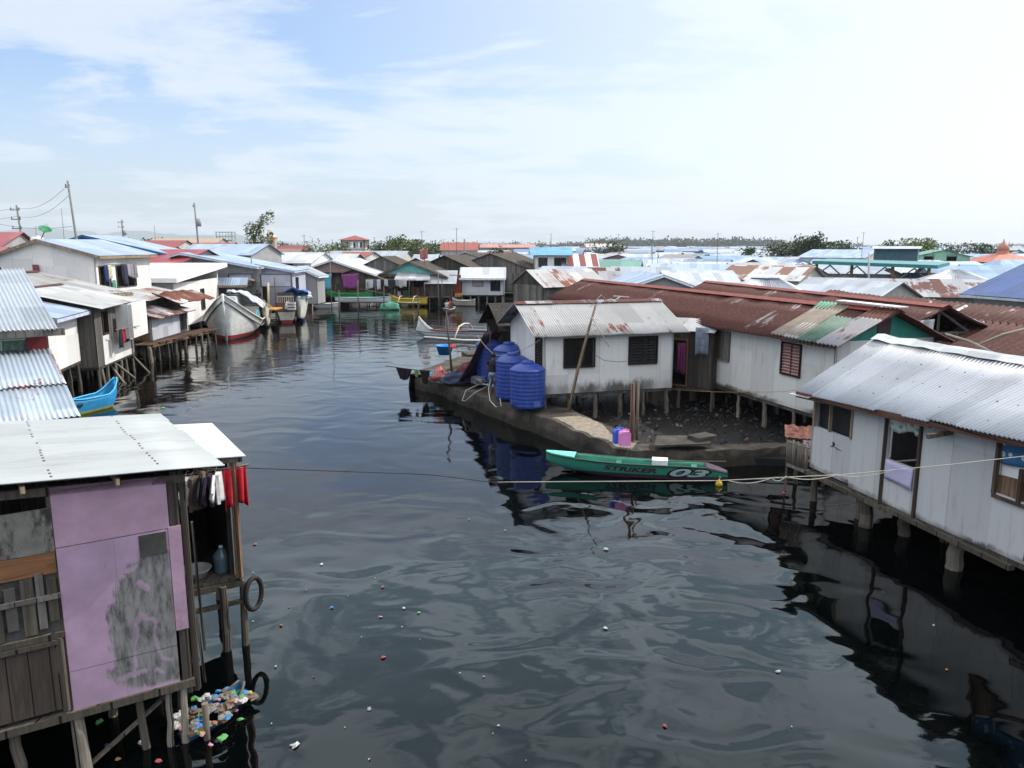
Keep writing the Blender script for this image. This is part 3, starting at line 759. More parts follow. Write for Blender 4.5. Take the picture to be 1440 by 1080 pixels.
# ================================================================== LEFT BANK
def PX(px, Y, z=2.0): return V(((px - 720) / FPX * (Y * math.cos(TH) + (CAMH - z) * math.sin(TH)), Y))
# ---- lilac shack nearest the bridge
P0 = V((-4.22, 9.23)); E1 = V((.848, .53)); E2 = V((-.53, .848)); E13, E23 = V((*E1, 0)), V((*E2, 0))
def FW(s, z, o=0.0): p = P0 - E1 * s - E2 * o; return V((p.x, p.y, z))      # s metres left of the corner, o in front of the wall
n = NT('lilac_paint'); uv = n.new('ShaderNodeUVMap').outputs[0]; x, y, _ = n.xyz(uv)
nz1 = n.noise(uv, 3.0, 7, .7, .3); nz2 = n.noise(n.comb(n.math('MULTIPLY', x, 6), n.math('MULTIPLY', y, 1.5)), 2, 6, .7)
pp = n.vmath('ADD', uv, n.comb(n.math('MULTIPLY', n.math('SUBTRACT', nz1, .5), .16), n.math('MULTIPLY', n.math('SUBTRACT', nz2, .5), .16)))
def many(segs):
    d = None
    for a, b, r in segs:
        e = n.math('SUBTRACT', n.seg(pp, a, b), r); d = e if d is None else n.math('MINIMUM', d, e)
    return d
bare = many([((.95, 1.5), (1.05, 1.1), .20), ((1.0, 1.1), (1.08, .55), .17), ((.72, .85), (.76, .5), .09), ((.86, 1.62), (1.12, 1.70), .10), ((.80, 1.40), (1.10, 1.30), .17), ((.74, 1.1), (1.12, .8), .20), ((.62, 1.05), (.56, .72), .035), ((.60, .7), (.585, .45), .03),
             ((.8, .9), (.84, .45), .17), ((1.0, .9), (1.16, .40), .18), ((.52, .35), (.72, .2), .035), ((1.05, .32), (1.18, .18), .06), ((.9, .2), (1.1, .22), .06)])
drip = many([((.765, .95), (.735, .65), .02), ((.735, .65), (.70, .33), .022), ((.765, .95), (.81, 1.06), .035), ((.81, 1.06), (.87, 1.0), .035), ((.87, 1.0), (.95, .97), .025), ((.95, .97), (.985, .9), .025), ((.985, .9), (.955, .62), .018), ((.955, .62), (1.02, .42), .025), ((1.02, .42), (1.12, .36), .03), ((.5, .27), (.8, .30), .035), ((.95, .27), (1.0, .24), .03), ((.86, 1.47), (.9, 1.40), .05), ((.72, 1.66), (.83, 1.72), .03)])
d = n.math('ADD', n.math('SUBTRACT', bare, .085), n.math('MULTIPLY', n.math('SUBTRACT', n.math('ADD', n.math('MULTIPLY', nz2, .6), n.math('MULTIPLY', nz1, .4)), .5), .34))
mk = n.math('MULTIPLY', n.step(d, -.05, .03, 1, 0), n.step(n.math('ADD', drip, n.math('MULTIPLY', n.math('SUBTRACT', nz1, .5), .06)), -.02, .018, .35, 1))
specks = n.step(n.noise(n.comb(n.math('MULTIPLY', x, 14), n.math('MULTIPLY', y, 5)), 1.0, 6, .75), .66, .70)
mk = n.math('MAXIMUM', mk, n.math('MULTIPLY', specks, n.step(d, .0, .35, .9, .25)))
pur = n.mix(1.0, (.41, .28, .39), n.comb(*[n.step(n.noise(uv, 1.5, 5, .6), .3, .7, .8, 1.1)] * 3), 'MULTIPLY')
gry = n.mix(n.step(nz2, .28, .62), (.05, .05, .05), (.23, .222, .22))
sm = n.math('MAXIMUM', n.step(n.math('ABSOLUTE', n.math('SUBTRACT', y, n.math('ADD', .53, n.math('MULTIPLY', nz1, .02)))), .002, .006, 1, 0), n.step(n.math('ABSOLUTE', n.math('SUBTRACT', x, .60)), .0015, .004, .5, 0))
crk = n.step(n.noise(n.comb(n.math('MULTIPLY', x, 9), n.math('MULTIPLY', y, 2.2)), 1.3, 8, .8), .63, .66)
mk = n.math('MAXIMUM', mk, n.math('MULTIPLY', crk, .55)); gry = n.mix(sm, gry, (.02, .02, .02)); pur = n.mix(n.math('MULTIPLY', sm, .8), pur, (.06, .045, .06))
n.bump(n.math('MULTIPLY', mk, -1.0), .003); LILAC = n.fin(n.mix(mk, pur, gry), .65, 0, .3)
LILAC2 = plain('lilac_paint_plain', (.42, .27, .36), .65, .2, 2.0, dirt=(.10, .07, .09), dirt_at=.7)
CORNW = wood('corner_planks', (.105, .09, .072), .55, .3)
sh = thing('lilac_shack', 'lilac painted plywood shack on stilts in the lower left corner with a pale sheet roof', 'shack', FW(1.5, .9))
def fpanel(nm, s0, s1, z0, z1, mat, o=0.0, t=.02, uv=None, z1b=None):
    m = MB(); q = [FW(s1, z0, o), FW(s0, z0, o), FW(s0, z1b if z1b is not None else z1, o), FW(s1, z1, o)]
    b = [p + E23 * t for p in q]
    W, Hh = s1 - s0, z1 - z0
    m.face(q, [(0, 0), (W, 0), (W, Hh), (0, Hh)]); m.face(b[::-1])
    for k in range(4): m.face([q[(k + 1) % 4], q[k], b[k], b[(k + 1) % 4]])
    return m.build(nm, mat, sh)
fpanel('upper_panel', .10, 1.335, 3.005, 3.74, LILAC2, .0, .015, z1b=3.68)
fpanel('lower_panel', .125, 1.335, .88, 2.995, LILAC, .006)
fpanel('side_strip', -.03, .12, 1.62, 3.02, LILAC2, .012)
fpanel('hatch', .15, .46, 2.70, 2.975, plain('grey_hatch', (.055, .055, .05), .8, .4, 6), .022, .014)
fpanel('plywood_panel', 1.345, 3.2, 2.97, 3.50, plain('stained_plywood', (.20, .19, .17), .8, .35, 3, dirt=(.03, .03, .028), dirt_at=.55), .0)
fpanel('brown_board', 1.35, 3.2, 2.71, 2.965, wood('reddish_board', (.24, .115, .055), .5, .2, True), .012)
fpanel('backing_board', 1.35, 3.2, 1.95, 2.70, plain('drab_backing', (.075, .075, .075), .85, .5, 4), -.03)
for k, (s, w_, z0_, z1_) in enumerate([(1.37, .10, 2.12, 2.66), (1.49, .09, 2.05, 2.74), (1.60, .13, 2.0, 2.70), (1.78, .12, 2.1, 2.62), (1.93, .09, 1.98, 2.55), (2.05, .14, 2.2, 2.7), (2.24, .1, 2.02, 2.66)]):
    fpanel('plank', s, s + w_, z0_, z1_, WGREY if k % 2 else CORNW, .02, .02)
fpanel('rail', 1.34, 3.2, 2.40, 2.46, WGREY, .045, .03); fpanel('rail', 1.34, 3.2, 1.90, 1.97, CORNW, .04, .05)
dr = fpanel('door', 1.45, 2.12, .97, 1.88, wood('door_boards', (.11, .085, .07), .22, .3), .0, .03)
m = MB()
for a, b in (((1.40, .95), (1.40, 1.9)), ((2.16, .95), (2.16, 1.9)), ((1.40, 1.86), (2.16, 1.86))): m.bar(FW(*a, .03), FW(*b, .03), .05, .06)
m.build('frame', CORNW, dr)
fpanel('lower_board', 2.2, 3.2, .97, 1.9, WBROWN, .01)
MB().bar(FW(-.05, .86, .0), FW(3.3, .86, .0), .09, .10).build('floor_beam', CORNW, sh)
m = MB()
for s in (-.09, .0, 1.34): m.bar(FW(s, .7, -.05), FW(s, 3.72, -.05), .07, .06)
m.bar(FW(-.12, 3.62, -.03), FW(3.3, 3.80, -.03), .06, .1); m.build('frame', CORNW, sh)
for s, z0_, z1_ in ((-.12, .8, 2.2), (-.19, .75, 1.7), (-.22, 1.2, 3.0)): MB().bar(FW(s, z0_, -.1), FW(s + .04, z1_, -.1), .045, .03).build('batten', POST, sh)
m = MB(); q = [P0 + E1 * -.02, P0 + E1 * -.02 + E2 * 3.3, P0 - E1 * 4.4 + E2 * 3.3, P0 - E1 * 4.4]
wall(m, q[0], q[1], .9, 3.62, [(.9, .9, .8, 1.2)]); wall(m, q[1], q[2], .9, 3.7); wall(m, q[2], q[3], .9, 3.9); m.build('wall', WDARK, sh)
m = MB(); m.prism([V((*p, .84)) for p in q], (0, 0, .06)); m.build('floor', WDARK, sh)
e0, e1_ = V((-3.63, 9.35, 3.76)), V((-5.79, 12.34, 3.76)); l0, l1_ = e0 - E13 * 5 + V((0, 0, .32)), e1_ - E13 * 5 + V((0, 0, .32))
PALE = roofm('pale_purlin_sheet', (.35, .375, .385), .08, metal=.1, rough=.5, sw=.39, nails=True, nrow=1.15, ncol=.152, nkeep=.3, tone=(.93, 1.05), rowl=6)
m = MB(); rsheet(m, l0, l1_, e1_, e0, .076, .012, .035); m.build('roof', PALE, sh)
m = MB()
for s in (.25, 1.2, 2.15, 3.1): m.bar(e0 - E13 * s + V((0, 0, .064 * s - .09)), e1_ - E13 * s + V((0, 0, .064 * s - .09)), .05, .07)
m.build('purlin', WTAN, sh)
for s, o, r in ((1.27, -.02, .085), (.55, -.2, .05), (.30, -.1, .045), (.12, -.06, .05), (.05, -.75, .06), (.9, -1.2, .06), (1.9, -.1, .07), (.2, -1.9, .06), (2.6, -.1, .07)):
    p = FW(s, 0, o); stilt(sh, p.x, p.y, -.6, .82, r, POSTP if s in (1.27, .30, .12) else None, (random.uniform(-.05, .05), random.uniform(-.05, .05)))
MB().bar(FW(1.25, .05, -.1), FW(-.05, .78, -.35), .05, .04).build('brace', POST, sh)
# porch on the canal side of the shack
pc = thing('porch', 'dark stilted porch hung with clothes at the canal end of the lilac shack', 'porch', (-4.9, 12.2, 1.2))
q0 = V((-4.42, 11.72)); q = [q0, q0 + E2 * 2.0, q0 + E2 * 2.0 - E1 * 1.25, q0 - E1 * 1.25]
m = MB(); m.prism([V((*p, 1.16)) for p in q], (0, 0, .06)); m.build('floor', WDARK, pc)
m = MB(); m.bar(V((*q[0], 1.1)), V((*q[3], 1.1)), .07, .1); m.bar(V((*q[0], .78)), V((*q[3], .78)), .06, .07); m.bar(V((*q[0], 1.1)), V((*q[1], 1.1)), .07, .1); m.build('floor_beam', CORNW, pc)
m = MB(); wall(m, q[1], q[2], 1.2, 3.1); wall(m, q[2], q[3], 1.2, 3.1); wall(m, q[0] - E1 * .06 + E2 * .08, q[1] - E1 * .06, 1.2, 3.1); m.build('wall', plain('shade_black_boards', (.02, .018, .016), .9, .5), pc)  # near-black wall colour stands in for the deep shade inside the porch
for p in (q[0], q[1]): MB().bar(V((*p, 1.2)), V((*p, 3.18)), .09, .09).build('post', WBROWN, pc)
for p, r in ((q[0], .06), (q0 - E1 * .28, .07), (q0 - E1 * .9, .05), (q[1], .06), (q0 + E2 - E1 * .1, .05), (q0 + E2 - E1 * .6, .06)): stilt(pc, p.x, p.y, -.5, 1.12, r, None, (random.uniform(-.04, .04), random.uniform(-.05, .05)))
f0, f1 = V((-4.20, 11.75, 3.22)), V((-5.45, 13.6, 3.32)); m = MB(); rsheet(m, f1 - E13 * 1.7 + V((0, 0, .12)), f1, f0, f0 - E13 * 1.7 + V((0, 0, .12)), 0, .012, .02); m.build('roof', WROOF, pc)
MB().bar(f0 - E13 * .06 + V((0, 0, -.06)) + E23 * .06, f0 - E13 * 1.6 + V((0, 0, .04)) + E23 * .06, .05, .07).build('eave_board', CORNW, pc)
r0, r1 = q0 - E1 * 1.15 - E2 * .02, q0 + E1 * .25 - E2 * .02; rod = tag(MB().tube([V((*r0, 3.02)), V((*r1, 3.06))], .016, 6).build('clothes_rod', POST, org=(*r0, 3.02)), 'thin rod carrying the row of shirts at the shack porch', 'rod')
cols = [((.45, .55, .70), 'pale blue'), ((.62, .62, .66), 'striped pale grey'), ((.13, .12, .12), 'charcoal'), ((.02, .02, .022), 'black'), ((.52, .55, .62), 'white and blue'), ((.12, .085, .075), 'dark brown'), ((.018, .016, .02), 'plain black'), ((.03, .02, .05), 'dark purple'), ((.66, .64, .64), 'off-white')]
for k, (c, nm) in enumerate(cols):
    p = r0.lerp(r1, .03 + .078 * k); shirt(V((*p, 3.10 + .003 * k)), math.atan2(E1.y, E1.x) + 1.0 + random.uniform(-.2, .2), .40, random.uniform(.46, .62), plain('shirt_cloth_%d' % k, c, .9, .3, 9), nm + ' shirt on the porch clothes rod, %s from the left' % ['first', 'second', 'third', 'fourth', 'fifth', 'sixth', 'seventh', 'eighth', 'ninth'][k], 'shirts on the porch clothes rod')
RED = plain('red_cloth', (.50, .015, .03), .85, .25, 7)
for f_, hh, lb, am in ((.77, .66, 'bright red cloth hung beside the porch post', .05), (.90, .62, 'red and white garment hung at the outer end of the clothes rod', .07)):
    p = r0.lerp(r1, f_); cloth('hung_cloth', V((*(p - E1 * .08), 3.04)), V((*(p + E1 * .09), 3.05)), hh, RED if f_ < 1 else plain('pink_white_cloth', (.55, .12, .16), .9, .6, 6), lb, 'cloth', folds=1.5, amp=am)
bs = V((*(q0 - E1 * .62 + E2 * .3), 1.22)); tag(MB().lathe([(.12, .01), (.16, .02), (.23, .16), (.25, .165), (.24, .15), (.15, .03), (.0, .03)], bs, 24).build('basin', plain('grey_plastic', (.40, .41, .42), .4, .15), org=bs), 'round grey plastic basin on the porch floor', 'basin')
jb = thing('water_jug', 'clear blue round water jug standing on the porch floor', 'water jug', (*(q0 - E1 * .2 + E2 * .35), 1.22)); jo = V(jb.location)
MB().lathe([(.0, .0), (.13, .0), (.135, .03), (.125, .09), (.135, .12), (.125, .19), (.135, .22), (.13, .30), (.05, .39), (.03, .41)], jo, 20).build('body', plain('jug_plastic', (.09, .15, .19), .15, .1, bump=0, spec=.6), jb)
MB().lathe([(.032, .40), (.034, .44), (.0, .445)], jo, 12).build('cap', paint((.85, .88, .92)), jb)
TYRE = plain('tyre_rubber', (.018, .016, .015), .75, .3, 12)
tc = V((*(q0 + E1 * .20), .86)); m = MB(); m.tube([tc + (E13 * .15 + E23 * .0) * math.cos(a) * 1.0 + V((0, 0, .27)) * math.sin(a) + E23 * .10 * math.cos(a) for a in [i * 2 * math.pi / 28 for i in range(29)]], .042, 8, cap=False)
tag(m.build('tyre', TYRE, org=tc), 'old black tyre hung from the corner stilt of the porch', 'tyre')
# cable over the shack roof and rope across the canal
CABLE = plain('cable_black', (.02, .02, .02), .6, .1); ROPE = plain('pale_rope', (.42, .40, .34), .85, .3, 20)
def rz(p): return V((p.x, p.y, p.z + .04))
cable('power_cable', [rz(A(-60, 618, 10.5)), rz(A(0, 621, 10.45)), rz(A(60, 625, 10.4)), rz(A(130, 637, 10.2)), rz(A(185, 638, 10.3)), rz(A(235, 648, 10.3)), A(285, 660, 10.3), A(345, 658, 10.8), A(600, 667, 11.2), A(700, 679, 11.2)], .0065, CABLE, 'black cable lying over the pale shack roof and out above the water', 'cable')
rp = thing('rope', 'pale rope stretched above the canal to the white house on the right', 'rope', A(700, 679, 11.2))
cable('strand', [A(700, 678, 11.2), A(1010, 676, 11.4), A(1190, 667, 11.5), A(1330, 654, 11.5), A(1445, 641, 11.5), A(1600, 612, 11.5)], .0065, ROPE, parent=rp)
cable('loop', [A(1025, 676, 11.4), A(1085, 672, 11.4), A(1105, 670, 11.4), A(1175, 668, 11.45), A(1255, 661, 11.5)], .007, ROPE, parent=rp, sag=.06)
# ---- corrugated house behind the lilac shack
BK = V((-.81, -.586, 0))
OLDB = roofm('old_blue_grey_sheet', (.36, .39, .43), .22, metal=.3, rough=.45, sw=.8)
ch = thing('corrugated_house', 'house with a big corrugated roof at the left edge, above a red door', 'house', (-14.5, 22.5, 1))
b0, t0 = V((-12.75, 21.5, 4.2)), V((-19.0, 30.2, 5.6)); m = MB(); rsheet(m, t0 + BK * 8, t0, b0, b0 + BK * 7, .13, .012, .02); m.build('roof', OLDB, ch)
MB().bar(b0 + V((.1, .14, -.10)), b0 + BK * 7 + V((0, .14, -.10)), .05, .2).build('eave_board', WGREY, ch)
w0, w1 = V((-13.3, 21.9)), V((-13.3, 21.9)) + V((BK.x, BK.y)) * 6
m = MB(); wall(m, w1, w0, 1.2, 4.05, [(3.8, 1.9, .9, .8), (4.85, 1.9, .7, .8)]); wall(m, w0, V((-18.6, 29.3)), 1.2, 4.1); m.build('wall', plain('dark_green_wall', (.10, .13, .11), .8, .5, 2), ch)
opening(ch, w1, w0, 1.2, 3.8, 1.9, .9, .8, 'open', paint((.55, .72, .60))); opening(ch, w1, w0, 1.2, 4.85, 1.9, .7, .8, 'curtain', paint((.55, .72, .60)), plain('green_curtain', (.18, .28, .22), .9, .3, 5))
dd = (w1 - w0).normalized(); MB().box((*(w0 + dd * .28 + V((.02, -.06))), 3.3), (.5, .06, 1.4), ax=(V((dd.x, dd.y, 0)), V((-dd.y, dd.x, 0)), V((0, 0, 1)))).build('door', plain('dark_red_paint', (.22, .02, .025), .6, .2), ch)
for k in range(4):
    p = w0 + dd * (k * 1.5); stilt(ch, p.x, p.y, -.5, 1.2, .08)
lt = thing('lean_to', 'lean-to under a low blue-grey corrugated roof with rust streaks, just behind the pale shack roof', 'shed', (-12.5, 18.5, 1))
b0, t0 = V((-10.0, 17.4, 2.6)), V((-13.2, 21.8, 3.6)); mid = b0.lerp(t0, .42)
BLUEO = roofm('weathered_blue_sheet', (.38, .44, .52), .22, metal=.3, rough=.42, sw=.62, rowl=2.6)
m = MB(); rsheet(m, t0 + BK * 7, t0, mid + V((0, 0, .035)), mid + BK * 7 + V((0, 0, .035)), .115, .012, .02); m.build('roof', BLUEO, lt)
m = MB(); rsheet(m, mid + BK * 7, mid, b0, b0 + BK * 7, .115, .012, .02); m.build('lower_roof', BLUEO, lt)
m = MB(); q0_ = V((-10.2, 17.7)); wall(m, q0_ + V((BK.x, BK.y)) * 6, q0_, .9, 2.5); wall(m, q0_, V((-13.1, 21.7)), .9, 2.55); m.build('wall', WDARK, lt)
for k in range(5):
    p = q0_.lerp(V((-13.1, 21.7)), k / 4); stilt(lt, p.x, p.y, -.5, .9, .07)
# ---- shacks along the left bank
def front(L, Rr, dep, shed=True): # ridge line behind a front wall
    L, Rr = V(L), V(Rr); d = (Rr - L).normalized(); nn = V((d.y, -d.x)); return L - nn * dep, Rr - nn * dep
a, b = front((-18.6, 30.6), (-19.4, 34.2), 3.0)
core('stilt_shack', 'small white-walled shack with a pale blue roof between the corrugated roof and the plank shack', 'shack', a, b, 4.35, 3.0, .04, 3.7, 4.3, 1.4, WHITE2, GALVB, stilts=1.2, oh=.5, trim=paint((.75, .78, .85)), ridge=RUST)
a, b = front((-18.9, 34.7), (-19.75, 39.9), 3.4)
ps = core('plank_shack', 'tall weathered plank shack on leaning stilts with white panels hung on its canal side', 'shack', a, b, 4.5, 3.4, .04, 3.75, 4.45, 1.0, WGREY, GALVO, [('f', .95, 1.45, .65, 1.0, 'open'), ('l', 1.2, 1.6, .6, .7, 'open')], oh=.45, stilts=1.0, sag=.05, pm=POSTP, gm=WDARK, ridge=RUST)
def sidep(nm, L, Rr, u0, u1, z0_, z1_, mat, out=.05, root=None, t=.03):
    L, Rr = V(L), V(Rr); d = (Rr - L).normalized(); nn = V((d.y, -d.x)); p, q = L + d * u0 + nn * out, L + d * u1 + nn * out
    m = MB(); m.prism([V((*p, z0_)), V((*q, z0_)), V((*q, z1_)), V((*p, z1_))], V((-nn.x, -nn.y, 0)) * t); return m.build(nm, mat, root)
Lp, Rp = (-18.9, 34.7), (-19.75, 39.9)
sidep('white_panel', Lp, Rp, .75, 4.6, 1.0, 2.35, WHITE2, .04, ps); sidep('white_panel', Lp, Rp, 2.3, 5.2, 2.0, 3.72, WHITE2, .75, ps); sidep('box_side', Lp, Rp, 1.6, 2.25, 2.1, 3.7, WGREY, .06, ps)
m = MB(); m.prism([V((*(V(Lp) + V((.16, .04)) + V((-.161, .987)) * 2.3), 2.05)), V((*(V(Lp) + V((.9, .17)) + V((-.161, .987)) * 2.3), 2.05)), V((*(V(Lp) + V((.9, .17)) + V((-.161, .987)) * 2.3), 3.7)), V((*(V(Lp) + V((.16, .04)) + V((-.161, .987)) * 2.3), 3.7))], (-.005, .03, 0)); m.build('box_side', WHITE, ps)
for k, (u, c) in enumerate([(1.5, (.02, .02, .03)), (1.9, (.45, .03, .05)), (2.15, (.015, .015, .02)), (2.5, (.12, .12, .16))]):
    p = V((-18.9, 34.7)) + V((-.161, .987)) * u + V((.5, .08)); cloth('hung_laundry', V((*p, 2.55)), V((*(p + V((-.05, .35))), 2.55)), .65 + .2 * (k == 0), plain('laundry_%d' % k, c, .9, .3, 8), ['navy garment hung left on the pole of the plank shack', 'red garment hung on the pole of the plank shack', 'long black garment hung on the pole of the plank shack', 'grey garment hung right on the pole of the plank shack'][k], 'laundry', 'washing on the pole of the plank shack')
tag(MB().tube([V((-18.6, 35.9, 2.6)), V((-18.6, 38.2, 2.55))], .025, 6).build('drying_pole', POSTP, org=(-18.6, 35.9, 2.6)), 'short drying pole sticking out of the plank shack', 'pole')
m = MB()
for p, q in (((-18.7, 34.9, -.3), (-19.1, 35.3, .95)), ((-18.5, 36.4, -.3), (-19.7, 37.0, .95)), ((-18.6, 37.9, -.3), (-19.6, 37.2, .95)), ((-18.5, 39.2, -.3), (-19.9, 39.7, .95))): MB().tube([p, q], .06, 7).build('brace', POSTP, ps)
# hip-roofed house with rusty ridges behind the plank shack
core('hip_roof_house', 'house with a low silvery hip roof and rust-red ridges behind the plank shack', 'house', (-27.5, 33.5), (-24.6, 43.0), 5.05, 3.4, 3.0, 4.1, 4.1, 1.0, GREYW, GALVO, hip=2.0, oh=.6, ridge=RUST, corr=.22, trim=WTAN)
# rusty deck shacks
rs = core('rust_roofed_shack', 'low shack with patched sheet walls and rusty roof beside the rust-brown deck', 'shack', *front((-20.7, 44.0), (-20.95, 49.6), 2.2), 3.0, 2.2, .04, 2.45, 2.95, 1.1, WROOF, RUSTG, [('f', 4.3, .1, .9, 1.0, 'open')], oh=.5, sag=.06, stilts=1.3, corr=.2, gm=WBROWN)
sidep('side_board', (-22.9, 43.93), (-20.75, 43.93), .0, 2.1, 1.1, 2.6, WBROWN, .04, rs)
core('patched_shack', 'taller shack under loose grey sheets between the plank shack and the flat white house', 'shack', *front((-22.0, 42.6), (-22.4, 52.0), 3.2), 4.0, 3.2, .04, 3.35, 3.95, 1.1, WGREY, GALVO, oh=.6, sag=.10, roof2=GALVO)
m = MB(); rsheet(m, (-22.2, 47.5, 3.55), (-22.2, 53.5, 3.5), (-20.5, 53.2, 2.95), (-20.5, 47.2, 3.0), .2, .02, .16); tag(m.build('loose_roof_sheet', roofm('deep_rust_sheet', (.40, .40, .41), .62, (.11, .04, .026), sw=.6), org=(-22, 50, 3.3)), 'torn orange-rusted roof sheets propped over the deck shack', 'roof sheet')
dk = thing('deck', 'narrow deck of rust-brown planks on bare stilts along the left bank', 'deck', (-20.3, 46.6, 1)); p0, p1 = V((-20.25, 42.6)), V((-19.8, 51.2))
m = MB()
for k in range(26):
    p = p0.lerp(p1, k / 26); q = p0.lerp(p1, (k + .85) / 26); o = random.uniform(-.15, .15)
    m.prism([V((p.x - 1.0, p.y, .98)), V((p.x + .15 + o, p.y, .98)), V((q.x + .15 + o, q.y, .98)), V((q.x - 1.0, q.y, .98))], (0, 0, .04 + random.uniform(0, .04)))
m.build('floor', wood('rusty_planks', (.13, .075, .055), .3, .5), dk); MB().bar((*p0, .9), (*p1, .9), .1, .12).build('floor_beam', WBROWN, dk)
for k in range(9):
    p = p0.lerp(p1, k / 8); stilt(dk, p.x + random.uniform(-.1, .1), p.y, -.6, .92, random.uniform(.05, .13), POSTP if k % 3 == 0 else None, (random.uniform(-.06, .06), random.uniform(-.06, .06)))
    if k % 2: stilt(dk, p.x - .9, p.y, -.6, .95, .06)
# big white house with laundry in its window
ux, uy = -24.2, 45.0
uh = core('white_house', 'tall white house on the left with washing in its upper window', 'house', (-27.4, 45.2), (-27.2, 51.6), 6.82, 3.2, 4.6, 5.98, 5.3, 1.0, WHITE2, GALVB, [('f', .35, 3.0, 1.1, 1.25, 'open'), ('f', 2.2, 3.0, 2.2, 1.25, 'open'), ('l', 1.2, 3.1, .95, 1.1, 'curtain', paint((.18, .16, .2)), plain('magenta_curtain', (.45, .03, .25), .85, .3, 6))], oh=.45, os=.25, trim=WTAN, stilts=2.2)
MB().box((-27.65, 45.08, 4.3), (.35, .06, 2.2)).build('door', plain('maroon_curtain', (.22, .06, .08), .9, .4, 5), uh)
for k, (u, c, hh, nm) in enumerate([(.35, (.03, .05, .18), .95, 'navy blue garment'), (.75, (.62, .60, .45), .8, 'cream garment'), (2.3, (.02, .02, .03), 1.0, 'black garment'), (2.65, (.05, .05, .10), 1.3, 'long dark garment'), (3.1, (.42, .40, .44), .75, 'grey garment'), (3.5, (.35, .33, .40), .85, 'mauve garment'), (3.9, (.30, .28, .28), .9, 'dull grey garment'), (1.1, (.10, .32, .2), .6, 'green cloth')]):
    p = V((-24.0, 45.35 + u)); cloth('hung_laundry', V((*p, 5.35 - (.9 if k == 7 else 0))), V((*(p + V((.0, .38))), 5.35 - (.9 if k == 7 else 0))), hh, plain('wash_%d' % k, c, .9, .3, 8), nm + ' drying outside the white house upper window', 'laundry', 'washing outside the white house window')
# flat-roofed white house
fv = thing('flat_roof_house', 'low white concrete house with a broad tilted white roof beside the large moored boat', 'house', (-25, 57, 1))
q = [V((-23.3, 53.2)), V((-24.0, 63.2)), V((-30.5, 63.0)), V((-29.6, 53.4))]
m = MB()
for i in range(4):
    P, Q = q[i], q[(i + 1) % 4]; wall(m, P, Q, .8, 3.9 if i != 1 else 4.6, [(5.5, .9, .75, 1.5)] if i == 0 else ([(4.4, 1.4, 1.4, 1.1)] if i == 3 else []), .12)
m.build('wall', WHITE2, fv); opening(fv, q[0], q[1], .8, 5.5, .9, .75, 1.5, 'pane', paint((.2, .2, .2)), GLASS); opening(fv, q[3], q[0], .8, 4.4, 1.4, 1.4, 1.1, 'open')
m = MB(); c4 = [V((-22.7, 52.4, 4.0)), V((-23.6, 64.4, 4.75)), V((-31.2, 64.2, 4.75)), V((-30.4, 52.6, 4.0))]; m.prism(c4, (0, 0, .32)); m.build('roof', plain('white_plaster', (.74, .75, .75), .7, .08, 1), fv)
for i in range(5): stilt(fv, -23.5 - .07 * i, 53.4 + 2.4 * i, -.5, .8, .1)
# red roofs, tank and dish at the far left
core('red_roof_house', 'house with a crimson sheet roof at the far left edge behind the white house', 'house', (-48, 56), (-36.5, 58), 7.4, 4, 3, 6.3, 6.3, 1, GREYW, REDROOF, oh=.5)
core('red_roof_house', 'second crimson roof lower down at the left edge by the satellite dish', 'house', (-41, 50), (-33.5, 51.5), 6.35, 3, 2, 5.6, 5.6, 1, GREYW, REDROOF, oh=.4)
sd = thing('satellite_dish', 'green satellite dish tilted up on the roof of the white house', 'satellite dish', (-28.2, 46.3, 6.5)); c = A(63, 325, 46.3); ax = V((.45, -.3, .85)).normalized(); X1 = ax.orthogonal().normalized(); Y1 = ax.cross(X1)
m = MB(); m.sheet(lambda u, v: c + (X1 * math.cos(u * 6.2832) + Y1 * math.sin(u * 6.2832)) * (.02 + .35 * v) + ax * (.16 * v * v), 24, 6, .02, (1, 1)); m.build('dish', plain('green_mesh', (.03, .22, .10), .6, .15), sd)
MB().tube([V((-28.2, 46.3, 6.35)), c], .03, 6).build('mast', WDARK, sd); MB().tube([c + X1 * .3, c + ax * .5, c - X1 * .3], .012, 5).build('feed_arm', WDARK, sd)
wtk = thing('water_tank', 'white plastic water drum on the left roof beside the satellite dish', 'water tank', (*PX(53, 47, 6.6), 6.15)); MB().lathe([(.0, 0), (.36, 0), (.38, .05), (.36, .3), (.38, .33), (.36, .75), (.25, .85), (.0, .86)], wtk.location, 20).build('drum', WHITE2, wtk); MB().lathe([(.0, .86), (.14, .86), (.14, .92), (.0, .93)], wtk.location, 12).build('lid', paint((.8, .8, .85)), wtk)
# blue house and more red roofs
core('blue_house', 'long blue-walled house with a pale lean roof behind the laundry house', 'house', (-37.2, 68.0), (-36.9, 73.0), 7.35, 7.0, 1.6, 5.85, 6.9, 1, plain('blue_wall_paint', (.06, .24, .40), .7, .2), GALVB, [('l', 6.6, 2.6, 1.6, 1.9, 'board', None, WTAN), ('f', .6, 2.4, 1.1, 1.6, 'open')], oh=.5, trim=paint((.15, .42, .62)), roof2=BLUEROOF)
for k, (px, Y, wd, zr) in enumerate([(257, 68, 4.6, 6.1), (262, 70, 6, 4.9), (205, 84, 7, 6.3)]):
    p = PX(px, Y, 5); core('red_roof_house', ['bright red ribbed roof beside the blue house', 'smaller red ribbed roof just above the flat white roof', 'dull red roof peeping over the blue house'][k], 'house', (p.x - wd / 2, Y + 1), (p.x + wd / 2, Y - .5), zr, 3.2, 2.5, zr - 1.0, zr - 1, 1, GREYW, REDROOF, oh=.4)
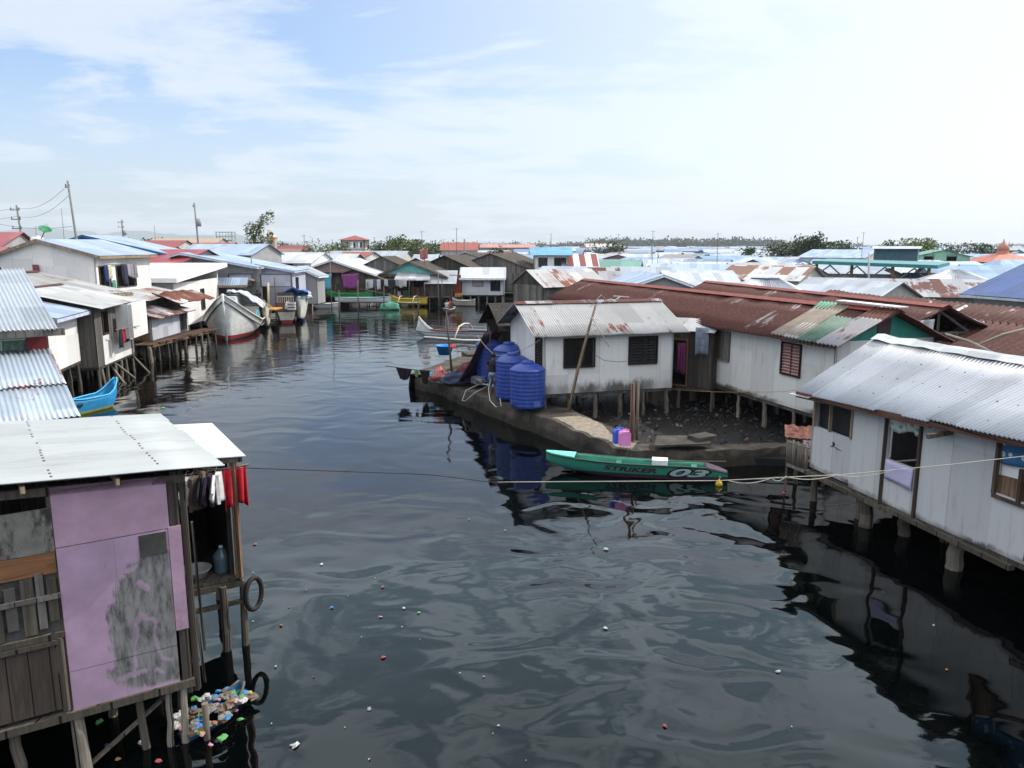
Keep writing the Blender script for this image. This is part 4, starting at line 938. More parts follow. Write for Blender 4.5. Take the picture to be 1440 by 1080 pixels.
# grey block house along the quay
core('block_house', 'long grey concrete-block house with a sloping pale roof behind the quay', 'house', (-27.9, 66.0), (-27.3, 71.5), 5.85, 6.3, .6, 4.75, 5.7, 1.2, plain('raw_blocks', (.24, .235, .225), .85, .25, 2), GALVB, [('l', 4.6, 1.9, 2.0, 1.0, 'board', None, LILACW), ('l', 7.4, 1.9, 2.6, 1.0, 'board', None, LILACW)], oh=.4, os=.5, trim=paint((.7, .72, .78)))
core('quay_shelter', 'open shelter with a thin pale roof on posts between white house and quay', 'shelter', PX(290, 63.5, 3), PX(345, 63.5, 3), 3.85, .1, 2.6, 3.75, 3.5, 1.2, WDARK, GALVB, walls='b', oh=.5, trim=WTAN)
core('mauve_house', 'small bluish-grey house with one sunlit side and an outer door behind the moored boats', 'house', PX(362, 66.5, 3) - V((.2, -5)), PX(362, 66.5, 3), 4.9, .05, 3.0, 4.85, 4.35, 1.1, LILACW, GALVB, [('r', .1, .6, .7, 2.2, 'door', None, WDARK), ('b', 1.2, 1.6, .8, 1.0, 'open')], oh=.3, walls='frb', trim=paint((.7, .72, .8)))
m = MB(); m.box((-26.0, 69, .95), (10.6, 14, .5)); tag(m.build('quay', CONC, org=(-23, 69, .7)), 'low concrete quay behind the moored boats', 'quay')
# ================================================================== RIGHT BANK
# ---- white stilt house in the right foreground
Ra, Rb = V((7.67, 19.13)), V((11.35, 4.5)); rd = (Rb - Ra).normalized(); rn = V((rd.y, -rd.x)); RL = (Rb - Ra).length
def RW(u, z, o=0.0): p = Ra + rd * u + rn * o; return V((p.x, p.y, z))
rh = thing('stilt_house', 'big white stilt house in the right foreground under a nailed corrugated roof', 'house', (*Ra, .9))
def ztop(u): return 2.95 + .048 * u
BR1, BR0 = Rb - rn * 3.6, Ra - rn * 3.6
m = MB()
def rwall(u0, u1, z0, zt=None, holes=()):
    wall(m, RW(u0, 0), RW(u1, 0), z0, ztop(u0) if zt is None else zt, holes)
zA = 2.72
rwall(0, 1.52, .88, None, [(.12, 1.10, 1.36, .82)]); rwall(1.52, 2.65, .82, None); rwall(2.65, 3.62, .78, None, [(.0, 1.05, .97, 1.25)]); rwall(3.62, 5.5, .80, None); rwall(5.5, 7.55, .84, None, [(.05, 1.12, 1.95, 1.30)]); rwall(7.55, RL, .84)
wall(m, BR0, Ra, .88, 2.9, [(1.2, .1, .8, 1.8)]); wall(m, Rb, BR1, .88, 3.0); wall(m, BR1, BR0, .88, 2.9)
for E, sg in ((Ra, 1), (Rb, -1)):
    pk = E - rn * 1.75; bk = E - rn * 3.6; m.prism([V((*E, 2.9)), V((*pk, 4.1)), V((*bk, 2.9))], V((rd.x, rd.y, 0)) * .06 * sg)
RHW = board('grey_white_board', (.50, .495, .49), seam=1.22, amt=.4, mould=.14); m.build('wall', RHW, rh)
m = MB(); m.prism([V((*p, .74)) for p in (Ra - rd * -.02, Rb, BR1, BR0)], (0, 0, .08)); m.build('floor', WDARK, rh)
m = MB()
for u0, u1 in ((-.05, 2.9), (2.9, 6.1)): m.bar(RW(u0, .74, .03), RW(u1, .70, .03), .14, .10)
m.build('floor_beam', CORNW, rh)
r0, r1 = V((9.30, 19.45, 4.22)), V((9.30, 19.45, 4.22)) + V((rd.x, rd.y, 0)) * 15.2
ee = [RW(-.35, 2.80, .34), RW(4.2, 3.03, .38), RW(4.2, 3.09, .46), RW(15, 3.60, .46)]
us = [0, 4.55 / 15.2]; rA, rB, rC = r0, r0.lerp(r1, us[1]), r1
RHR = roofm('nailed_corrugated_sheet', (.49, .51, .55), .03, nails=True, nrow=.62, ncol=.24, nkeep=.45, metal=.15, rough=.6, sw=.95, rowl=5)
m = MB(); rsheet(m, rA, rB, ee[1], ee[0], .10, .012, .012); m.build('roof', RHR, rh)
m = MB(); rsheet(m, rB + V((0, 0, .03)), rC + V((0, 0, .03)), ee[3], ee[2], .10, .012, .012); m.build('roof', RHR, rh)
bkz = [BR0 - rn * .4 + V((0, 0)), BR1 - rn * .4]
m = MB(); rsheet(m, rC, rA, V((*(BR0 - rn * .4 - rd * .3), 2.75)), V((*(BR1 - rn * .4), 2.75)), .2, .012, .02); m.build('roof', GALVO, rh)
m = MB(); m.sheet(lambda u, v: r0.lerp(r1, u) + V((-rn.x, -rn.y, 0)) * (v - .5) * .42 + V((0, 0, .07 - abs(v - .5) * .26 + .05 * mnoise.noise(V((u * 30, v * 2, 0))))), 60, 4, .012, (15, .42), False); m.build('ridge_cap', roofm('crumpled_flashing', (.62, .62, .62), .12, rough=.45), rh)
m = MB(); m.bar(RW(-.3, 2.74, .30), RW(4.2, 2.97, .33), .05, .14); m.bar(RW(4.25, 3.02, .38), RW(13, 3.43, .38), .05, .14); m.build('fascia', wood('reddish_fascia', (.12, .062, .045), .3, .3, True), rh)
m = MB(); m.prism([RW(-.45, 2.72, .42), RW(.35, 2.76, .42), RW(.1, 2.86, -.5), RW(-.55, 2.84, -.5)], (0, 0, .015)); m.build('roof_flap', GALVO, rh)
MB().bar(RW(4.42, 2.86, -.1), RW(4.38, 2.78, .55), .07, .09).build('rafter_end', POST, rh)
MB().bar(RW(-.32, 2.70, .12), RW(.4, 2.72, .12), .05, .06).build('rafter_end', WBROWN, rh)
# openings
m = MB(); 
for a_, b_ in (((.10, 1.98), (.10, 2.80)), ((.70, 1.98), (.70, 2.86)), ((1.50, 1.98), (1.50, 2.9))): m.bar(RW(*a_, .0), RW(*b_, .0), .06, .07)
wf = m.build('window', WTAN, rh); MB().prism([RW(.12, 1.99, -.12), RW(1.48, 1.99, -.12), RW(1.48, 2.8, -.12), RW(.12, 2.75, -.12)], (.01, 0, 0)).build('screen', plain('black_tarp', (.012, .012, .013), .5, .4, 2, bump=.05), wf)
m = MB()
for a_, b_ in (((2.63, .76), (2.63, 3.05)), ((3.64, .80), (3.64, 3.1))): m.bar(RW(*a_, .02), RW(*b_, .02), .07, .06)
wf = m.build('window', wood('frame_brown', (.075, .05, .04), .3, .3), rh)
FLOR = NT('floral_curtain'); fu = FLOR.new('ShaderNodeUVMap').outputs[0]; vo = FLOR.new('ShaderNodeTexVoronoi'); vo.inputs['Scale'].default_value = 9; FLOR.link(fu, vo.inputs['Vector']); FLORAL = FLOR.fin(FLOR.mix(FLOR.step(vo.outputs['Distance'], .25, .5), (.20, .33, .22), (.62, .65, .60)), .9)
fn = lambda a_, b_: RW(2.69 + a_ * .91, 3.02 - b_ * (.50 + .06 * math.sin(a_ * 7)), .0 - .05 * b_ + .03 * math.sin(a_ * 24))
MB().sheet(fn, 30, 6, .008, (.97, .5)).build('curtain', FLORAL, wf)
fn = lambda a_, b_: RW(2.74 + a_ * .80, 1.84 - b_ * (.44 + .03 * a_), .035 + .012 * math.sin(a_ * 5 + b_ * 3))
tag(MB().sheet(fn, 10, 5, .02, (.86, .44)).build('towel', plain('lilac_towel', (.50, .48, .66), .95, .2, 30), org=RW(3, 1.8)), 'pale lilac towel draped over the sill of the white house middle window', 'towel')
VO = NT('blue_daisy_curtain'); vu = VO.new('ShaderNodeUVMap').outputs[0]; vo = VO.new('ShaderNodeTexVoronoi'); vo.inputs['Scale'].default_value = 5.2; vo.inputs['Randomness'].default_value = .55; VO.link(vu, vo.inputs['Vector'])
DAISY = VO.fin(VO.mix(VO.step(vo.outputs['Distance'], .10, .13), (.55, .45, .2), VO.mix(VO.step(vo.outputs['Distance'], .27, .33), (.62, .66, .66), (.045, .16, .32))), .9)
m = MB()
for a_, b_ in (((5.51, 1.90), (7.53, 1.90)), ((5.51, 3.26), (7.53, 3.26)), ((5.52, 1.93), (5.52, 3.23)), ((6.05, 1.93), (6.05, 2.55)), ((7.51, 1.93), (7.51, 3.23))): m.bar(RW(*a_, .01), RW(*b_, .01), .08, .06)
wf = m.build('window', wood('sill_brown', (.11, .07, .05), .3, .3), rh)
fn = lambda a_, b_: RW(5.57 + a_ * 1.88, 3.13 - b_ * (.60 - .05 * math.sin(a_ * 4)), -.03 + .035 * math.sin(a_ * 16))
MB().sheet(fn, 30, 6, .008, (1.88, .6)).build('curtain', DAISY, wf)
MB().prism([RW(5.55, 1.95, -.05), RW(7.5, 1.95, -.05), RW(7.5, 2.42, -.05), RW(5.55, 2.30, -.05)], (-.02, -.005, 0)).build('panel', WBROWN, wf)
MB().prism([RW(5.55, 2.3, -.10), RW(7.5, 2.42, -.10), RW(7.5, 2.65, -.10), RW(5.55, 2.60, -.10)], (-.02, -.005, 0)).build('cloth', WHITE2, wf)
m = MB(); c = RW(.88, 1.66, .012)
dr3 = V((rd.x, rd.y, 0))
for pts in ([(-.10, -.05), (.0, .03), (.02, .0), (-.02, -.02)], [(0, .03), (.03, .12), (.06, .05), (.04, 0)], [(.02, 0), (.20, -.03), (.36, -.03), (.2, -.045), (.05, -.02)], [(-.02, .05), (-.03, .1), (.02, .06)]): m.prism([c + dr3 * x_ + V((0, 0, z_)) for x_, z_ in pts], V((rn.x, rn.y, 0)) * .004)
m.build('bird_mark', paint((.05, .05, .06)), rh)
MB().bar(RW(6.3, 1.02, .01), RW(6.7, .98, .01), .04, .2).build('patch', WGREY, rh)
for u, r, o in ((.12, .09, -.1), (1.55, .10, -.35), (2.05, .16, -.15), (2.75, .13, -.6), (3.3, .10, -1.2), (4.56, .17, -.25), (6.0, .12, -1.6), (8.6, .15, -.3), (1.0, .09, -1.9), (4.2, .12, -2.6), (10.5, .15, -.3)):
    p = RW(u, 0, o); stilt(rh, p.x, p.y, -.6, .76, r, POSTP if u == 4.56 else None)
# picket pen at its far end
pen = thing('picket_pen', 'small picket pen under torn rusty tin at the end of the white stilt house', 'pen', (7.3, 19.7, .6))
m0, m1 = G(1106, 652, .75), RW(-.02, .8, .02)
for k in range(11):
    p = m0.lerp(m1, k / 10.5); MB().tube([V((p.x, p.y, .72)), V((p.x + random.uniform(-.02, .02), p.y, 1.42 + random.uniform(-.05, .03)))], .026, 6).build('picket', POSTP, pen)
m = MB(); m.bar(V((m0.x, m0.y, .74)), V((m1.x, m1.y, .72)), .06, .08); m.bar(V((m0.x, m0.y, 1.36)), V((m1.x, m1.y, 1.36)), .04, .05); m.bar(V((m0.x, m0.y, .74)), V((m0.x + 1.2, m0.y + .3, .74)), .06, .08); m.build('rail', WGREY, pen)
m = MB(); fn = lambda u, v: V((m0.x - .05 + u * .75 + v * .3, m0.y + .1 - u * .45 + v * .9, 1.48 + .08 * mnoise.noise(V((u * 6, v * 5, 1))) + v * .12)); m.sheet(fn, 14, 8, .015, (.9, .9), False); m.build('tin_cover', roofm('orange_rust_sheet', (.26, .22, .21), .85, (.10, .035, .024), sw=.3), pen)
cloth('rag', V((m0.x + .35, m0.y - .12, 1.44)), V((m0.x + .72, m0.y - .35, 1.44)), .42, plain('white_red_rag', (.50, .42, .45), .9, .6, 9, dirt=(.3, .05, .06), dirt_at=.6), 'white and red rag hung over the bamboo picket pen', 'rag')
stilt(pen, m0.x, m0.y, -.6, .7, .03); stilt(pen, m0.x + .5, m0.y + .6, -.6, .7, .06)
# ---- sea wall and spur
sw = thing('sea_wall', 'old cracked concrete sea wall running along the canal below the blue tanks', 'sea wall', (3, 22, 0))
path = [V((13, 23.0)), V((8.2, 22.55)), V((5.8, 22.1)), V((3.75, 21.75)), V((3.05, 22.15)), V((.95, 26.2)), V((-.35, 28.2)), V((-1.6, 30.4)), V((-3.0, 33.0)), V((-4.45, 35.0))]
tops = [.46, .46, .48, .54, .58, .64, .64, .60, .52, .44]; wid = [.55, .55, .6, .95, .95, 1.5, 1.6, 1.5, 1.2, .8]
nrm = []
for i in range(len(path)):
    d_ = (path[min(i + 1, len(path) - 1)] - path[max(i - 1, 0)]).normalized(); nrm.append(V((d_.y, -d_.x)))
def swf(t):
    k = min(int(t), len(path) - 2); f = t - k; return path[k].lerp(path[k + 1], f), nrm[k].lerp(nrm[k + 1], f), tops[k] * (1 - f) + tops[k + 1] * f, wid[k] * (1 - f) + wid[k + 1] * f
m = MB()
def fw(u, v):
    p, n_, zt, w_ = swf(u * (len(path) - 1)); q = mnoise.noise(V((p.x * .9, p.y * .9, v * 3))) ; r = v * 3
    if r <= 1: o, z = .10 * (1 - r) , -.6 + (zt + .6) * r
    elif r <= 2: o, z = -w_ * (r - 1), zt
    else: o, z = -w_, zt - (r - 2) * (zt + .4)
    o += .14 * q + .06 * mnoise.noise(V((p.x * 3.1, p.y * 3.1, v * 9))); z += (.07 * mnoise.noise(V((p.x * 2, p.y * 2, r))) if r >= .7 else 0)
    e = p - n_ * o * -1 if False else p + n_ * -o
    return V((e.x, e.y, z))
m.sheet(fw, 220, 30, .03, (26, 3.5), False); m.build('wall', CONC, sw)
def fsp(u, v):
    p = V((-4.75, 34.9)).lerp(V((-2.5, 41.6)), u); nn_ = V((.95, -.32)); o, z = [(-.05, -.6), (0, .62), (1.15, .66), (1.2, -.6)][min(3, int(v * 3 + .01))]
    q = mnoise.noise(V((p.x * 1.1, p.y * 1.1, v * 4))); e = p + nn_ * (o + .12 * q); return V((e.x, e.y, z + .07 * q))
m = MB(); m.sheet(fsp, 40, 3, .03, (7, 3), False); m.build('spur', CONC, sw)
m = MB(); m.box((-1.85, 41.2, .3), (1.5, 1.3, 1.0), .3); m.build('end_block', CONCD, sw)
m = MB(); m.prism([(4.15, 21.72, .70), (5.9, 22.1, .66), (6.0, 22.9, .70), (4.4, 22.75, .74)], (0, 0, .06)); m.box((5.75, 22.55, .78), (.75, .5, .16), .55); m.build('broken_slab', CONCD, sw)
SUNLIT_SAND = plain('sunlit_sand', (.26, .22, .17), .95, .35, 9, dirt=(.12, .1, .08), bump=.02)  # pale sand colour paints in the sunlit patch on the wall top
m = MB(); fn = lambda u, v: fw((3.35 + 1.5 * u) / 9, (1.10 + (.72 + .12 * math.sin(u * 9)) * v) / 3) + V((0, 0, .022)); m.sheet(fn, 60, 12, .02, (4, .6), False); tag(m.build('sunlit_patch', SUNLIT_SAND, org=(2.4, 24, .8)), kind='stuff')
# litter on the mud under the houses
LIT = NT('litter_mix'); r_ = LIT.white(LIT.new('ShaderNodeUVMap').outputs[0]); cr = LIT.new('ShaderNodeValToRGB'); cr.color_ramp.interpolation = 'CONSTANT'
for i, (p_, c_) in enumerate([(0, (.03, .03, .03)), (.4, (.03, .028, .025)), (.7, (.07, .068, .065)), (.87, (.16, .16, .16)), (.89, (.03, .04, .1)), (.93, (.16, .03, .03)), (.96, (.2, .12, .17))]):
    e = cr.color_ramp.elements[i] if i < 2 else cr.color_ramp.elements.new(p_); e.position = p_; e.color = (*c_, 1)
LIT.link(r_, cr.inputs[0]); LITTER = LIT.fin(cr.outputs[0], .8)
m = MB(); rnd = random.Random(5)
for k in range(1000):
    x_, y_ = rnd.uniform(2.2, 10), rnd.uniform(22.6, 31)
    if x_ < 4.3 - (y_ - 22) * .5: continue
    p = V((x_, y_, .26 + rnd.uniform(0, .09))); s = rnd.uniform(.02, .10); a_ = V((rnd.gauss(0, 1), rnd.gauss(0, 1), rnd.gauss(0, 1.6))).normalized(); b_ = a_.orthogonal().normalized() * s; c_ = a_.cross(b_) * rnd.uniform(.4, 1)
    u = (rnd.random(), rnd.random()); m.prism([p + b_, p + c_, p - b_ * .8, p - c_], a_ * .012); m.u[-24:] = [u] * 24
tag(m.build('litter', LITTER, org=(6, 26, .2)), kind='stuff')
# ---- green racing boat
gb = thing('boat', 'long green open boat numbered 03, moored by the sea wall', 'boat', (1.0, 21.75, 0))
gax = V((6.05, 20.75)) - V((1.0, 21.75)); glen = gax.length; gax.normalize(); gs = V((gax.y, -gax.x))
gst = []
for t in [0, .04, .1, .18, .3, .45, .6, .75, .88, .95, 1.0]:
    hb = .36 * (math.sin(math.pi * min(1, (t + .0) ** .75 * .98 + .005)) ** .62 if t < 1 else .0); hb = max(hb, .015)
    if t > .72: hb = .31 * math.sqrt(max(0, 1 - ((t - .72) / .30) ** 2)) + .0
    zg = .45 + .10 * (1 - t) ** 3 - .05 * math.sin(math.pi * t) - (.22 * max(0, (t - .84) / .16) ** 1.4)
    zk = -.14 + .45 * (1 - t) ** 5 + .12 * max(0, (t - .8) / .2) ** 2
    gst.append((t * glen, max(hb, .015), zg, min(zk, zg - .04), 0))
GREEN = bands('green_boat_paint', [(.095, (.06, .03, .05)), (.125, (.02, .05, .04)), (9, (.035, .235, .165))], .5)
gorg = V((1.0, 21.75, 0)); gp = .42
m = MB(); hull(m, gst, gax, gorg, gp, 7, .035, .1); m.build('hull', GREEN, gb)
m = MB(); rails(m, gst, gax, gorg, .035); m.build('rail', paint((.25, .30, .25)), gb)
g3, s3 = V((*gax, 0)), V((*gs, 0))
def interp(y, k):
    for q0_, q1_ in zip(gst[:-1], gst[1:]):
        if q0_[0] <= y <= q1_[0]: f = (y - q0_[0]) / (q1_[0] - q0_[0]); return q0_[k] * (1 - f) + q1_[k] * f
    return gst[-1][k]
m = MB(); fn = lambda u, v: gorg + g3 * (.01 + u * .85) + s3 * ((v - .5) * 2 * interp(.01 + u * .85, 1) * .98) + V((0, 0, interp(.01 + u * .85, 2) + .02 + .03 * (1 - (2 * v - 1) ** 2))); m.sheet(fn, 14, 6, .02, (1, .5)); m.build('bow_deck', paint((.45, .85, .76), dirt=False), gb)
m = MB(); fn = lambda u, v: gorg + g3 * (glen * .88 + u * glen * .115) + s3 * ((v - .5) * 2 * interp(glen * .88 + u * glen * .115, 1) * .97) + V((0, 0, interp(glen * .88 + u * glen * .115, 2) + .012)); m.sheet(fn, 8, 6, .02, (.6, .5)); m.build('stern_deck', plain('dark_violet_paint', (.07, .04, .075), .5), gb)
MB().box(gorg + g3 * glen * .635 + s3 * .02 + V((0, 0, .46)), (.44, .36, .14), ax=(g3, s3, V((0, 0, 1)))).build('engine_cover', paint((.85, .86, .86), dirt=False), gb)
for t in (.41, .82): MB().box(gorg + g3 * glen * t + V((0, 0, .34)), (.16, interp(glen * t, 1) * 1.75, .03), ax=(g3, s3, V((0, 0, 1)))).build('seat', plain('green_seat', (.03, .17, .12), .6), gb)
MB().tube([gorg + g3 * glen * .55 + s3 * .2 + V((0, 0, .50)), gorg + g3 * glen * .99 + s3 * -.1 + V((0, 0, .52))], .014, 6).build('oar', POST, gb)
def hullpt(y, h, out):      # a point on the near side of the hull, h between keel 0 and gunwale 1
    hb, zg, zk = interp(y, 1), interp(y, 2), interp(y, 3); t = max(.02, h); return gorg + g3 * y + s3 * (hb * t ** gp + out) + V((0, 0, zk + (zg - zk) * t ** 1.3))
def letters(nm, txt, y0, y1, h0, h1, shear, mat, out, bold=0.0, lift=0.0):
    me = text_mesh(txt, 1.0, shear, 0, bold); xs = [v.co.x for v in me.vertices]; ys = [v.co.y for v in me.vertices]; x0, x1, a0, a1 = min(xs), max(xs), min(ys), max(ys); m = MB()
    for p in me.polygons: 
        m.face([hullpt(y0 + (me.vertices[i].co.x - x0) / (x1 - x0) * (y1 - y0), h0 + (me.vertices[i].co.y - a0) / (a1 - a0) * (h1 - h0), out) for i in p.vertices])
    return m.build(nm, mat, gb)
letters('number_outline', '03', glen * .675, glen * .915, .48, .97, .35, paint((.06, .06, .07), dirt=False), .008, .075)
letters('number', '03', glen * .69, glen * .90, .54, .92, .35, paint((.66, .72, .72), dirt=False), .014, .03)
letters('lettering', 'STRIKER', glen * .33, glen * .62, .64, .88, .25, plain('dark_plum_paint', (.045, .02, .04), .5), .008, .04)
# jugs, post, buoy
for k, (px, c, nm) in enumerate([(870, (.05, .12, .55), 'blue'), (878, (.72, .25, .55), 'pink')]):
    b_ = G(px, 626 if k else 623, .74); j = thing('jerrycan', nm + ' plastic jerrycan on the corner of the sea wall', 'jerrycan', b_); mt = plain(nm + '_can_plastic', c, .35, .12)
    m = MB(); pr = [(-.16, 0), (.16, 0), (.16, .36), (.12, .42), (-.12, .42), (-.16, .36)]; rz_ = .25
    cx_ = V((math.cos(rz_), math.sin(rz_), 0)); cy_ = V((-math.sin(rz_), math.cos(rz_), 0)); m.prism([b_ + cx_ * x_ - cy_ * .10 + V((0, 0, z_)) for x_, z_ in pr], cy_ * .2); m.build('body', mt, j)
    MB().tube([b_ + cx_ * -.08 + V((0, 0, .41)), b_ + cx_ * -.08 + V((0, 0, .475)), b_ + cx_ * .06 + V((0, 0, .475)), b_ + cx_ * .06 + V((0, 0, .41))], .018, 6).build('handle', mt, j)
    MB().lathe([(.03, .42), (.03, .46), (.0, .465)], b_ + cx_ * .11, 10).build('cap', mt, j)
pb = G(888, 616, .7); tag(MB().tube([pb - V((0, 0, .6)), pb + V((.01, 0, .6)), pb + V((.0, .02, 1.7))], [.075, .07, .06], 9).build('mooring_post', wood('rust_brown_post', (.20, .11, .08), .5, .3), org=pb), 'reddish wooden post standing at the corner of the sea wall', 'post')
pb2 = pb + V((.22, .35, 0)); tag(MB().tube([pb2 - V((0, 0, .5)), pb2 + V((0, 0, 1.72))], [.045, .04], 7).build('mooring_post', POST, org=pb2), 'thinner dark pole just behind the reddish post', 'post')
by = G(1011, 681, .03); b2 = thing('buoy', 'small yellow float on the water at the end of the green boat', 'buoy', by); MB().lathe([(.0, -.08), (.07, -.06), (.105, .0), (.07, .07), (.02, .1), (.02, .15), (.0, .155)], by, 14).build('float', paint((.72, .62, .12)), b2); MB().tube([by + V((0, 0, .14)), by + V((.03, 0, .2)), by + V((.0, 0, .22))], .012, 5).build('loop', ROPE, b2)
# ---- blue tanks and the man beside them
TANK = plain('blue_tank_plastic', (.022, .055, .27), .45, .35, 1.2, dirt=(.012, .035, .16), dirt_at=.62, bump=.002)
for k, (x_, y_, r_, h_, lb) in enumerate([(.56, 27.1, .63, 1.35, 'front blue water tank, lowest and nearest the sea wall edge'), (.02, 28.75, .64, 1.42, 'second blue water tank, half hidden behind the front one'), (-.12, 30.5, .64, 1.60, 'third blue water tank against the white house wall behind the man'), (-.98, 32.2, .55, 1.60, 'hindmost slim blue water tank beside the purple drape')]):
    t = thing('water_tank', lb, 'water tank', (x_, y_, .8), 'blue water tanks beside the white house'); pr = [(r_ * .97, 0)]
    for i in range(9):
        z_ = .04 + (h_ - .1) * i / 9; pr += [(r_, z_), (r_, z_ + (h_ - .1) / 9 * .78), (r_ * .99, z_ + (h_ - .1) / 9 * .86)]
    pr += [(r_, h_ - .04), (r_ * 1.015, h_ - .02), (r_ * 1.015, h_), (r_ * .96, h_ + .03), (r_ * .7, h_ + .15), (r_ * .36, h_ + .22)]
    MB().lathe(pr, (x_, y_, .8), 40).build('body', TANK, t)
    MB().lathe([(r_ * .36, h_ + .20), (r_ * .36, h_ + .27), (r_ * .30, h_ + .30), (.0, h_ + .31)], (x_, y_, .8), 24).build('lid', TANK, t)
    if k == 0:
        MB().box((x_ + .32, y_ - .56, .98), (.26, .012, .2), .5).build('label', paint((.30, .38, .62)), t); MB().tube([(x_ - .5, y_ - .42, .95), (x_ - .6, y_ - .5, .95)], .035, 8).build('outlet', paint((.2, .2, .22)), t)
person('man in a black shirt and grey shorts reaching right across the blue tanks', (-.72, 29.0, .80), R(68), 1.62, (.016, .016, .02), (.20, .25, .32), larm=None, rarm=((.42, .06, 1.30), (.66, .14, 1.42)), grp=None)
PIPE = plain('grey_pipe', (.40, .40, .38), .5, .2)
for pts, lb in (([G(690, 537, .9), G(672, 541, .95), G(655, 549, .8), G(650, 563, .4), G(654, 564, .45), G(668, 552, .8), G(686, 543, .95)], 'loop of grey pipe drooping over the sea wall by the tanks'), ([A(690, 533, 29), A(687, 547, 28.6), A(689, 563, 27.6), A(697, 572, 27.2), A(705, 572, 27), A(703, 560, 27.6)], 'grey hose hanging down in front of the tanks to the water')):
    m = MB(); m.tube(pts, .017, 7); tag(m.build('hose', PIPE, org=pts[0]), lb, 'hose')
tag(MB().box(G(672, 534, .95), (.42, .5, .28), .5).tube([G(668, 533, 1.0), G(679, 536, 1.15), G(684, 538, .95)], .06, 8).build('pump', plain('pump_metal', (.36, .36, .36), .5, .5, 8, metal=.4), org=G(672, 534, .9)), 'small grey water pump on the sea wall left of the man', 'pump')
# ---- the white house behind the tanks
WIN = wood('window_dark_brown', (.035, .022, .018), .3, .2)
CHW = board('white_board_stained', (.62, .615, .60), amt=.45, mould=.5)
chs = core('white_house', 'low white house with two dark windows and a grey corrugated roof behind the blue tanks', 'house', (.54, 29.31), (5.45, 30.72), 4.3, 2.2, 2.2, 3.42, 3.42, 1.2, CHW, GALVO, [('f', .78, .98, 1.12, .98, 'open', WIN), ('f', 3.32, 1.0, 1.08, .95, 'louver', WIN, plain('dark_louver', (.03, .03, .032), .3, .2)), ('l', 3.55, .98, .62, 1.0, 'louver', WIN, WIN)], oh=.34, os=.5, corr=.09, stilts=1.0, ridge=RUSTG, sag=.03, mud=-.1)
STAIN = plain('black_mould', (.05, .05, .042), .9, .5, 4)
m = MB(); d_ = (V((6.06, 28.6)) - V((1.15, 27.19))).normalized(); n_ = V((d_.y, -d_.x)); o_ = V((1.15, 27.19))
# TV antenna on its bamboo pole
pl_ = A(794, 580, 26.7); pt_ = A(838, 428, 26.9); an = thing('antenna_pole', 'leaning bamboo pole with a TV antenna in front of the white house', 'antenna pole', (pl_.x, pl_.y, .3))
MB().tube([V((pl_.x, pl_.y, .0)), pl_.lerp(pt_, .4) + V((.03, 0, 0)), pt_.lerp(pl_, .2), pt_], [.06, .055, .045, .035], 8).build('pole', wood('bamboo', (.33, .24, .16), .5, .2), an)
m = MB(); m.tube([A(832, 446, 26.7), A(857, 488, 26.4)], .016, 6); m.tube([A(823, 470, 26.6), A(840, 461, 26.9)], .012, 5); m.tube([A(830, 432, 26.8), A(846, 414, 27.2), A(854, 424, 27)], .012, 5); m.tube([A(838, 428, 26.9), A(860, 420, 27.2)], .012, 5)
for k in range(4): p = A(834 + k * 6, 449 + k * 10, 26.6); m.tube([p + V((-.2, .1, .05)), p + V((.2, -.1, -.02))], .007, 5)
m.build('antenna', paint((.62, .60, .56)), an)
ar = A(868, 417, 31); an2 = thing('roof_antenna', 'pale T-shaped TV antenna standing above the ridge of the white house', 'antenna', ar); m = MB(); m.tube([A(858, 428, 31), A(872, 417, 31)], .03, 6); m.tube([A(863, 416, 31), A(885, 418, 31)], .02, 6); m.tube([A(872, 417, 31) + V((-.25, .2, 0)), A(872, 417, 31) + V((.25, -.2, .0))], .015, 5); m.build('aerial', paint((.72, .70, .66)), an2)
# dark lean-to left of the white house, with its drape
dlt = core('thatch_lean_to', 'dark thatched lean-to with junk below, at the left end of the white house', 'shed', (-.75, 33.3), (1.7, 34.0), 4.0, 1.6, 1.4, 3.2, 3.2, .9, WDARK, NIPAD, oh=.4, walls='br', sag=.08)
for x_, y_ in ((-.9, 31.7), (-1.0, 33.5), (.2, 31.9)): stilt(dlt, x_, y_, -.4, 3.0, .05)
fn = lambda u, v: V((-1.15 - 1.25 * v + .75 * u, 31.3 + .2 * v + 1.2 * u, 2.95 - 2.1 * v - .25 * math.sin(v * 3.14) + .07 * math.sin(u * 14 + v * 5) + .08 * mnoise.noise(V((u * 3, v * 4, 1)))))
tag(MB().sheet(fn, 14, 14, .015, (1.5, 2.5)).build('drape', plain('purple_net', (.03, .014, .032), .9, .5, 6), org=(-1.5, 31.3, 2)), 'dark purple drape slung from the lean-to down to the sea wall', 'drape')
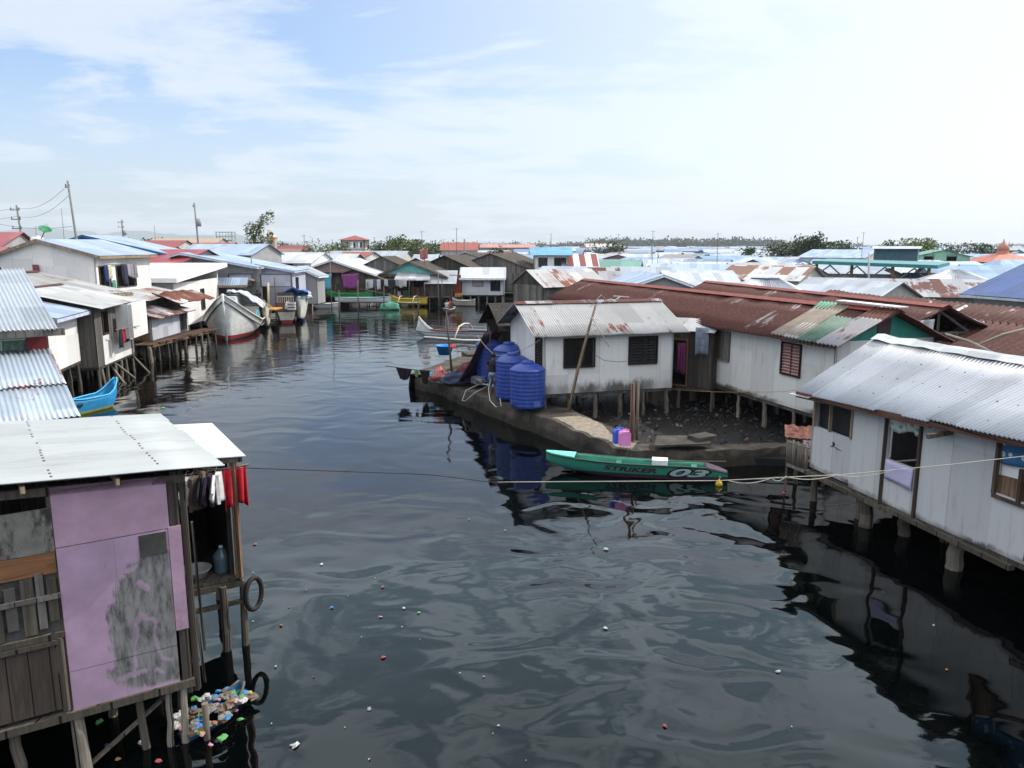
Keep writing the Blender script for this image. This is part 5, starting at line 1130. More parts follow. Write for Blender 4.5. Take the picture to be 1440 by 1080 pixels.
# laundry, pole and oddments on the sea wall
lp = G(636, 523, .72); tag(MB().tube([V((lp.x, lp.y, .3)), V((lp.x - .12, lp.y, 2.0)), V((lp.x - .25, lp.y + .1, 3.55))], [.06, .05, .035], 7).build('mooring_pole', POST, org=lp), 'tall weathered pole standing on the sea wall amid the washing', 'pole')
ln0, ln1 = V((-5.6, 33.6, 1.25)), V((-2.3, 33.4, 1.0)); tag(MB().tube([ln0, ln0.lerp(ln1, .5) - V((0, 0, .08)), ln1], .02, 6).build('washing_pole', POSTP, org=ln0), 'slanting bamboo washing pole over the end of the sea wall', 'pole')
for k, (f0_, f1_, hh, c, lb) in enumerate([(.14, .36, .50, (.012, .008, .018), 'black cloth with a purple edge on the washing pole at the pier end'), (.46, .60, .60, (.010, .010, .010), 'plain black cloth on the washing pole, right of the green rag'), (.385, .445, .35, (.16, .30, .18), 'pale green rag between two black cloths on the washing pole'), (.63, .74, .3, (.42, .46, .52), 'white and blue rag near the right end of the washing pole')]):
    cloth('hung_cloth', ln0.lerp(ln1, f0_) - V((0, 0, .03)), ln0.lerp(ln1, f1_) - V((0, 0, .04)), hh, plain('pier_cloth_%d' % k, c, .9, .4, 5), lb, 'cloth', 'washing on the pier', taper=.5)
def heap(nm, c, rx, ry, h, mat, label, cat, seed=0):
    c = V(c); s_ = seed * 7.3
    def fn(u, v):
        a = u * 6.2832; rr = math.sqrt(max(0, 1 - v * v)); k = 1 + .35 * mnoise.noise(V((math.cos(a) * 1.5 + s_, math.sin(a) * 1.5, v * 2)))
        return c + V((math.cos(a) * rx * rr * k, math.sin(a) * ry * rr * k, h * v * (1 + .3 * mnoise.noise(V((a, v * 4, s_)))) + .05 * mnoise.noise(V((math.cos(a) * 5, math.sin(a) * 5, v * 6 + s_)))))
    return tag(MB().sheet(fn, 28, 8, .01, (2, 1)).build(nm, mat, org=c), label, cat)
heap('cloth_heap', (-3.0, 33.0, .72), .6, .45, .40, plain('red_patterned', (.28, .05, .07), .9, .8, 14, dirt=(.3, .25, .22), dirt_at=.55), 'heap of red patterned clothes on the sea wall', 'clothes', 1)
heap('cloth_heap', (-2.35, 32.4, .74), .7, .5, .42, plain('navy_cloth', (.03, .045, .085), .9, .6, 7), 'heap of dark blue clothes next to the red ones on the sea wall', 'clothes', 2)
heap('cloth_heap', (-1.9, 33.2, .8), .5, .4, .65, plain('maroon_cloth', (.14, .03, .05), .9, .7, 9, dirt=(.22, .15, .15)), 'maroon bundle piled highest on the sea wall by the drape', 'clothes', 3)
heap('bag', G(654, 530, .72), .22, .22, .55, plain('orange_bag', (.32, .075, .03), .7, .4, 6), 'orange sack lying in the shade below the purple drape', 'sack', 4)
heap('bag', (-3.6, 34.2, .7), .3, .22, .22, plain('cyan_bag', (.06, .30, .42), .6, .4, 6), 'light blue bag on the sea wall at the foot of the pole', 'bag', 5)
heap('bag', (-3.3, 34.4, .7), .22, .2, .4, plain('coral_bag', (.55, .14, .14), .6, .4, 6), 'coral red bag right of the tall pole on the sea wall', 'bag', 6)
tb = thing('tub', 'bright blue tub with a red cloth over its rim on the far concrete block', 'tub', (-3.55, 40.2, .82)); to = V(tb.location)
MB().lathe([(.32, 0), (.45, .45), (.48, .46), (.48, .50), (.42, .48), (.29, .06), (.0, .05)], to, 22).build('body', paint((.10, .52, .80), dirt=False), tb); heap('red_rag', to + V((.36, -.15, .38)), .2, .18, .18, RED, 'red cloth lying on the rim of the blue tub', 'cloth', 7)
# ---- outrigger boat behind the wall
ob = thing('outrigger_boat', 'white outrigger boat with a tall pointed bow, moored beyond the sea wall', 'boat', (-6.5, 55.0, 0)); oax = V((7.5, -2.2)).normalized(); oorg = V((-6.7, 55.2, 0)); oL = 8.2
ost = [(t * oL,   .02 + .38 * math.sin(math.pi * min(.97, t ** .7 * .9 + .02)), .50 + 1.0 * max(0, 1 - t * 7) ** 1.6 + .10 * t, -.15 + .55 * max(0, 1 - t * 6) ** 1.3, -.25) for t in [0, .03, .07, .12, .2, .35, .55, .75, .9, 1]]
m = MB(); hull(m, ost, oax, oorg, .4, 6, .04, .12); m.build('hull', bands('banca_white', [(.18, (.30, .29, .27)), (.34, (.50, .50, .50)), (.40, (.06, .12, .25)), (9, (.60, .61, .62))]), ob)
m = MB(); rails(m, ost[3:], oax, oorg, .09, dz=.02); m.build('rail', paint((.45, .10, .10)), ob)
o3, q3 = V((*oax, 0)), V((oax.y, -oax.x, 0))
for t in (.42, .80):
    p = oorg + o3 * oL * t; MB().tube([p - q3 * 2.0 + V((0, 0, .35)), p - q3 * 1.0 + V((0, 0, .95)), p + V((0, 0, 1.05)), p + q3 * 1.0 + V((0, 0, .95)), p + q3 * 1.9 + V((0, 0, .25))], .06, 8).build('boom', paint((.78, .74, .66)), ob)
for s in (-1, 1): MB().tube([oorg + o3 * oL * .15 + q3 * s * 1.95 + V((0, 0, .25)), oorg + o3 * oL * .5 + q3 * s * 1.95 + V((0, 0, .12)), oorg + o3 * oL * 1.0 + q3 * s * 1.95 + V((0, 0, .2))], .07, 8).build('float', paint((.80, .80, .78)), ob)
MB().box(oorg + o3 * oL * .6 + V((0, 0, .62)), (2.2, .7, .10), ax=(o3, q3, V((0, 0, 1)))).build('deck', paint((.40, .50, .55)), ob)
for k in range(3): stilt(ob, -.9 + .35 * k, 53.0 - .2 * k, -.5, .35, .08, name='prop')
# ---- passage between the white houses, long rusty-roofed row
core('plank_annex', 'dark plank annex with a doorway in the gap between the two white houses', 'shed', (6.0, 31.2), (8.2, 29.6), 3.6, 1.0, 2.6, 3.3, 3.1, 1.1, WDARK, GALVO, [('f', 1.05, .05, .62, 1.75, 'open', WBROWN)], oh=.2, os=.1, stilts=1.0, mud=-.1)
cloth('door_curtain', V((6.30, 29.0, 2.85)), V((6.58, 28.92, 2.85)), 1.15, plain('magenta_cloth', (.13, .015, .075), .9, .4, 6), 'dark magenta curtain hung at the doorway between the white houses', 'curtain')
cloth('tarpaulin', V((6.95, 28.95, 3.45)), V((7.4, 28.75, 3.45)), 1.05, plain('grey_blue_tarp', (.18, .21, .27), .8, .5, 4), 'grey-blue tarpaulin hung at the roof corner between the white houses', 'tarpaulin', amp=.05, folds=1.3)
LRW = board('off_white_board', (.62, .605, .58), amt=.4, mould=.2)
lr = core('row_house', 'long white row house under a rusty patched roof with a red slatted window', 'house', (4.4, 45.5), (11.65, 23.75), 4.45, 1.9, 1.9, 3.62, 3.62, 1.2, LRW, RUST, [('f', 22.93 - 2.47, 1.1, .9, 1.0, 'louver', WIN, plain('pinkish_slats', (.42, .22, .20), .6, .3)), ('f', 22.93 - 6.42, 1.05, .9, 1.05, 'board', WGREY, WGREY), ('r', 1.1, 1.2, .9, .8, 'louver', paint((.35, .12, .16)), plain('blue_slats', (.06, .12, .40), .5, .2))], oh=.42, os=.45, stilts=1.6, corr=.17, gm=plain('green_gable', (.03, .21, .17), .7, .2), ridge=plain('red_ridge', (.22, .055, .04), .7, .4, 5), sag=.07, mud=-.1, trim=None, pm=POSTP)
dl_ = V((7.25, -21.75)).normalized(); nl_ = V((dl_.y, -dl_.x))
def LRP(s, o): # s from the near end back along the ridge, o down the front slope
    p = V((11.65, 23.75)) + dl_ * (.45 - s) + nl_ * o; return V((p.x, p.y, 4.45 + .05 + .09 - o * (.83 / 1.9)))
for s0_, s1_, o0_, o1_, mt in ((2.0, 3.3, .05, 2.3, plain('tan_sheet', (.25, .21, .165), .7, .3, 2)), (.95, 1.9, .8, 2.32, plain('green_faded_sheet', (.085, .15, .115), .7, .3, 2)), (1.9, 2.6, 1.4, 2.33, plain('grey_sheet', (.32, .33, .36), .6, .2, 2)), (-.05, 1.0, .02, 2.33, RUSTG), (2.7, 3.5, .0, .45, plain('teal_strip', (.06, .26, .18), .7, .3, 2))):
    m = MB(); rsheet(m, LRP(s1_, o0_), LRP(s0_, o0_), LRP(s0_ - .15, o1_), LRP(s1_ - .15, o1_), .17, .012, .02); m.build('roof_patch', mt, lr)
MB().bar(LRP(2.6, -.02) + V((0, 0, .09)), LRP(-.1, -.02) + V((0, 0, .06)), .34, .03).build('ridge_flashing', paint((.86, .87, .9)), lr)
pg = V((11.65, 23.75)) + dl_ * .012 + nl_ * .15; MB().box((pg.x, pg.y, 3.9), (.5, .03, .85), ax=(V((nl_.x, nl_.y, 0)), V((dl_.x, dl_.y, 0)), V((0, 0, 1)))).build('gable_door', plain('dark_brown_paint', (.05, .028, .024), .6, .2), lr)
core('row_house', 'second long rusty-roofed row house with an open gable, right of the first', 'house', (11.5, 45.0), (15.0, 27.1), 4.35, 2.1, 2.1, 3.5, 3.5, 1.2, WDARK, RUST, oh=.4, os=.5, corr=.18, sag=.07, walls='fbl', ridge=plain('red_ridge', (.22, .055, .04)))
m = MB(); g0 = V((15.0, 27.0)); gd = V((.98, .19))
for s0_, z0_, s1_, z1_ in ((-2.1, 3.45, 2.1, 3.45), (0, 3.45, 0, 4.3), (-1.3, 3.45, 0, 4.25), (1.3, 3.45, 0, 4.25), (-2.1, 2.6, 2.1, 2.6), (-2.0, 1.2, -2.0, 3.5), (2.0, 1.2, 2.0, 3.5), (-.6, 2.6, -.6, 3.45), (.8, 2.6, .8, 3.45)): m.bar(V((*(g0 + gd * s0_), z0_)), V((*(g0 + gd * s1_), z1_)), .08, .08)
tag(m.build('truss', WGREY, org=(15, 27, 3)), 'bare grey timber gable truss under the second rusty roof', 'truss')
cloth('tarpaulin', V((13.3, 26.2, 3.9)), V((14.6, 26.5, 4.0)), .9, plain('dirty_white_tarp', (.36, .36, .38), .8, .5, 3), 'dirty white tarpaulin hanging in the open gable of the second rusty roof', 'tarpaulin', amp=.15)
core('row_house', 'third rusty-roofed row house at the far right edge below the blue roof', 'house', (16.6, 39.5), (19.4, 27.6), 4.12, 2.2, 2.2, 3.3, 3.3, 1.2, WDARK, RUSTG if False else RUST, oh=.4, os=.5, corr=.32, sag=.08, walls='fbl')
core('low_rust_house', 'low rusty roof with torn pale sheets close behind the ridge of the foreground house', 'house', (17.0, 27.5), (19.8, 19.5), 3.75, 2.4, 2.2, 2.9, 2.9, 1.2, WDARK, RUST, oh=.4, os=.5, corr=.3, sag=.08, walls='fbl')
for k, (p, q, lb) in enumerate([((1330, 470, 21), (1398, 497, 19), 'bent bamboo pole lying over the foreground house ridge'), ((1375, 485, 21), (1442, 462, 23), 'long bamboo pole slanting up beyond the foreground ridge')]):
    p, q = A(*p), A(*q); tag(MB().tube([p, p.lerp(q, .5) + V((0, 0, .06)), q], .035, 6).build('bamboo_pole', POSTP, org=p), lb, 'pole')

cable('wall_cable', [A(833, 497, 27.15), A(850, 507, 27.25), A(868, 509, 27.4), A(881, 508, 27.5)], .010, CABLE, 'thin dark cable drooping on the white wall between the two windows', 'cable')
cable('house_cable', [A(945, 547, 28.2), A(1060, 551, 25.5), A(1145, 545, 20)], .008, plain('yellow_cord', (.35, .24, .06), .7), 'yellow cord stretched under the white row house', 'cord', sag=.05)
cable('house_cable', [V((1.0, 27.1, 3.2)), A(700, 500, 29.5), V((-1.4, 31.0, 2.9))], .010, ROPE, 'pale cord slung over the blue tanks to the drape', 'cord', sag=.12)
# ================================================================== BOATS AND FAR BANK
def hmat(nm, *lv): return bands(nm, list(lv))
# big white fishing boat
fb = thing('fishing_boat', 'big white fishing boat with a red waterline and silver tarps on its cabin', 'boat', (-19.6, 52.3, 0)); ax = V((-.22, 1)).normalized(); og = V((-19.65, 52.4, 0)); a3 = V((*ax, 0)); s3_ = V((ax.y, -ax.x, 0))
bst = [(0, .06, 3.15, -.4, .5), (.5, .55, 2.75, -.4, .3), (1.2, 1.05, 2.25, -.4, .1), (2.2, 1.55, 1.72, -.4, 0), (3.4, 1.9, 1.3, -.4, 0), (5, 1.95, 1.0, -.4, 0), (7.5, 1.9, .9, -.35, 0), (9.5, 1.8, 1.0, -.3, 0), (11.5, 1.35, 1.25, -.1, 0)]
m = MB(); hull(m, bst, ax, og, .42, 8, .08, .5); m.build('hull', hmat('white_hull_red', (.10, (.05, .05, .05)), (.34, (.36, .03, .03)), (9, (.72, .72, .69))), fb)
for k, (dz_, mt) in enumerate([(.02, paint((.8, .8, .78))), (-.42, paint((.42, .42, .42)))]):
    m = MB(); rails(m, [(y_, h_ * (1.0 if k == 0 else .955) + (.02), z_, zk_, r_) for y_, h_, z_, zk_, r_ in bst], ax, og, .10, dz=dz_); m.build('rubbing_strake' if k else 'rail', mt, fb)
MB().tube([og + V((0, -.03, 3.25)), og + a3 * .25 + V((0, 0, 1.6)), og + a3 * .5 + V((0, 0, -.3))], .08, 8).build('stem_post', paint((.86, .86, .84)), fb)
def ob3(y, x_, z_): return og + a3 * y + s3_ * x_ + V((0, 0, z_))
m = MB(); fn = lambda u, v: ob3(1.2 + u * 9.8, (v - .5) * 2 * 1.75 * min(1, .5 + u * 2) * (1 - .25 * max(0, u - .8) * 5), .85 + .95 * (1 - u) ** 3); m.sheet(fn, 16, 4, .05, (9, 3)); m.build('deck', plain('cream_deck', (.48, .44, .34), .8, .3), fb)
m = MB(); q = [ob3(4.2, -1.35, .8), ob3(4.2, .35, .8), ob3(8.0, .35, .8), ob3(8.0, -1.35, .8)]; tp = [ob3(4.7, -1.05, 2.75), ob3(4.7, .15, 2.75), ob3(7.8, .15, 2.75), ob3(7.8, -1.05, 2.75)]
for i in range(4): m.face([q[i], q[(i + 1) % 4], tp[(i + 1) % 4], tp[i]])
m.face(tp); wh = m.build('wheelhouse', plain('pale_grey_paint', (.50, .52, .56), .6, .15), fb)
m = MB(); m.lathe([(.55, 0), (.6, .0), (.6, .12), (.5, .12), (.5, .02), (.0, .02)], ob3(6.0, -.3, 2.76), 18); m.build('hatch', plain('dark_hatch', (.05, .055, .06), .6), wh)
SILV = plain('silver_tarp', (.52, .55, .60), .35, .4, 2.5, bump=.06, dirt=(.25, .27, .3), dirt_at=.55)
fn = lambda u, v: ob3(6.2 + u * 3.6, -.6 + v * 2.6, 2.95 - 2.0 * max(0, v - .35) ** 1.2 + .25 * mnoise.noise(V((u * 4, v * 5, 3))) - .15 * u + .15 * math.sin(u * 9))
m = MB(); m.sheet(fn, 20, 20, .02, (3.6, 2.6)); m.build('tarp', SILV, fb)
m = MB(); m.box(ob3(8.2, .95, 1.35), (1.2, 1.8, 1.0), ax=(s3_, a3, V((0, 0, 1)))); m.build('cabin', plain('white_cabin', (.62, .62, .60), .6), fb)
m = MB(); c_ = ob3(5.4, 1.62, .95); pts = [c_ + a3 * (1.1 * math.cos(t)) + V((0, 0, .75 * math.sin(t))) for t in [i * math.pi / 12 for i in range(13)]]; m.prism(pts, s3_ * .08); m.build('side_board', paint((.16, .58, .62), dirt=False), fb)
MB().box(ob3(5.6, 1.72, 1.2), (.06, .5, .3), ax=(s3_, a3, V((0, 0, 1)))).build('emblem', paint((.85, .55, .3)), fb)
def boat(nm, label, org, axis, L, hb, zg, lv, mname, bow=.5, stern=.25, p=.45, seats=2, boomc=None, grp=None, inner=None, lift=0):
    b = thing(nm, label, 'boat', org, grp); org = V((org[0], org[1], lift)); axis = V(axis).normalized()
    st = [(t * L, max(.03, hb * (math.sin(math.pi * min(.96, t ** .8 * .95 + .02))) ** .7), zg + bow * max(0, 1 - t * 3.2) ** 1.7 + stern * max(0, (t - .7) / .3) ** 2, -.12 + (zg + bow) * .55 * max(0, 1 - t * 5) ** 1.5 + stern * .6 * max(0, (t - .85) / .15) ** 2, 0) for t in [0, .04, .1, .18, .3, .45, .6, .75, .88, .96, 1]]
    m = MB(); hull(m, st, axis, org, p, 6, .04, .12); m.build('hull', bands(mname, lv), b)
    m = MB(); rails(m, st, axis, org, .06); m.build('rail', paint((.8, .8, .78)) if inner is None else inner, b)
    A3, S3 = V((*axis, 0)), V((axis.y, -axis.x, 0))
    for k in range(seats): MB().box(org + A3 * L * (.35 + .3 * k) + V((0, 0, zg * .8)), (.2, hb * 1.6, .04), ax=(A3, S3, V((0, 0, 1)))).build('seat', WTAN, b)
    if boomc is not None:
        for t in (.33, .7):
            p_ = org + A3 * L * t; MB().tube([p_ - S3 * 1.5 + V((0, 0, zg * .5)), p_ - S3 * .7 + V((0, 0, zg + .25)), p_ + S3 * .7 + V((0, 0, zg + .25)), p_ + S3 * 1.5 + V((0, 0, zg * .5))], .05, 7).build('boom', boomc, b)
        for s in (-1, 1): MB().tube([org + A3 * L * .12 + S3 * s * 1.5 + V((0, 0, zg * .6)), org + A3 * L * .5 + S3 * s * 1.5 + V((0, 0, zg * .38)), org + A3 * L * .9 + S3 * s * 1.5 + V((0, 0, zg * .45))], .055, 7).build('float', boomc, b)
    return b, org, A3, S3
W_, Y_ = (.62, .62, .60), (.55, .42, .06)
b, o, A3, S3 = boat('fishing_boat', 'slim white boat with a yellow inside, stern showing right behind the big white boat', (-19.35, 60.2, 0), (-.31, 1), 9, .55, 1.5, [(.15, (.1, .1, .1)), (9, (.60, .56, .45))], 'cream_hull', .5, .8, inner=paint((.85, .75, .45)))
MB().tube([o + V((0, 1, 1.6)), o + V((0, 1.2, 3.6))], .08, 7).build('post', paint((.72, .66, .52)), b)
MB().box(o + V((-.0, 2.0, 1.45)), (1.0, 2, .1)).build('deck', paint((.72, .52, .3)), b)
# brown-sterned boat with blue tarps and its white neighbour
b2 = thing('fishing_boat', 'brown and cream square-sterned boat moored at the quay right of the big white boat', 'boat', (-18.6, 65.2, 0)); og2 = PX(403, 65, .3); a2 = V((-.29, 1)).normalized(); A2, S2 = V((*a2, 0)), V((a2.y, -a2.x, 0)); o2 = V((*og2, 0))
st2 = [(0, .72, 1.75, -.2, 0), (2, .95, 1.55, -.3, 0), (5, 1.0, 1.5, -.3, 0), (8, .8, 1.8, -.2, 0), (10, .1, 2.4, .2, .3)]
m = MB(); hull(m, st2, a2, o2, .3, 7, .06, .4); m.build('hull', hmat('brown_cream_hull', (.28, (.22, .03, .03)), (.95, (.52, .50, .44)), (9, (.13, .07, .05))), b2)
m = MB(); m.prism([o2 + S2 * x_ + V((0, 0, z_)) - A2 * .02 for x_, z_ in ((-.70, 1.75), (.70, 1.75), (.66, .9), (.4, 0), (.15, -.2), (-.15, -.2), (-.4, 0), (-.66, .9))], A2 * -.05); m.build('transom', hmat('transom_paint', (.28, (.22, .03, .03)), (.95, (.55, .53, .47)), (9, (.14, .075, .05))), b2)
m = MB(); m.box(o2 + A2 * 1.4 + V((0, 0, 2.1)), (1.3, 1.8, .9), ax=(S2, A2, V((0, 0, 1)))); m.build('cabin', plain('dark_cabin', (.09, .08, .075), .8, .5), b2)
m = MB()
for k in range(8): m.box(o2 - A2 * .03 + S2 * (-.62 + .178 * k) + V((0, 0, 2.0)), (.05, .05, .5), ax=(S2, A2, V((0, 0, 1))))
m.bar(o2 - S2 * .7 + V((0, 0, 2.27)), o2 + S2 * .7 + V((0, 0, 2.27)), .06, .05); m.build('railing', paint((.75, .72, .68)), b2)
BTARP = plain('blue_tarp', (.045, .16, .50), .5, .35, 3, bump=.05)
fn = lambda u, v: o2 + A2 * (.5 + 2.6 * u) + S2 * (-.3 + 2.2 * v) + V((0, 0, 3.0 - .6 * u - .9 * abs(v - .45) + .5 * mnoise.noise(V((u * 4, v * 4, 8)))))
m = MB(); m.sheet(fn, 14, 14, .02, (2, 2)); tag(m.build('tarpaulin', BTARP, org=o2 + V((0, 0, 2.5))), 'crumpled bright blue tarpaulin over the moored boats by the quay', 'tarpaulin')
m = MB(); MBp = [o2 + S2 * -.9 + A2 * .3, o2 + S2 * 1.0 + A2 * .3]; m.tube([o2 - S2 * .85 + V((0, 0, -.4)), o2 - S2 * .8 + V((0, 0, 3.9))], .05, 6); tag(m.build('mooring_pole', POST, org=o2), 'thin dark mooring pole at the stern of the brown boat', 'pole')
og3 = PX(423, 66, .5); b3 = thing('fishing_boat', 'round white hull turned end on beside the brown-sterned boat, blue tarp on its gunwale', 'boat', (*og3, 0)); o3_ = V((*og3, 0))
st3 = [(0, .10, 2.1, .35, -.2), (.4, .42, 2.1, .15, 0), (1.2, .62, 2.05, -.05, 0), (3, .74, 1.9, -.2, 0), (6, .7, 1.8, -.25, 0), (8, .4, 1.9, -.1, 0)]
m = MB(); hull(m, st3, (-.28, 1), o3_, .5, 8, .07, .4); m.build('hull', hmat('white_blue_hull', (.30, (.05, .16, .36)), (9, (.62, .62, .56))), b3)
m = MB(); rails(m, st3, (-.28, 1), o3_, .1); m.build('rail', paint((.45, .72, .90)), b3); heap('nets', o3_ + V((.1, 1.6, 1.9)), .5, .9, .7, plain('net_heap', (.40, .42, .46), .9, .7, 5, dirt=(.3, .08, .07), dirt_at=.6), 'heap of pale nets and sacks on the white boat by the quay', 'nets', 9)
for k, (px, py) in enumerate([(421, 436), (439, 444)]): p = G(px, py + 8, 0); tag(MB().tube([p - V((0, 0, .4)), p + V((.1, 0, 1.5))], .05, 6).build('stake', POSTP, org=p), ['pale stake in the water left of the round white hull', 'pale stake in the water right of the round white hull'][k], 'stake')
boat('canoe', 'bright blue canoe tied under the corrugated houses at the left bank', (-16.35, 31.2, 0), (-.28, -1), 2.5, .36, .60, [(.12, (.35, .40, .12)), (9, (.03, .30, .62))], 'sky_blue_hull', .55, .1, inner=paint((.3, .7, .9)))
heap('cloth_heap', (-16.9, 29.3, .35), .25, .35, .25, plain('dark_bundle', (.03, .03, .035), .9, .5), 'dark bundle inside the bright blue canoe', 'bundle', 12)
# boats of the far bank
boat('canoe', 'long white and green canoe propped on stakes before the far bank houses', (*PX(471, 82, .6), 0), (1, .10), 5.9, .40, .48, [(.55, (.45, .45, .45)), (9, (.66, .66, .70))], 'white_canoe', .05, .1, inner=paint((.35, .7, .6)), lift=.55)
boat('canoe', 'dark green canoe behind the long white one under the purple cloth', (*PX(459, 83.5, 1), 0), (1, .0), 5.0, .40, .45, [(.4, (.03, .08, .04)), (9, (.03, .24, .08))], 'leaf_green_hull', .4, .3, inner=paint((.2, .6, .3)), lift=.95)
boat('outrigger_boat', 'yellow outrigger canoe in front of the far shop with the white awning', (*PX(547, 83.5, .5), 0), (1, -.10), 4.2, .40, .55, [(.15, (.25, .2, .03)), (9, Y_)], 'yellow_hull', .5, .1, inner=paint((.75, .62, .15)), boomc=paint((.72, .68, .60)), lift=.3)
nb = PX(549, 79, .5); heap('net_pile', (*nb, .0), 1.1, .7, .85, plain('green_net', (.08, .25, .17), .9, .4, 8), 'pale green fishing net piled on a raft in front of the yellow canoe', 'net', 14)
heap('net_pile', (*PX(624, 86.5, .5), .5), 1.5, .7, 1.0, plain('teal_net', (.02, .16, .20), .9, .5, 6), 'teal net heaped on a boat left of the white stilt house', 'net', 15)
boat('canoe', 'small grey-cream boat moored under the far white stilt house', (*PX(636, 84, .5), 0), (1, -.25), 2.6, .42, .62, [(.1, (.1, .1, .1)), (9, (.36, .35, .30))], 'grey_cream_hull', .25, .15)
bp = G2(631, 440, 0); boat('canoe', 'tiny dark canoe paddled by two seated people in mid canal', (bp.x - .4, bp.y - .6, 0), (.25, 1), 3.2, .34, .32, [(.1, (.05, .03, .03)), (9, (.12, .06, .05))], 'maroon_hull', .2, .1)
person('person in white seated at the front of the tiny canoe in mid canal', (bp.x - .2, bp.y + .3, .12), R(75), 1.5, (.45, .48, .5), (.1, .1, .15), 'sit'); person('person in a red shirt seated behind in the tiny canoe', (bp.x + .05, bp.y + 1.2, .12), R(75), 1.6, (.28, .05, .04), (.08, .05, .05), 'sit')
boat('canoe', 'small grey-white boat prow far along the left quay', (*PX(440, 80, .5), 0), (.8, .6), 3.0, .4, .5, [(9, (.5, .5, .5))], 'pale_grey_hull', .3, .1)
for k, (px, py, h_) in enumerate([(504, 446, 3.4), (477, 440, 2.2), (588, 440, 1.6), (540, 436, 2.4)]): p = G(px, py, 0); tag(MB().tube([p - V((0, 0, .5)), p + V((.05, 0, h_))], .06, 6).build('stake', POST, org=p), ['tallest dark stake in the water before the purple cloth', 'short stake at the tip of the long white canoe', 'short stake between the yellow canoe and the green net', 'thin stake right of the long white canoe'][k], 'stake')
# ---- goods and clutter along the far walkway and the quay
rnd = random.Random(17); BK_ = [((.5, .5, .5), 'white'), ((.04, .12, .4), 'blue'), ((.35, .05, .05), 'red'), ((.3, .24, .15), 'tan'), ((.06, .22, .12), 'green'), ((.06, .055, .05), 'black'), ((.45, .2, .06), 'orange')]
for k in range(44):
    if k < 30: px = rnd.uniform(440, 645); Y = rnd.uniform(84.1, 85.6); zb = 1.01; wh_ = 'far bank walkway'
    else: px = rnd.uniform(300, 410); Y = rnd.uniform(62.6, 65.5); zb = 1.2; wh_ = 'left quay'
    p = PX(px, Y, zb + .5); c, nm = rnd.choice(BK_); b_ = V((p.x, p.y, zb)); mt = plain('goods_' + nm, c, .6, .35, 6)
    if k % 3 == 0:
        r_ = rnd.uniform(.18, .32); o_ = thing('bucket', f'{nm} bucket standing on the {wh_}', 'bucket', b_, f'{nm} buckets on the {wh_}'); MB().lathe([(r_ * .8, 0), (r_, r_ * 1.9), (r_ * 1.08, r_ * 1.92), (r_ * .9, r_ * 1.8), (r_ * .7, .06), (.0, .05)], b_, 12).build('body', mt, o_); MB().tube([b_ + V((r_ * math.cos(a), 0, r_ * 1.9 + r_ * .7 * math.sin(a))) for a in [i * math.pi / 8 for i in range(9)]], .015, 5).build('handle', WDARK, o_)
    elif k % 3 == 1:
        w_, h_ = rnd.uniform(.4, .8), rnd.uniform(.3, .7); m = MB()
        for z_ in range(3):
            zz_ = b_.z + h_ * (.16 + .33 * z_)
            for s_ in (-1, 1): m.box((b_.x, b_.y + s_ * .2, zz_), (w_, .03, h_ * .2)); m.box((b_.x + s_ * w_ / 2, b_.y, zz_), (.03, .36, h_ * .2))
        for s_ in (-1, 1):
            for q_ in (-1, 1): m.box((b_.x + s_ * (w_ / 2 - .04), b_.y + q_ * .165, b_.z + h_ / 2), (.05, .04, h_))
        tag(m.build('crate', mt, org=b_), f'{nm} slatted crate on the {wh_}', 'crate', f'{nm} crates on the {wh_}')
    else: heap('sack', b_, rnd.uniform(.25, .5), .3, rnd.uniform(.4, .9), mt, f'{nm} bulging sack on the {wh_}', 'sack', k)['group'] = f'{nm} sacks on the {wh_}'
for k in range(9):
    px = 448 + k * 21 + rnd.uniform(-6, 6); p = PX(px, 83.8, 2); o_ = MB().tube([(p.x, 83.8, -.3), (p.x + rnd.uniform(-.15, .15), 83.8, rnd.uniform(1.6, 3.8))], .045, 6); tag(o_.build('stake', POST, org=(p.x, 83.8, 0)), 'thin upright stake along the edge of the far bank walkway', 'stake', 'stakes along the far walkway')
tag(MB().tube([(*PX(506, 83.4, 2), 1.9), (*PX(556, 83.0, 1.5), 1.15)], .05, 6).build('bamboo_pole', POSTP, org=(*PX(506, 83.4, 2), 1.9)), 'long sloping bamboo pole above the white canoe on the far bank', 'pole')
# ---- people on the quay
for k, (px, Y, zf_, hd, c1, c2, ps_, lb) in enumerate([(363, 64.5, 1.2, -60, (.03, .03, .05), (.03, .03, .05), 'stand', 'standing person in dark clothes on the quay above the big white boat'), (352, 66.3, 1.2, -80, (.25, .04, .05), (.05, .05, .06), 'stand', 'person in a red top on the quay left of the one in dark clothes'), (347, 66.6, 1.2, -120, (.05, .05, .06), (.2, .2, .22), 'sit', 'person in dark top sitting on the quay by the block house'), (333, 66, 1.2, -90, (.35, .09, .07), (.06, .06, .09), 'sit', 'person in an orange-red top sitting at the shelter post'), (391, 68.3, 1.2, -90, (.35, .36, .38), (.05, .05, .08), 'stand', 'person in a light top by the sunlit side of the mauve house'), (302, 62.3, 1.2, -60, (.4, .42, .5), (.05, .06, .1), 'sit', 'person in a pale shirt sitting under the shelter by the flat white house'), (489, 86.3, 1.1, -90, (.4, .04, .04), (.05, .05, .06), 'stand', 'person in a red shirt under the purple cloth on the far bank'), (449, 78, 1.1, -90, (.3, .05, .05), (.04, .04, .05), 'stand', 'small red-shirted person near the pink curtain on the far left quay')]):
    p = PX(px, Y, zf_ + .8); person(lb, (p.x, p.y, zf_), R(hd), 1.6, c1, c2, ps_)
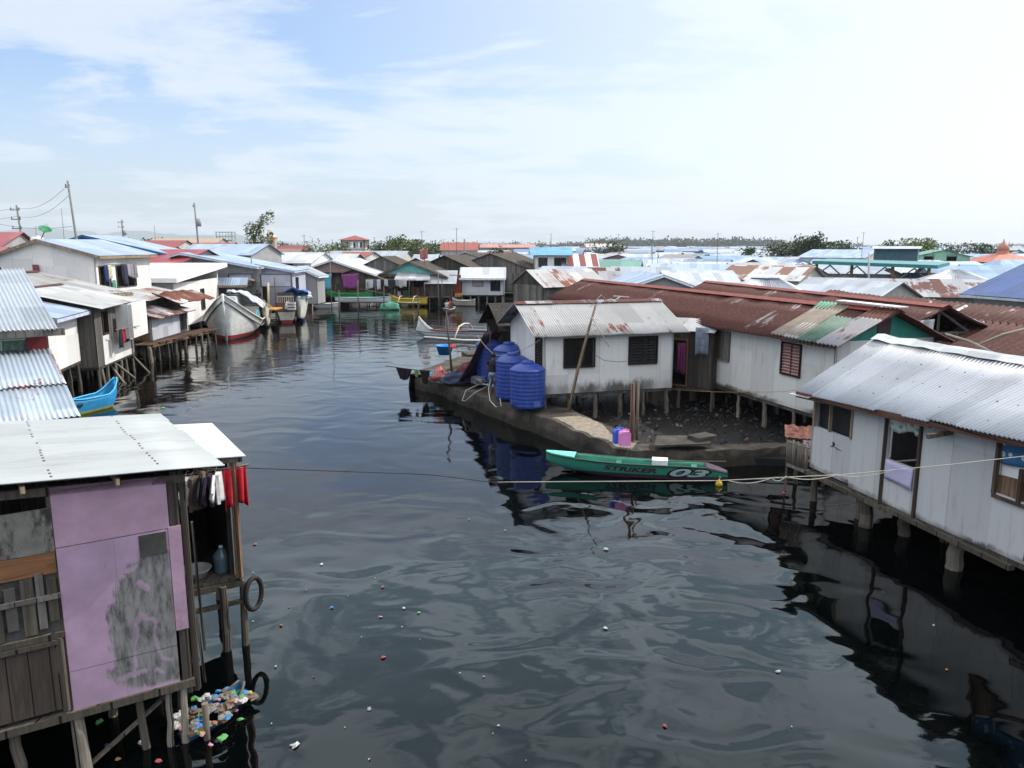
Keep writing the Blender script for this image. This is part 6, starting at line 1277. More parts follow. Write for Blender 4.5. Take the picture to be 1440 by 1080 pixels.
# ---- houses of the far bank
TEALW = plain('teal_gable', (.16, .42, .38), .7, .25)
def gable_px(name, label, apx, apy, Y, zr, w_, dep, drop, wm, rm, z0=1.0, yaw=0.0, cat='house', wins=(), **kw):
    """house whose gable end faces the viewer, apex at survey pixel apx"""
    p = PX(apx, Y, zr); d = V((math.sin(yaw), math.cos(yaw))); return core(name, label, cat, p, p + d * dep, zr, w_ / 2, w_ / 2, zr - drop, zr - drop, z0, wm, rm, wins, **kw)
def eave_px(name, label, px0, px1, Y, zr, df, drop, wm, rm, z0=1.0, Y1=None, cat='house', wins=(), db=None, **kw):
    """house whose ridge runs across the view between two survey pixels"""
    a, b = PX(px0, Y, zr), PX(px1, Y1 or Y, zr); return core(name, label, cat, a, b, zr, df, df if db is None else db, zr - drop, zr - drop, z0, wm, rm, wins, **kw)
WHT = paint((.88, .89, .92), dirt=False)
gable_px('gable_house', 'small grey house with white-edged low gable beside the quay tarps', 419, 378, 74, 4.5, 3.6, 2.2, .8, GREYW, GALV, trim=WHT, yaw=.1, wins=[('l', 1.0, 1.0, 1.4, 1.5, 'open')])
gable_px('gable_house', 'pink-brown house with wide white-edged gable and dark window near the purple cloth', 467, 370, 86, 4.9, 8.6, 9, 1.4, plain('pink_brown_boards', (.30, .20, .17), .8, .3), WROOF, trim=WHT, yaw=.15, oh=.5, wins=[('l', 2.3, 1.2, 3.0, 1.3, 'open')])
gable_px('gable_house', 'dark low-roofed house with a sky-blue awning cloth left of the purple cloth', 497, 383, 84, 3.9, 9.0, 5, 1.5, WDARK, NIPA, yaw=-.1, oh=.4)
gable_px('thatched_house', 'brown thatched house with vertical planks left of the teal gable shop', 537, 366, 90, 5.2, 7.6, 6, 1.7, WGREY, NIPA, yaw=.1, oh=.7, wins=[('l', 4.8, 1.0, 1.6, 1.6, 'open')])
sp_ = gable_px('shop', 'wooden shop with a teal painted gable and a long white awning on the far bank', 576, 371, 86, 4.7, 7.0, 6, 1.35, WBROWN, NIPA, yaw=.22, gm=TEALW, oh=.9, trim=WGREY, wins=[('l', .6, 1.0, 1.6, 1.0, 'open'), ('l', 2.6, .1, .9, 2.0, 'open'), ('l', 4.0, 1.0, 2.6, 1.0, 'open')], cat='shop', stilts=1.6)
a_ = PX(558, 85.2, 3.3); b_ = PX(603, 85.2, 3.3); m = MB(); rsheet(m, (a_.x, 85.9, 3.55), (b_.x, 85.9, 3.55), (b_.x + .3, 84.1, 2.75), (a_.x - .2, 84.1, 2.75), .12, .02, .02); m.build('awning', WROOF, sp_)
for x_ in (a_.x + .1, b_.x - .1): MB().tube([(x_, 84.3, 1), (x_, 84.3, 2.8)], .06, 6).build('post', POST, sp_)
gable_px('thatched_house', 'large dark thatched house right of the teal gable shop', 625, 362, 91, 5.3, 10.5, 8, 2.2, WDARK, NIPA, yaw=.25, oh=.7)
eave_px('shed', 'small shed with a tilted grey tin roof beside the red gate', 604, 640, 86.5, 3.7, 2.2, 1.2, WDARK, GALV, cat='shed', db=.3, oh=.3)
rg_ = PX(640, 85.6, 2); MB_ = MB().box((rg_.x, 85.6, 2.2), (1.3, .1, 2.2)); rgo = thing('gate', 'dark red plank gate left of the far white stilt house', 'gate', (rg_.x, 85.6, 1.1)); MB_.build('panel', plain('red_gate_paint', (.22, .035, .03), .7, .3), rgo); MB().box((rg_.x + .5, 85.52, 2.2), (.06, .05, .3)).build('handle', WDARK, rgo)
wa, wb_ = PX(650, 88, 3), PX(709, 88, 3)
core('stilt_house', 'white stilt house with a bright sheet roof standing over the far end of the canal', 'house', wa, wb_, 4.0, 1.9, 1.6, 3.15, 3.3, 1.05, board('pale_grey_board', (.56, .57, .60), amt=.2), WROOF, [('f', 1.3, 1.0, 1.1, 1.0, 'board', None, plain('pinkish_panel', (.42, .36, .33), .7)), ('f', 3.3, .5, 1.0, 1.45, 'open'), ('l', 2.0, .3, .7, 1.7, 'door', None, plain('navy_door', (.05, .06, .14), .6))], oh=.65, os=.2, stilts=.9, pm=POSTP, trim=WHT)
gable_px('thatched_house', 'broad brown thatched house rising behind the far white stilt house', 690, 362, 95, 5.5, 13, 9, 2.3, WGREY, NIPA, yaw=.35, oh=.8)
gable_px('thatched_house', 'thatched house with pale gable seen over the dark thatch, second row of the far bank', 655, 358, 112, 5.4, 11, 8, 1.6, CREAM, NIPA, yaw=.4, oh=.7)
eave_px('house', 'light grey roofed house over a dark wall, behind the flag pole', 585, 615, 110, 5.2, 4, 1.0, WGREY, GALV, oh=.5)
gable_px('house', 'little purple gabled house with a teal panel behind the shop', 586, 366, 98, 4.9, 5.5, 6, 1.2, plain('violet_wall', (.25, .12, .22), .8), GALV, yaw=.3, oh=.4)
for k, (px, Y, h_, w__, c, lb) in enumerate([(492, 83.6, 1.5, 1.9, (.22, .05, .20), 'purple cloth strung high on a line before the dark low-roofed house'), (456, 83.3, 1.6, 1.6, (.08, .38, .50), 'sky-blue awning cloth at the left end of the far bank'), (446, 79.5, 2.2, .7, (.42, .16, .26), 'long pink curtain hanging at the left quay end')]):
    p = PX(px, Y, 3); cloth('hung_cloth', (p.x - w__ / 2, Y, 3.4), (p.x + w__ / 2, Y, 3.5), h_, plain('far_cloth_%d' % k, c, .85, .3, 4), lb, 'cloth', taper=.25)
for k in range(11):
    p = PX(517 + k * 5.2, 83.9, 2.5); c = random.choice([(.5, .5, .5), (.04, .05, .1), (.45, .42, .4), (.1, .12, .2), (.3, .3, .35), (.55, .55, .56), (.03, .03, .03)]); dk_ = sum(c) < .5
    cloth('hung_laundry', (p.x - .2, 83.9, 2.85), (p.x + .2, 83.9, 2.85), random.uniform(.7, 1.1), plain('far_wash_%02d%02d' % (int(c[0] * 99), int(c[2] * 99)), c, .9, .3, 6), ('dark' if dk_ else 'pale') + ' garment on the clothes line left of the shop', 'laundry', ('dark' if dk_ else 'pale') + ' washing left of the shop', nu=8)
cable('clothes_line', [(*PX(514, 83.9, 2.9), 2.9), (*PX(572, 83.9, 2.9), 2.9)], .015, ROPE, 'clothes line full of washing left of the shop', 'line')
m = MB(); xl, xr = PX(440, 86, 1).x, PX(648, 86, 1).x; m.box(((xl + xr) / 2, 86.2, .95), (xr - xl, 4.2, .1)); fdk = thing('walkway', 'plank walkway on stilts along the far bank houses', 'walkway', ((xl + xr) / 2, 86, .9)); m.build('floor', WBROWN, fdk)
for k in range(16): stilt(fdk, xl + (xr - xl) * k / 15, 84.2, -.4, .9, .07)
eave_px('plank_house', 'grey plank house with an open timber gable and old silver roof behind the white house', 742, 829, 55, 4.75, 1.9, 1.0, WGREY, GALVO, Y1=58, z0=.8, oh=.3, os=.15, walls='frbl', gm=WDARK, stilts=2)
eave_px('house', 'house with a rust and white striped roof at the right end of the plank house', 832, 866, 66, 4.6, 2.4, 1.0, WDARK, RUSTG, oh=.3)
bh = eave_px('two_storey_house', 'two-storey white house with a sky-blue roof and dark windows in the roofs', 751, 797, 96, 6.2, 2.4, .75, WHITE2, plain('sky_blue_sheet', (.11, .29, .43), .5, .25, .6), oh=.5, os=.6, wins=[('f', .5, 3.0, 1.0, 1.0, 'open', WBROWN), ('f', 2.4, 2.9, 1.4, 1.1, 'open', WBROWN), ('l', 1.0, 2.9, 1.0, 1.2, 'open', WBROWN)], ridge=None)
m = NT('red_white_stripes'); u_ = m.xyz(m.new('ShaderNodeUVMap').outputs[0])[0]; RWS = m.fin(m.mix(m.step(m.math('FRACT', m.math('DIVIDE', u_, 1.5)), .48, .52), (.62, .62, .62), (.20, .045, .045)), .6)
eave_px('house', 'house with broad red and white roof stripes right of the sky-blue roof', 791, 836, 97, 5.4, 3.0, 1.3, WHITE, RWS, oh=.4)
core('house', 'house with a plain bluish-white roof in front of the steel striped roof', 'house', (10.4, 64), (10.8, 55.4), 4.4, 2.7, 2.5, 3.5, 3.5, 1.0, GREYW, GALVB, oh=.4, trim=WHT)
eave_px('house', 'house with a steel-grey striped roof and white edge right of the bluish-white roof', 934, 1026, 67.6, 4.3, 3.6, 1.2, GREYW, STRIPE, oh=.4, trim=WHT)
core('house', 'house with a silvery hipped roof behind the second rusty row house', 'house', (13.6, 50), (18.4, 48), 4.4, 3.0, 2.6, 3.4, 3.4, 1.0, GREYW, GALV, hip=1.8, oh=.4, corr=.25, ridge=GALVB)
core('house', 'house half brown half grey roofed with a cream gable behind the rusty rows', 'house', (19.4, 50), (22.4, 44.8), 4.35, 2.6, 2.4, 3.3, 3.3, 1.0, CREAM, STRIPE, oh=.4)
core('house', 'house with brown and white striped roof and cream gable, centre right', 'house', (21.5, 75), (27.2, 70.2), 4.6, 3.4, 3.0, 3.5, 3.5, 1.0, CREAM, roofm('brown_white_sheet', (.52, .50, .50), .45, (.13, .07, .05), sw=1.2), oh=.4)
for k, (p0_, p1_, zr, lb, rm_) in enumerate([((8.8, 78), (15.5, 77), 4.3, 'low house with a smooth silver roof left of the steel striped roof', GALV), ((16, 88), (25, 86), 4.4, 'broad house with a pale bluish roof behind the steel striped roof', GALVB), ((3.5, 82), (8.8, 80), 4.3, 'house with a pale roof below the sky-blue roofed house', GALVB), ((28, 58), (36, 56), 4.0, 'long low roof of mixed rusty sheets below the teal pavilion', RUSTG), ((22.5, 58), (27, 56), 4.1, 'house with a grey sheet roof left of the teal pavilion posts', GALV)]):
    core('house', lb, 'house', p0_, p1_, zr, 3.2, 3.0, zr - 1, zr - 1, 1.0, GREYW, rm_, oh=.4)
# teal-edged pavilion on trusses
pv_ = thing('pavilion', 'open pavilion with a flat teal-edged roof carried on crossed timber trusses', 'pavilion', (33, 73, 1)); q = [V((*PX(1143, 76, 4.9), 4.9)), V((*PX(1318, 70, 4.75), 4.62)), V((*PX(1335, 77, 4.8), 4.75)), V((*PX(1165, 83, 5.0), 5.0))]
m = MB(); m.prism(q, (0, 0, .12)); m.build('roof', plain('teal_sheet', (.09, .22, .23), .6, .2), pv_)
m = MB(); 
for i in range(4): m.bar(q[i] + V((0, 0, -.05)), q[(i + 1) % 4] + V((0, 0, -.05)), .1, .3)
m.build('fascia', paint((.18, .48, .50)), pv_)
for t in (.05, .35, .68, .96):
    p = q[0].lerp(q[1], t) + V((0, .4, 0)); MB().bar((p.x, p.y, .3), (p.x, p.y, p.z - .1), .22, .22).build('post', WBROWN, pv_)
m = MB()
for k in range(8):
    p, p2 = q[0].lerp(q[1], .05 + k * .114), q[0].lerp(q[1], .05 + (k + 1) * .114); m.bar(p + V((0, .4, -.25 if k % 2 else -1.3)), p2 + V((0, .4, -1.3 if k % 2 else -.25)), .1, .12)
m.bar(q[0].lerp(q[1], .05) + V((0, .4, -1.35)), q[0].lerp(q[1], .96) + V((0, .4, -1.35)), .12, .14); m.build('truss', WGREY, pv_)
core('roof_hut', 'dark teal hut with a pale flat roof standing above the teal pavilion', 'hut', (*PX(1232, 84, 6), ), PX(1292, 82, 6), 6.35, 2.5, 2.0, 6.15, 6.2, 4.9, plain('dark_teal_wall', (.07, .13, .16), .7), WROOF, oh=.5, floor=False)
core('house', 'cream house with a grey hip roof and barred window right of the pavilion', 'house', PX(1292, 64.5, 4.4), PX(1395, 62, 4.4), 4.45, 3.4, 3.2, 3.6, 3.6, .8, CREAM, GALV, [('f', .9, 1.0, 1.8, 1.2, 'open', WDARK)], hip=2.2, oh=.5, corr=.3)
core('blue_roof_house', 'house with a dark blue ribbed roof and white eaves at the right edge', 'house', (32.7, 48.9), (35.2, 39), 5.35, 4.2, 4, 3.7, 3.7, 1.0, GREYW, BLUEROOF, oh=.6, os=.5, trim=paint((.72, .76, .78)))
gable_px('green_house', 'pale green upper storey house with green roof among the right-hand trees', 1327, 352, 130, 5.7, 8, 9, 1.0, plain('mint_wall', (.25, .45, .32), .7), plain('green_sheet', (.12, .26, .19), .6), yaw=.3, oh=.8, wins=[('l', 1.2, 3.0, 1.4, .9, 'open'), ('l', 4.6, 3.0, 1.4, .9, 'open')])
gable_px('gable_house', 'white gabled house with a big pale blue roof right of the tall trees', 1235, 350, 140, 5.7, 11, 12, 1.3, WHITE2, GALVB, yaw=-.75, oh=.6)
# mosque
mq = PX(1409, 140, 4); mo = thing('mosque', 'small mosque with an orange-red pyramid roof and onion dome at far right', 'mosque', (*mq, .5)); m = MB()
for i in range(4): wall(m, (mq.x + (-4, 4, 4, -4)[i], mq.y + (-4, -4, 4, 4)[i]), (mq.x + (4, 4, -4, -4)[i], mq.y + (-4, 4, 4, -4)[i]), .5, 3.6)
m.build('wall', CREAM, mo); m = MB(); ap_ = V((*mq, 5.4)); ORG = plain('orange_red_sheet', (.38, .12, .08), .6, .25, 1)
for i in range(4):
    c = [(-5, -5), (5, -5), (5, 5), (-5, 5)]; m.face([V((mq.x + c[i][0], mq.y + c[i][1], 3.6)), V((mq.x + c[(i + 1) % 4][0], mq.y + c[(i + 1) % 4][1], 3.6)), ap_])
m.build('roof', ORG, mo); MB().lathe([(1.0, 4.5), (1.0, 5.3), (.85, 5.35), (1.0, 5.7), (.95, 6.2), (.6, 6.7), (.2, 7.05), (.05, 7.6), (.0, 7.7)], (*mq, 0), 18).build('dome', plain('dome_orange', (.40, .16, .10), .5, .3, 2), mo)
# ---- landmarks of the left skyline
tb_ = thing('concrete_building', 'three-storey concrete house with a red hip roof on the left skyline', 'building', (*PX(499, 240, 5), .2)); c = PX(499, 240, 5); m = MB()
cr_ = [(c.x - 3.6, 237), (c.x + 3.6, 237), (c.x + 3.6, 245), (c.x - 3.6, 245)]
for i in range(4):
    P, Q = cr_[i], cr_[(i + 1) % 4]; wall(m, P, Q, .2, 8.1, [(.7, 5.6, 1.5, 1.6), (2.9, 5.6, 1.5, 1.6), (5.0, 5.6, 1.5, 1.6), (.7, 3.0, 1.5, 1.5), (2.9, 3.0, 1.5, 1.5), (5.0, 3.0, 1.5, 1.5)], .3)
m.build('wall', plain('raw_cream_concrete', (.42, .38, .33), .85, .2, .5), tb_); m = MB(); ap_ = V((c.x, 241, 9.5))
for i in range(4): m.face([V((c.x + (cr_[i][0] - c.x) * 1.2, 241 + (cr_[i][1] - 241) * 1.2, 8.1)), V((c.x + (cr_[(i + 1) % 4][0] - c.x) * 1.2, 241 + (cr_[(i + 1) % 4][1] - 241) * 1.2, 8.1)), ap_])
m.build('roof', plain('brick_red_roof', (.25, .06, .05), .7, .25, 1), tb_)
m = MB(); 
for z_ in (2.8, 5.4): m.box((c.x, 241, z_), (7.5, 8.3, .25))
m.build('floor_band', CREAM, tb_)
c = PX(383, 180, 5); tw = thing('tower', 'square beige tower with a small conical cap behind the droopy tree', 'tower', (*c, .2)); MB().box((*c, 4.2), (1.9, 1.9, 8.0)).build('shaft', plain('beige_plaster', (.42, .33, .26), .8, .15, 1), tw); MB().box((*c, 8.3), (2.3, 2.3, .25)).build('cornice', paint((.80, .62, .48)), tw); MB().lathe([(1.2, 8.42), (.6, 8.9), (.25, 9.7), (.0, 10.2)], (*c, 0), 8, False).build('cap', paint((.85, .72, .60)), tw); MB().box((c.x, c.y - .96, 7.2), (.6, .08, .7)).build('window', WDARK, tw)
core('hall', 'long pinkish hall with a maroon roof beside the beige tower', 'hall', PX(392, 182, 5), PX(433, 182, 5), 6.4, 3, 3, 5.4, 5.4, .2, plain('pinkish_plaster', (.42, .32, .27), .8), plain('maroon_sheet', (.20, .035, .045), .6, .2), oh=.3)
sc_ = PX(584, 235, 7); st_ = thing('tank_stand', 'flat canopy on tall posts above the trees left of centre', 'shelter', (*sc_, .2)); MB().box((*sc_, 7.9), (5, 4, .3)).build('roof', CREAM, st_)
for x_, y_ in ((-1.8, -1.3), (1.8, -1.3), (-1.8, 1.3), (1.8, 1.3)): MB().box((sc_.x + x_, sc_.y + y_, 4), (.3, .3, 7.7)).build('post', CREAM, st_)
MB().box((sc_.x - .6, sc_.y, 5.6), (1.5, 1.5, 2.6)).build('tank', GREYW, st_)
c = PX(318, 260, 8); sf = thing('steel_frame', 'grey steel frame tower on the skyline left of the droopy tree', 'tower', (*c, .2)); m = MB()
for x_ in (-2.2, 2.2):
    for y_ in (-1.5, 1.5): m.bar((c.x + x_, c.y + y_, .2), (c.x + x_ * 1.2, c.y + y_, 11), .22, .22)
for z_ in (5.5, 8, 9.4, 10.8):
    for y_ in (-1.5, 1.5): m.bar((c.x - 2.6, c.y + y_, z_), (c.x + 2.6, c.y + y_, z_), .2, .2)
for k in range(6): m.bar((c.x - 2.5 + k, c.y - 1.5, 8), (c.x - 2.5 + k, c.y - 1.5, 10.8), .12, .12)
m.build('frame', GREYW, sf); MB().box((c.x, c.y, 8.1), (5.2, 3.2, .25)).build('platform', GREYW, sf)
eave_px('red_roof_building', 'long building with an orange-red roof on the skyline at centre', 622, 672, 205, 7.2, 5, 1.8, GREYW, plain('orange_roof', (.27, .075, .055), .7, .25, .4), oh=.6)
eave_px('long_building', 'very long low pink-roofed building on the skyline right of centre', 676, 752, 420, 7.0, 7, 1.6, plain('greenish_wall', (.30, .36, .32), .8), plain('pink_roof', (.42, .20, .18), .7, .2, .2), oh=.6)
eave_px('warehouse', 'big pale warehouse among the hazy woods on the horizon', 822, 872, 700, 8.0, 16, 3, plain('pale_pink_wall', (.50, .44, .42), .8), plain('pale_pink_roof', (.48, .40, .38), .7), oh=.4)
for k, (px, Y, wd, zr, rm_, lb) in enumerate([(325, 90, 9, 6.6, GALVB, 'grey house with a pale blue roof under the droopy tree'), (352, 104, 14, 6.0, plain('brown_flat_roof', (.22, .15, .12), .8), 'wide brown-gabled house under the droopy tree'), (400, 96, 10, 5.6, WROOF, 'house with a bright white roof below the maroon hall'), (440, 100, 12, 5.4, WROOF, 'long building with a bare white side wall behind the pink-brown gable'), (210, 120, 12, 7.2, plain('maroon_roof', (.25, .06, .06), .7), 'maroon-roofed house on the left skyline behind the blue house'), (295, 130, 9, 6.9, plain('brick_roof', (.30, .09, .07), .7), 'brick-red roofed house right of the tall pole'), (265, 175, 16, 8.0, plain('tan_roof', (.36, .27, .2), .7), 'tan-roofed long house far behind the red roofs'), (520, 122, 12, 5.6, GALV, 'house with a grey roof right of the red-roofed concrete house'), (505, 118, 4.5, 5.5, plain('terracotta', (.26, .08, .055), .7), 'small terracotta roof under the three-storey house')]):
    p = PX(px, Y, zr); core('house', lb, 'house', (p.x - wd / 2, Y + 1), (p.x + wd / 2, Y - 1), zr, 3.5, 3.0, zr - 1.1, zr - 1.1, .8, [GREYW, CREAM, WHITE][k % 3], rm_, oh=.4, wins=[('f', wd * .3, zr - 3.0, 1.4, 1.1, 'open'), ('f', wd * .65, zr - 3.0, 1.4, 1.1, 'open')])
# ---- the packed roofs: prototypes, then copies
protos = []
for L_, D_, rz_, hz_ in ((8, 5.5, 1.2, 0), (10, 6, 1.0, 0), (7, 5, 1.3, 0), (9, 7, 1.0, 2.4), (12, 6, .9, 0)):
    r = core('packed_house', 'x', 'house', (-L_ / 2, 0), (L_ / 2, 0), 4.2, D_ / 2, D_ / 2, 4.2 - rz_, 4.2 - rz_, .8, FARW, FARR, [('f', L_ * .25, 1.0, 1.1, 1.0, 'open'), ('f', L_ * .6, 1.0, 1.1, 1.0, 'open')], oh=.4, os=.35, hip=hz_, floor=False)
    protos.append((r, list(r.children)))
taken = [(33, 66, 10), (38, 60, 8), (0, 64, 7.5), (-1, 74, 7), (3, 66, 6)] + [(o.location.x, o.location.y, 6.5) for o in bpy.data.objects if o.parent is None and o.get('category') and o.location.y > 40]
PAL = [((.34, .38, .45), 'silver-grey'), ((.19, .28, .40), 'light blue'), ((.29, .36, .45), 'pale blue'), ((.44, .48, .54), 'whitish'), ((.25, .22, .21), 'dull brown'), ((.20, .045, .035), 'rust-red'), ((.36, .36, .38), 'dark grey'), ((.11, .25, .42), 'bright blue'), ((.36, .09, .06), 'orange-red'), ((.13, .28, .22), 'green')]
rnd = random.Random(11); used = set(); cnt = 0
Ys = [63, 71, 80, 90, 101, 114, 129, 147, 168, 194, 226, 268, 320]
for Y in Ys:
    x = -.50 * Y if Y > 80 else 3
    xr_ = .74 * Y + 4
    while x < xr_:
        k = rnd.randrange(5); px = 720 + FPX * x / Y
        wgap = (5.8 if Y < 110 else 8.4) if Y < 200 else 12
        yy = Y + rnd.uniform(-2.2, 2.2); xx = x + rnd.uniform(-1, 1)
        free = not (-26 < xx < 2 and yy < 97) and not any((xx - a) ** 2 + (yy - b) ** 2 < c * c for a, b, c in taken)
        x += wgap * rnd.uniform(.85, 1.2)
        if not free: continue
        left = px < 640
        ws = [6, 1.5, 2, 3, 3, 2.2, 3, .5, 1.2, .5] if left else ([6, 3, 4, 5, 1.2, 1.0, 2.0, 1.2, .25, .3] if Y < 110 else [3.5, 5, 5, 4, 1.8, .9, 1.6, 2.0, .35, .3])
        c, nm = rnd.choices(PAL, ws)[0]; r, ch = protos[k]; cnt += 1
        s = (1.0 if Y < 150 else 1.3) * rnd.uniform(.85, 1.12)
        zone = ('left of canal mouth' if px < 640 else 'centre of the view' if px < 860 else 'right of centre' if px < 1120 else 'far right') + (', nearer rows' if Y < 100 else ', middle rows' if Y < 165 else ', back rows near horizon')
        if k in used: o = r.copy(); COL.objects.link(o)
        else: o = r
        o.location = (xx, yy, .7 + rnd.uniform(-.3, .25) - (.0 if Y < 110 else .15)); o.rotation_euler = (0, 0, rnd.choice([0, 0, 0, math.pi / 2, .4, -.35]) + rnd.uniform(-.18, .18) - .25 * (xx > 8)); o.scale = (s, s * rnd.uniform(.9, 1.1), rnd.uniform(.9, 1.06))
        lb = f'packed low house with {nm} roof, {zone}'; o['label'] = lb; o['group'] = f'{nm} roofs, {zone}'; o['category'] = 'house'
        wc = rnd.choice([(.36, .35, .33), (.5, .49, .47), (.25, .2, .16), (.55, .56, .58), (.18, .16, .14)])
        lst = ch if k not in used else [q_.copy() for q_ in ch if not (Y > 150 and q_.name.startswith('window'))]
        for q_ in lst:
            if k in used: COL.objects.link(q_); q_.parent = o
            q_.color = (*(c if q_.name.startswith('roof') else wc), 1)
        used.add(k)
print('packed houses', cnt)
m = MB(); mats = [paint((.64, .68, .74)), paint((.52, .57, .64)), paint((.54, .54, .55)), paint((.36, .20, .17)), paint((.42, .41, .39)), paint((.43, .51, .62))]; rnd = random.Random(77)
for Y in (365, 410, 460, 520, 590, 680, 790, 920, 1080, 1270, 1500):
    x = -.62 * Y
    while x < .76 * Y:
        L, D, z0_, zr = rnd.uniform(8, 20), rnd.uniform(6, 9), .2, rnd.uniform(4.0, 5.4); y = Y + rnd.uniform(-12, 12)
        P = [V((x, y - D / 2, z0_)), V((x + L, y - D / 2, z0_)), V((x + L, y + D / 2, z0_)), V((x, y + D / 2, z0_))]; T = [p + V((0, 0, zr - 1.4)) for p in P]; r0, r1 = V((x, y, zr)), V((x + L, y, zr)); m.mi = 4
        for i in range(4): m.face([P[i], P[(i + 1) % 4], T[(i + 1) % 4], T[i]])
        m.face([T[1], T[2], r1]); m.face([T[3], T[0], r0]); m.mi = rnd.choice([0, 0, 1, 1, 2, 3, 5, 5]); k = V((0, .4, .12))
        m.face([T[0] - k, T[1] - k, r1 + V((0, 0, .1)), r0 + V((0, 0, .1))]); m.face([T[2] + V((0, .4, -.12)), T[3] + V((0, .4, -.12)), r0 + V((0, 0, .1)), r1 + V((0, 0, .1))])
        x += L + rnd.uniform(1, 14) * (Y / 500)
tag(m.build('far_houses', mats, org=(0, 800, 0)), kind='stuff')
# ---- poles, wires, aerials, flag
def pole(px, pyt, Y, r, label, arms=0, aw=.8, base=.2, lean=0, cat='utility pole', mat=None, box=False):
    t = A(px, pyt, Y); b = V((t.x + lean, Y, base)); p = thing('utility_pole' if arms else 'mast', label, cat, b); MB().tube([b, b.lerp(t, .5), t], [r * 1.2, r, r * .75], 8).build('pole', mat or plain('pole_grey', (.20, .19, .18), .8, .2), p)
    for k in range(arms):
        z_ = t.z - .5 - .9 * k; m = MB(); m.bar((t.x - aw, Y, z_), (t.x + aw * .4, Y, z_), .08, .08)
        for x_ in (-.85 * aw, .3 * aw): m.tube([(t.x + x_, Y, z_ + .05), (t.x + x_, Y, z_ + .25)], .05, 6)
        m.build('cross_arm', POST, p)
    if box: MB().lathe([(.0, -.5), (.28, -.5), (.3, .4), (.0, .5)], (t.x + .45, Y - .1, t.z - 2.4), 12).build('transformer', GREYW, p)
    return t
pA = pole(95, 254, 62, .10, 'tallest utility pole, standing behind the white house on the left', 1, .22, lean=.6)
pB = pole(23, 288, 78, .11, 'utility pole with cross arms at the far left above the red roofs', 3, .7, lean=.5)
pC = pole(273, 285, 98, .12, 'tall utility pole with a transformer above the flat white roof', 1, .2, lean=.35, box=True)
pole(171, 309, 150, .17, 'short utility pole with a platform above the blue house roof', 2, box=True); pole(86, 293, 66, .03, 'thin aerial mast left of the tallest pole', lean=0, cat='aerial')
pole(217, 317, 130, .05, 'thin aerial mast above the blue house', cat='aerial'); pole(50, 318, 55, .03, 'thin rod beside the satellite dish', cat='aerial', base=5)
wr = thing('power_lines', 'power lines sagging between the poles on the left skyline', 'power line', pA)
for dz_ in (.3, 1.1): cable('wire', [pA - V((0, 0, dz_)), pB - V((0, 0, dz_)), pB + V((-30, 8, -dz_ - 1))], .013, CABLE, parent=wr, sag=.7)
cable('wire', [pA - V((0, 0, 3.5)), A(-20, 310, 70)], .013, CABLE, parent=wr, sag=.4)
tfl = A(597, 371, 88); fl = thing('flag_pole', 'pole with a red and white bunting before the far thatched houses', 'flag pole', (tfl.x, 88, 1)); MB().tube([(tfl.x, 88, 1), (tfl.x, 88, 6.4)], .05, 6).build('pole', POST, fl); fn = lambda u, v: V((tfl.x - .5 + u * .9, 88 + .1 * math.sin(u * 5), 6.1 - v * 1.1 - .1 * math.sin(u * 4))); MB().sheet(fn, 6, 5, .02, (1, 1)).build('flag', plain('bunting', (.5, .18, .14), .9, .7, 4), fl)
pole(653, 336, 120, .16, 'thick grey pole with a lamp head among the roofs at centre', cat='pole'); pole(775, 328, 260, .14, 'tall thin mast on the skyline right of centre', cat='mast'); pole(1222, 356, 62, .09, 'steel mast standing among the roofs in front of the cream hip-roof house', cat='mast', lean=.4, mat=plain('mast_steel', (.38, .38, .38), .6)); pole(463, 345, 72, .04, 'thin pole behind the mauve house', cat='pole', lean=0); pole(353, 357, 67, .06, 'thin grey pole in front of the block house', cat='pole', base=1); pole(616, 378, 84, .05, 'bare pole standing by the tin roofed shed on the far bank', cat='pole', base=0)
rnd = random.Random(21)
for k in range(26):
    px = rnd.uniform(400, 1440); Y = rnd.uniform(90, 230); p = PX(px, Y, 5); h_ = rnd.uniform(6.0, 8.6)
    o = MB().tube([(p.x, Y, 3), (p.x + rnd.uniform(-.1, .1), Y, h_)], .035 if Y < 150 else .05, 5); o.bar((p.x - .35, Y, h_ - .15), (p.x + .35, Y, h_ - .12), .05, .03)
    z_ = 'left of the white stilt house' if px < 650 else 'above the centre roofs' if px < 1000 else 'above the right-hand roofs'
    tag(o.build('roof_aerial', WGREY, org=(p.x, Y, 3)), 'thin aerial sticking up ' + z_, 'aerial', 'thin aerials ' + z_)
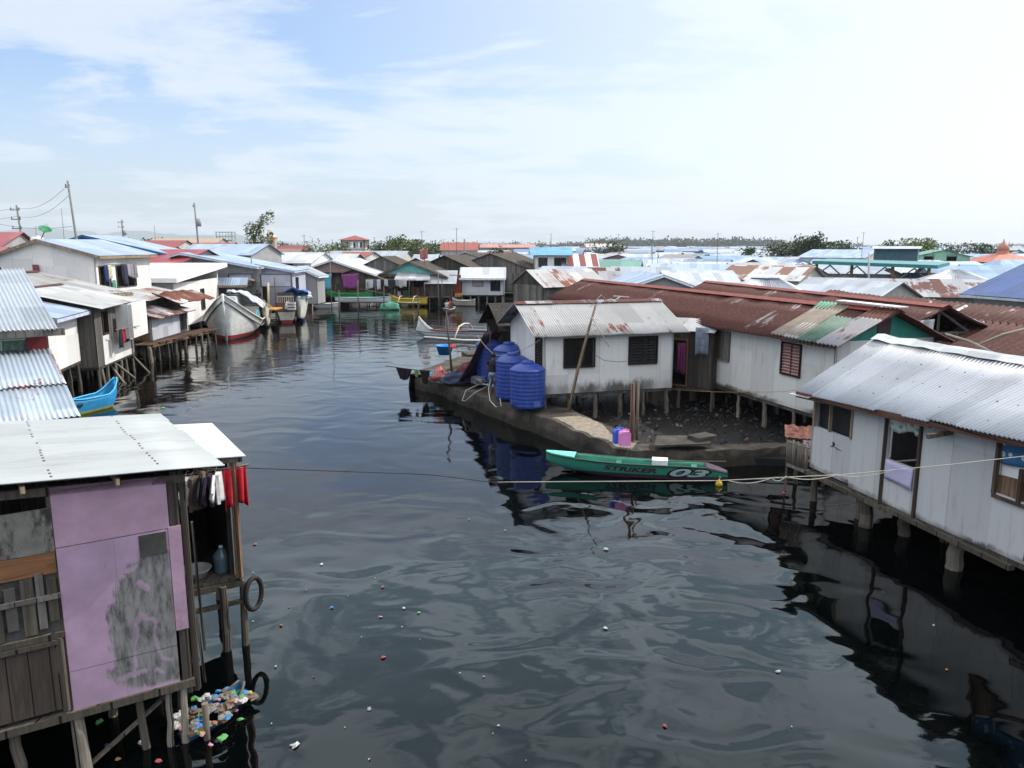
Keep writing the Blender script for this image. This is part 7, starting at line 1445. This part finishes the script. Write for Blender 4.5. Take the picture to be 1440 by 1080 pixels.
# ---- trees
tree(364, 108, 11.3, 6.5, 'tall sparse tree with drooping leaves beside the beige tower', LEAFY, 1150, .20, 4, .2, True, nl=0, droop=1.5, pts=[(382, 298, .35), (376, 300, .4), (370, 304, .5), (366, 310, .55), (362, 316, .6), (349, 319, .7), (355, 316, .6), (360, 322, .7), (352, 327, .7), (366, 326, .6), (359, 333, .9), (371, 334, .8), (380, 328, .5), (350, 340, .9), (362, 342, 1.3), (372, 343, 1.1), (345, 346, .9)])
for k, (px, Y, h_, w_, lm, n_, lb) in enumerate([(285, 120, 6.6, 7, LEAFD, 500, 'round dark tree right of the tall pole with the transformer'), (408, 190, 7.2, 11, LEAFD, 600, 'dark bushy tree behind the maroon hall'), (436, 150, 8.0, 8, BARK and LEAFY, 240, 'thin bare-branched tree right of the maroon hall'), (469, 200, 7.0, 9, LEAFY, 420, 'light green palm-like bush left of the three-storey house'), (541, 190, 7.3, 9, LEAF, 600, 'tree at the left end of the green clump left of centre'), (557, 186, 9.3, 8, LEAFD, 700, 'tallest dark tree in the green clump left of centre'), (574, 180, 7.6, 10, LEAFY, 700, 'bright green tree below the flat canopy'), (592, 184, 7.2, 9, LEAF, 600, 'bushy tree right of the flat canopy'), (614, 250, 8.0, 12, LEAF, 500, 'hazy tree left of the orange-red roofed building'), (708, 210, 6.6, 7, LEAFD, 260, 'small dark tree before the long pink-roofed building'), (858, 330, 8.0, 15, LEAFD, 420, 'dark tree before the pale warehouse'), (1056, 190, 7.0, 5, LEAF, 240, 'single small tree left of the tall right-hand trees'), (1133, 215, 10.3, 8.5, LEAFD, 1100, 'tallest dark tree of the clump right of centre'), (1106, 225, 7.6, 11, LEAFD, 700, 'low dark tree at the left of the clump right of centre'), (1160, 222, 7.2, 13, LEAF, 700, 'low tree right of the tallest one in the clump right of centre'), (1188, 230, 7.8, 12, LEAFD, 700, 'tree at the right end of the clump right of centre'), (1258, 190, 7.6, 8, LEAF, 600, 'green tree right of the white gabled house'), (1284, 200, 8.2, 11, LEAFY, 800, 'broad leafy tree left of the green house'), (1303, 205, 8.3, 9, LEAF, 600, 'leafy tree just behind the green house'), (1356, 240, 7.0, 14, LEAFD, 500, 'low dark trees right of the green house'), (1385, 250, 6.6, 12, LEAFD, 400, 'low tree left of the mosque dome'), (243, 200, 7.8, 16, LEAF, 450, 'hazy tree behind the red roofs left of the tall pole'), (205, 16 * 14, 8.6, 14, LEAFD, 400, 'hazy dark tree above the blue house')]):
    tree(px, Y, h_, w_, lb, lm, int(n_ * 2.2), max(.26, Y * .0019), 30 + k)
# ---- floating litter
LC = {'white': (.46, .46, .45), 'blue': (.05, .22, .46), 'red': (.33, .06, .05), 'green': (.10, .33, .09), 'orange': (.33, .15, .06), 'yellow': (.36, .36, .11), 'navy': (.03, .03, .16), 'pink': (.60, .25, .32), 'grey': (.22, .22, .21), 'brown': (.16, .11, .07)}
def flot(px, py, s, cn, label, seed, thick=.02, wob=.35, grp=None, el=1.5):
    rnd_ = random.Random(seed); p = G(px, py, .004); a0 = rnd_.uniform(0, 6); pts = []
    for i in range(7):
        a = 6.283 * i / 7; r_ = s * rnd_.uniform(1 - wob, 1); v_ = V((math.cos(a) * r_ * el, math.sin(a) * r_, 0)); v_.rotate(Matrix.Rotation(a0, 3, 'Z')); pts.append(p + v_ + V((0, 0, rnd_.uniform(0, .02))))
    m = MB(); top = [q_.lerp(p, .3) + V((0, 0, thick * rnd_.uniform(.6, 1.6))) for q_ in pts]
    for i in range(7): m.face([pts[i], pts[(i + 1) % 7], top[(i + 1) % 7], top[i]]); m.face([top[i], top[(i + 1) % 7], p + V((0, 0, thick * 1.5))])
    o = m.build('wrapper', plain('litter_' + cn, LC[cn], .5, .35, 25), org=p); return tag(o, label, 'litter', grp)
for k, (px, py, s, cn, lb) in enumerate([(466, 855, .055, 'blue', 'bright blue square wrapper floating in open water'), (589, 862, .045, 'green', 'small lime green wrapper floating in mid canal'), (539, 925, .06, 'red', 'red and white snack wrapper floating low in the picture'), (535, 868, .05, 'pink', 'pinkish scrap floating near the lime wrapper'), (852, 773, .07, 'white', 'white wrapper floating below the green boat'), (851, 884, .06, 'white', 'round white scrap floating in the lower centre'), (416, 1049, .075, 'white', 'crumpled white bag floating near the bottom edge'), (538, 826, .05, 'red', 'reddish scrap floating above the pink one'), (358, 766, .06, 'red', 'thin red scrap floating right of the porch'), (452, 794, .055, 'white', 'white square scrap floating right of the tyre'), (395, 880, .05, 'orange', 'small orange scrap floating below the tyre'), (366, 844, .10, 'yellow', 'yellow-green stem of rubbish floating beside the tyre'), (229, 574, .13, 'green', 'lime green ball-like float near the left bank reflections'), (1094, 945, .05, 'white', 'white scrap at the edge of the right-hand reflection'), (1102, 694, .08, 'red', 'red scrap floating by the white house stilts'), (935, 1022, .05, 'red', 'faint red scrap near the bottom centre'), (568, 856, .05, 'white', 'white straw-like scrap left of the lime wrapper'), (519, 997, .06, 'grey', 'greyish bag fragment floating low left of centre'), (140, 1017, .07, 'green', 'bright green bag floating under the lilac shack'), (153, 1052, .085, 'navy', 'dark blue bag floating beside the thick stilt'), (200, 1045, .075, 'white', 'white bundle floating among the stilts'), (166, 1069, .05, 'orange', 'orange-yellow packet floating at the bottom left'), (223, 1071, .06, 'red', 'dull red bag floating at the bottom left'), (160, 1009, .04, 'yellow', 'yellow packet floating right of the green bag'), (296, 1048, .05, 'pink', 'pink packet floating below the rubbish boat'), (188, 1022, .05, 'grey', 'grey scrap floating between the thin stilts'), (332, 1000, .05, 'pink', 'pink cup floating right of the rubbish boat'), (338, 1012, .06, 'green', 'green and white scrap right of the rubbish boat')]):
    flot(px, py, s * .65, cn, lb, 100 + k, .03 if s > .06 else .015)
rnd = random.Random(9)
for k in range(30):
    px, py = rnd.uniform(330, 800), 700 + 375 * rnd.random() ** 1.3
    if k > 25: px, py = rnd.uniform(1050, 1420), rnd.uniform(820, 1060)
    flot(px, py, rnd.uniform(.008, .022), rnd.choice(['white', 'white', 'grey', 'white', 'orange']), 'tiny scrap of litter floating on the open water', 300 + k, .01, .5, 'tiny scraps of litter on the open water')
# rubbish-filled boat under the shack
rbp = G(300, 1000, .1); rb = thing('rubbish_boat', 'small blue boat heaped with plastic rubbish beside the shack stilts', 'boat', rbp); rax = (G2(340, 962, .2) - G2(258, 1022, .2)); rL = rax.length; rax.normalize(); ro = V((*G2(258, 1022, .2), 0))
rst = [(t * rL, .2 * math.sin(math.pi * min(.97, t * .9 + .08)) ** .6, .07 + .2 * max(0, t - .7) * 3, -.12, 0) for t in [0, .1, .25, .45, .65, .8, .92, 1]]
m = MB(); hull(m, rst, rax, ro, .35, 6, .03, .05); m.build('hull', plain('blue_tarp_hull', (.015, .09, .22), .6, .4), rb); m = MB(); rails(m, rst, rax, ro, .035); m.build('rail', POST, rb)
rnd = random.Random(4); R3, Q3 = V((*rax, 0)), V((rax.y, -rax.x, 0))
for k in range(100):
    cn = rnd.choice(['white', 'grey', 'grey', 'white', 'blue', 'yellow', 'orange', 'grey', 'green', 'brown', 'brown', 'pink']); t = rnd.random(); p = ro + R3 * rL * (.02 + .95 * t) + Q3 * rnd.gauss(0, .2) + V((0, 0, .12 + rnd.uniform(0, .12) * math.sin(t * 3.14))); m = MB(); s_ = rnd.uniform(.018, .062); sd_ = rnd.random() * 99
    fn = lambda u, v: p + V((math.cos(u * 6.283) * math.sin(v * 3.1416), math.sin(u * 6.283) * math.sin(v * 3.1416), .32 * math.cos(v * 3.1416))) * s_ * 1.25 * (1 + 1.0 * mnoise.noise(V((math.cos(u * 6.28) * 2 + sd_, math.sin(u * 6.28) * 2, v * 4))))
    m.sheet(fn, 9, 6, .002, (1, 1), False); tag(m.build('plastic_bag', plain('litter_' + cn, LC[cn], .5, .35, 25), org=p), f'{cn} plastic rubbish heaped in the blue boat under the shack', 'rubbish', f'{cn} rubbish in the blue boat')
p = G(291, 1040, 0); tag(MB().tube([p - V((0, 0, .4)), p + V((0, .02, .52))], .045, 8).build('stake', POST, org=p), 'dark stake standing in the water in front of the rubbish boat', 'stake')
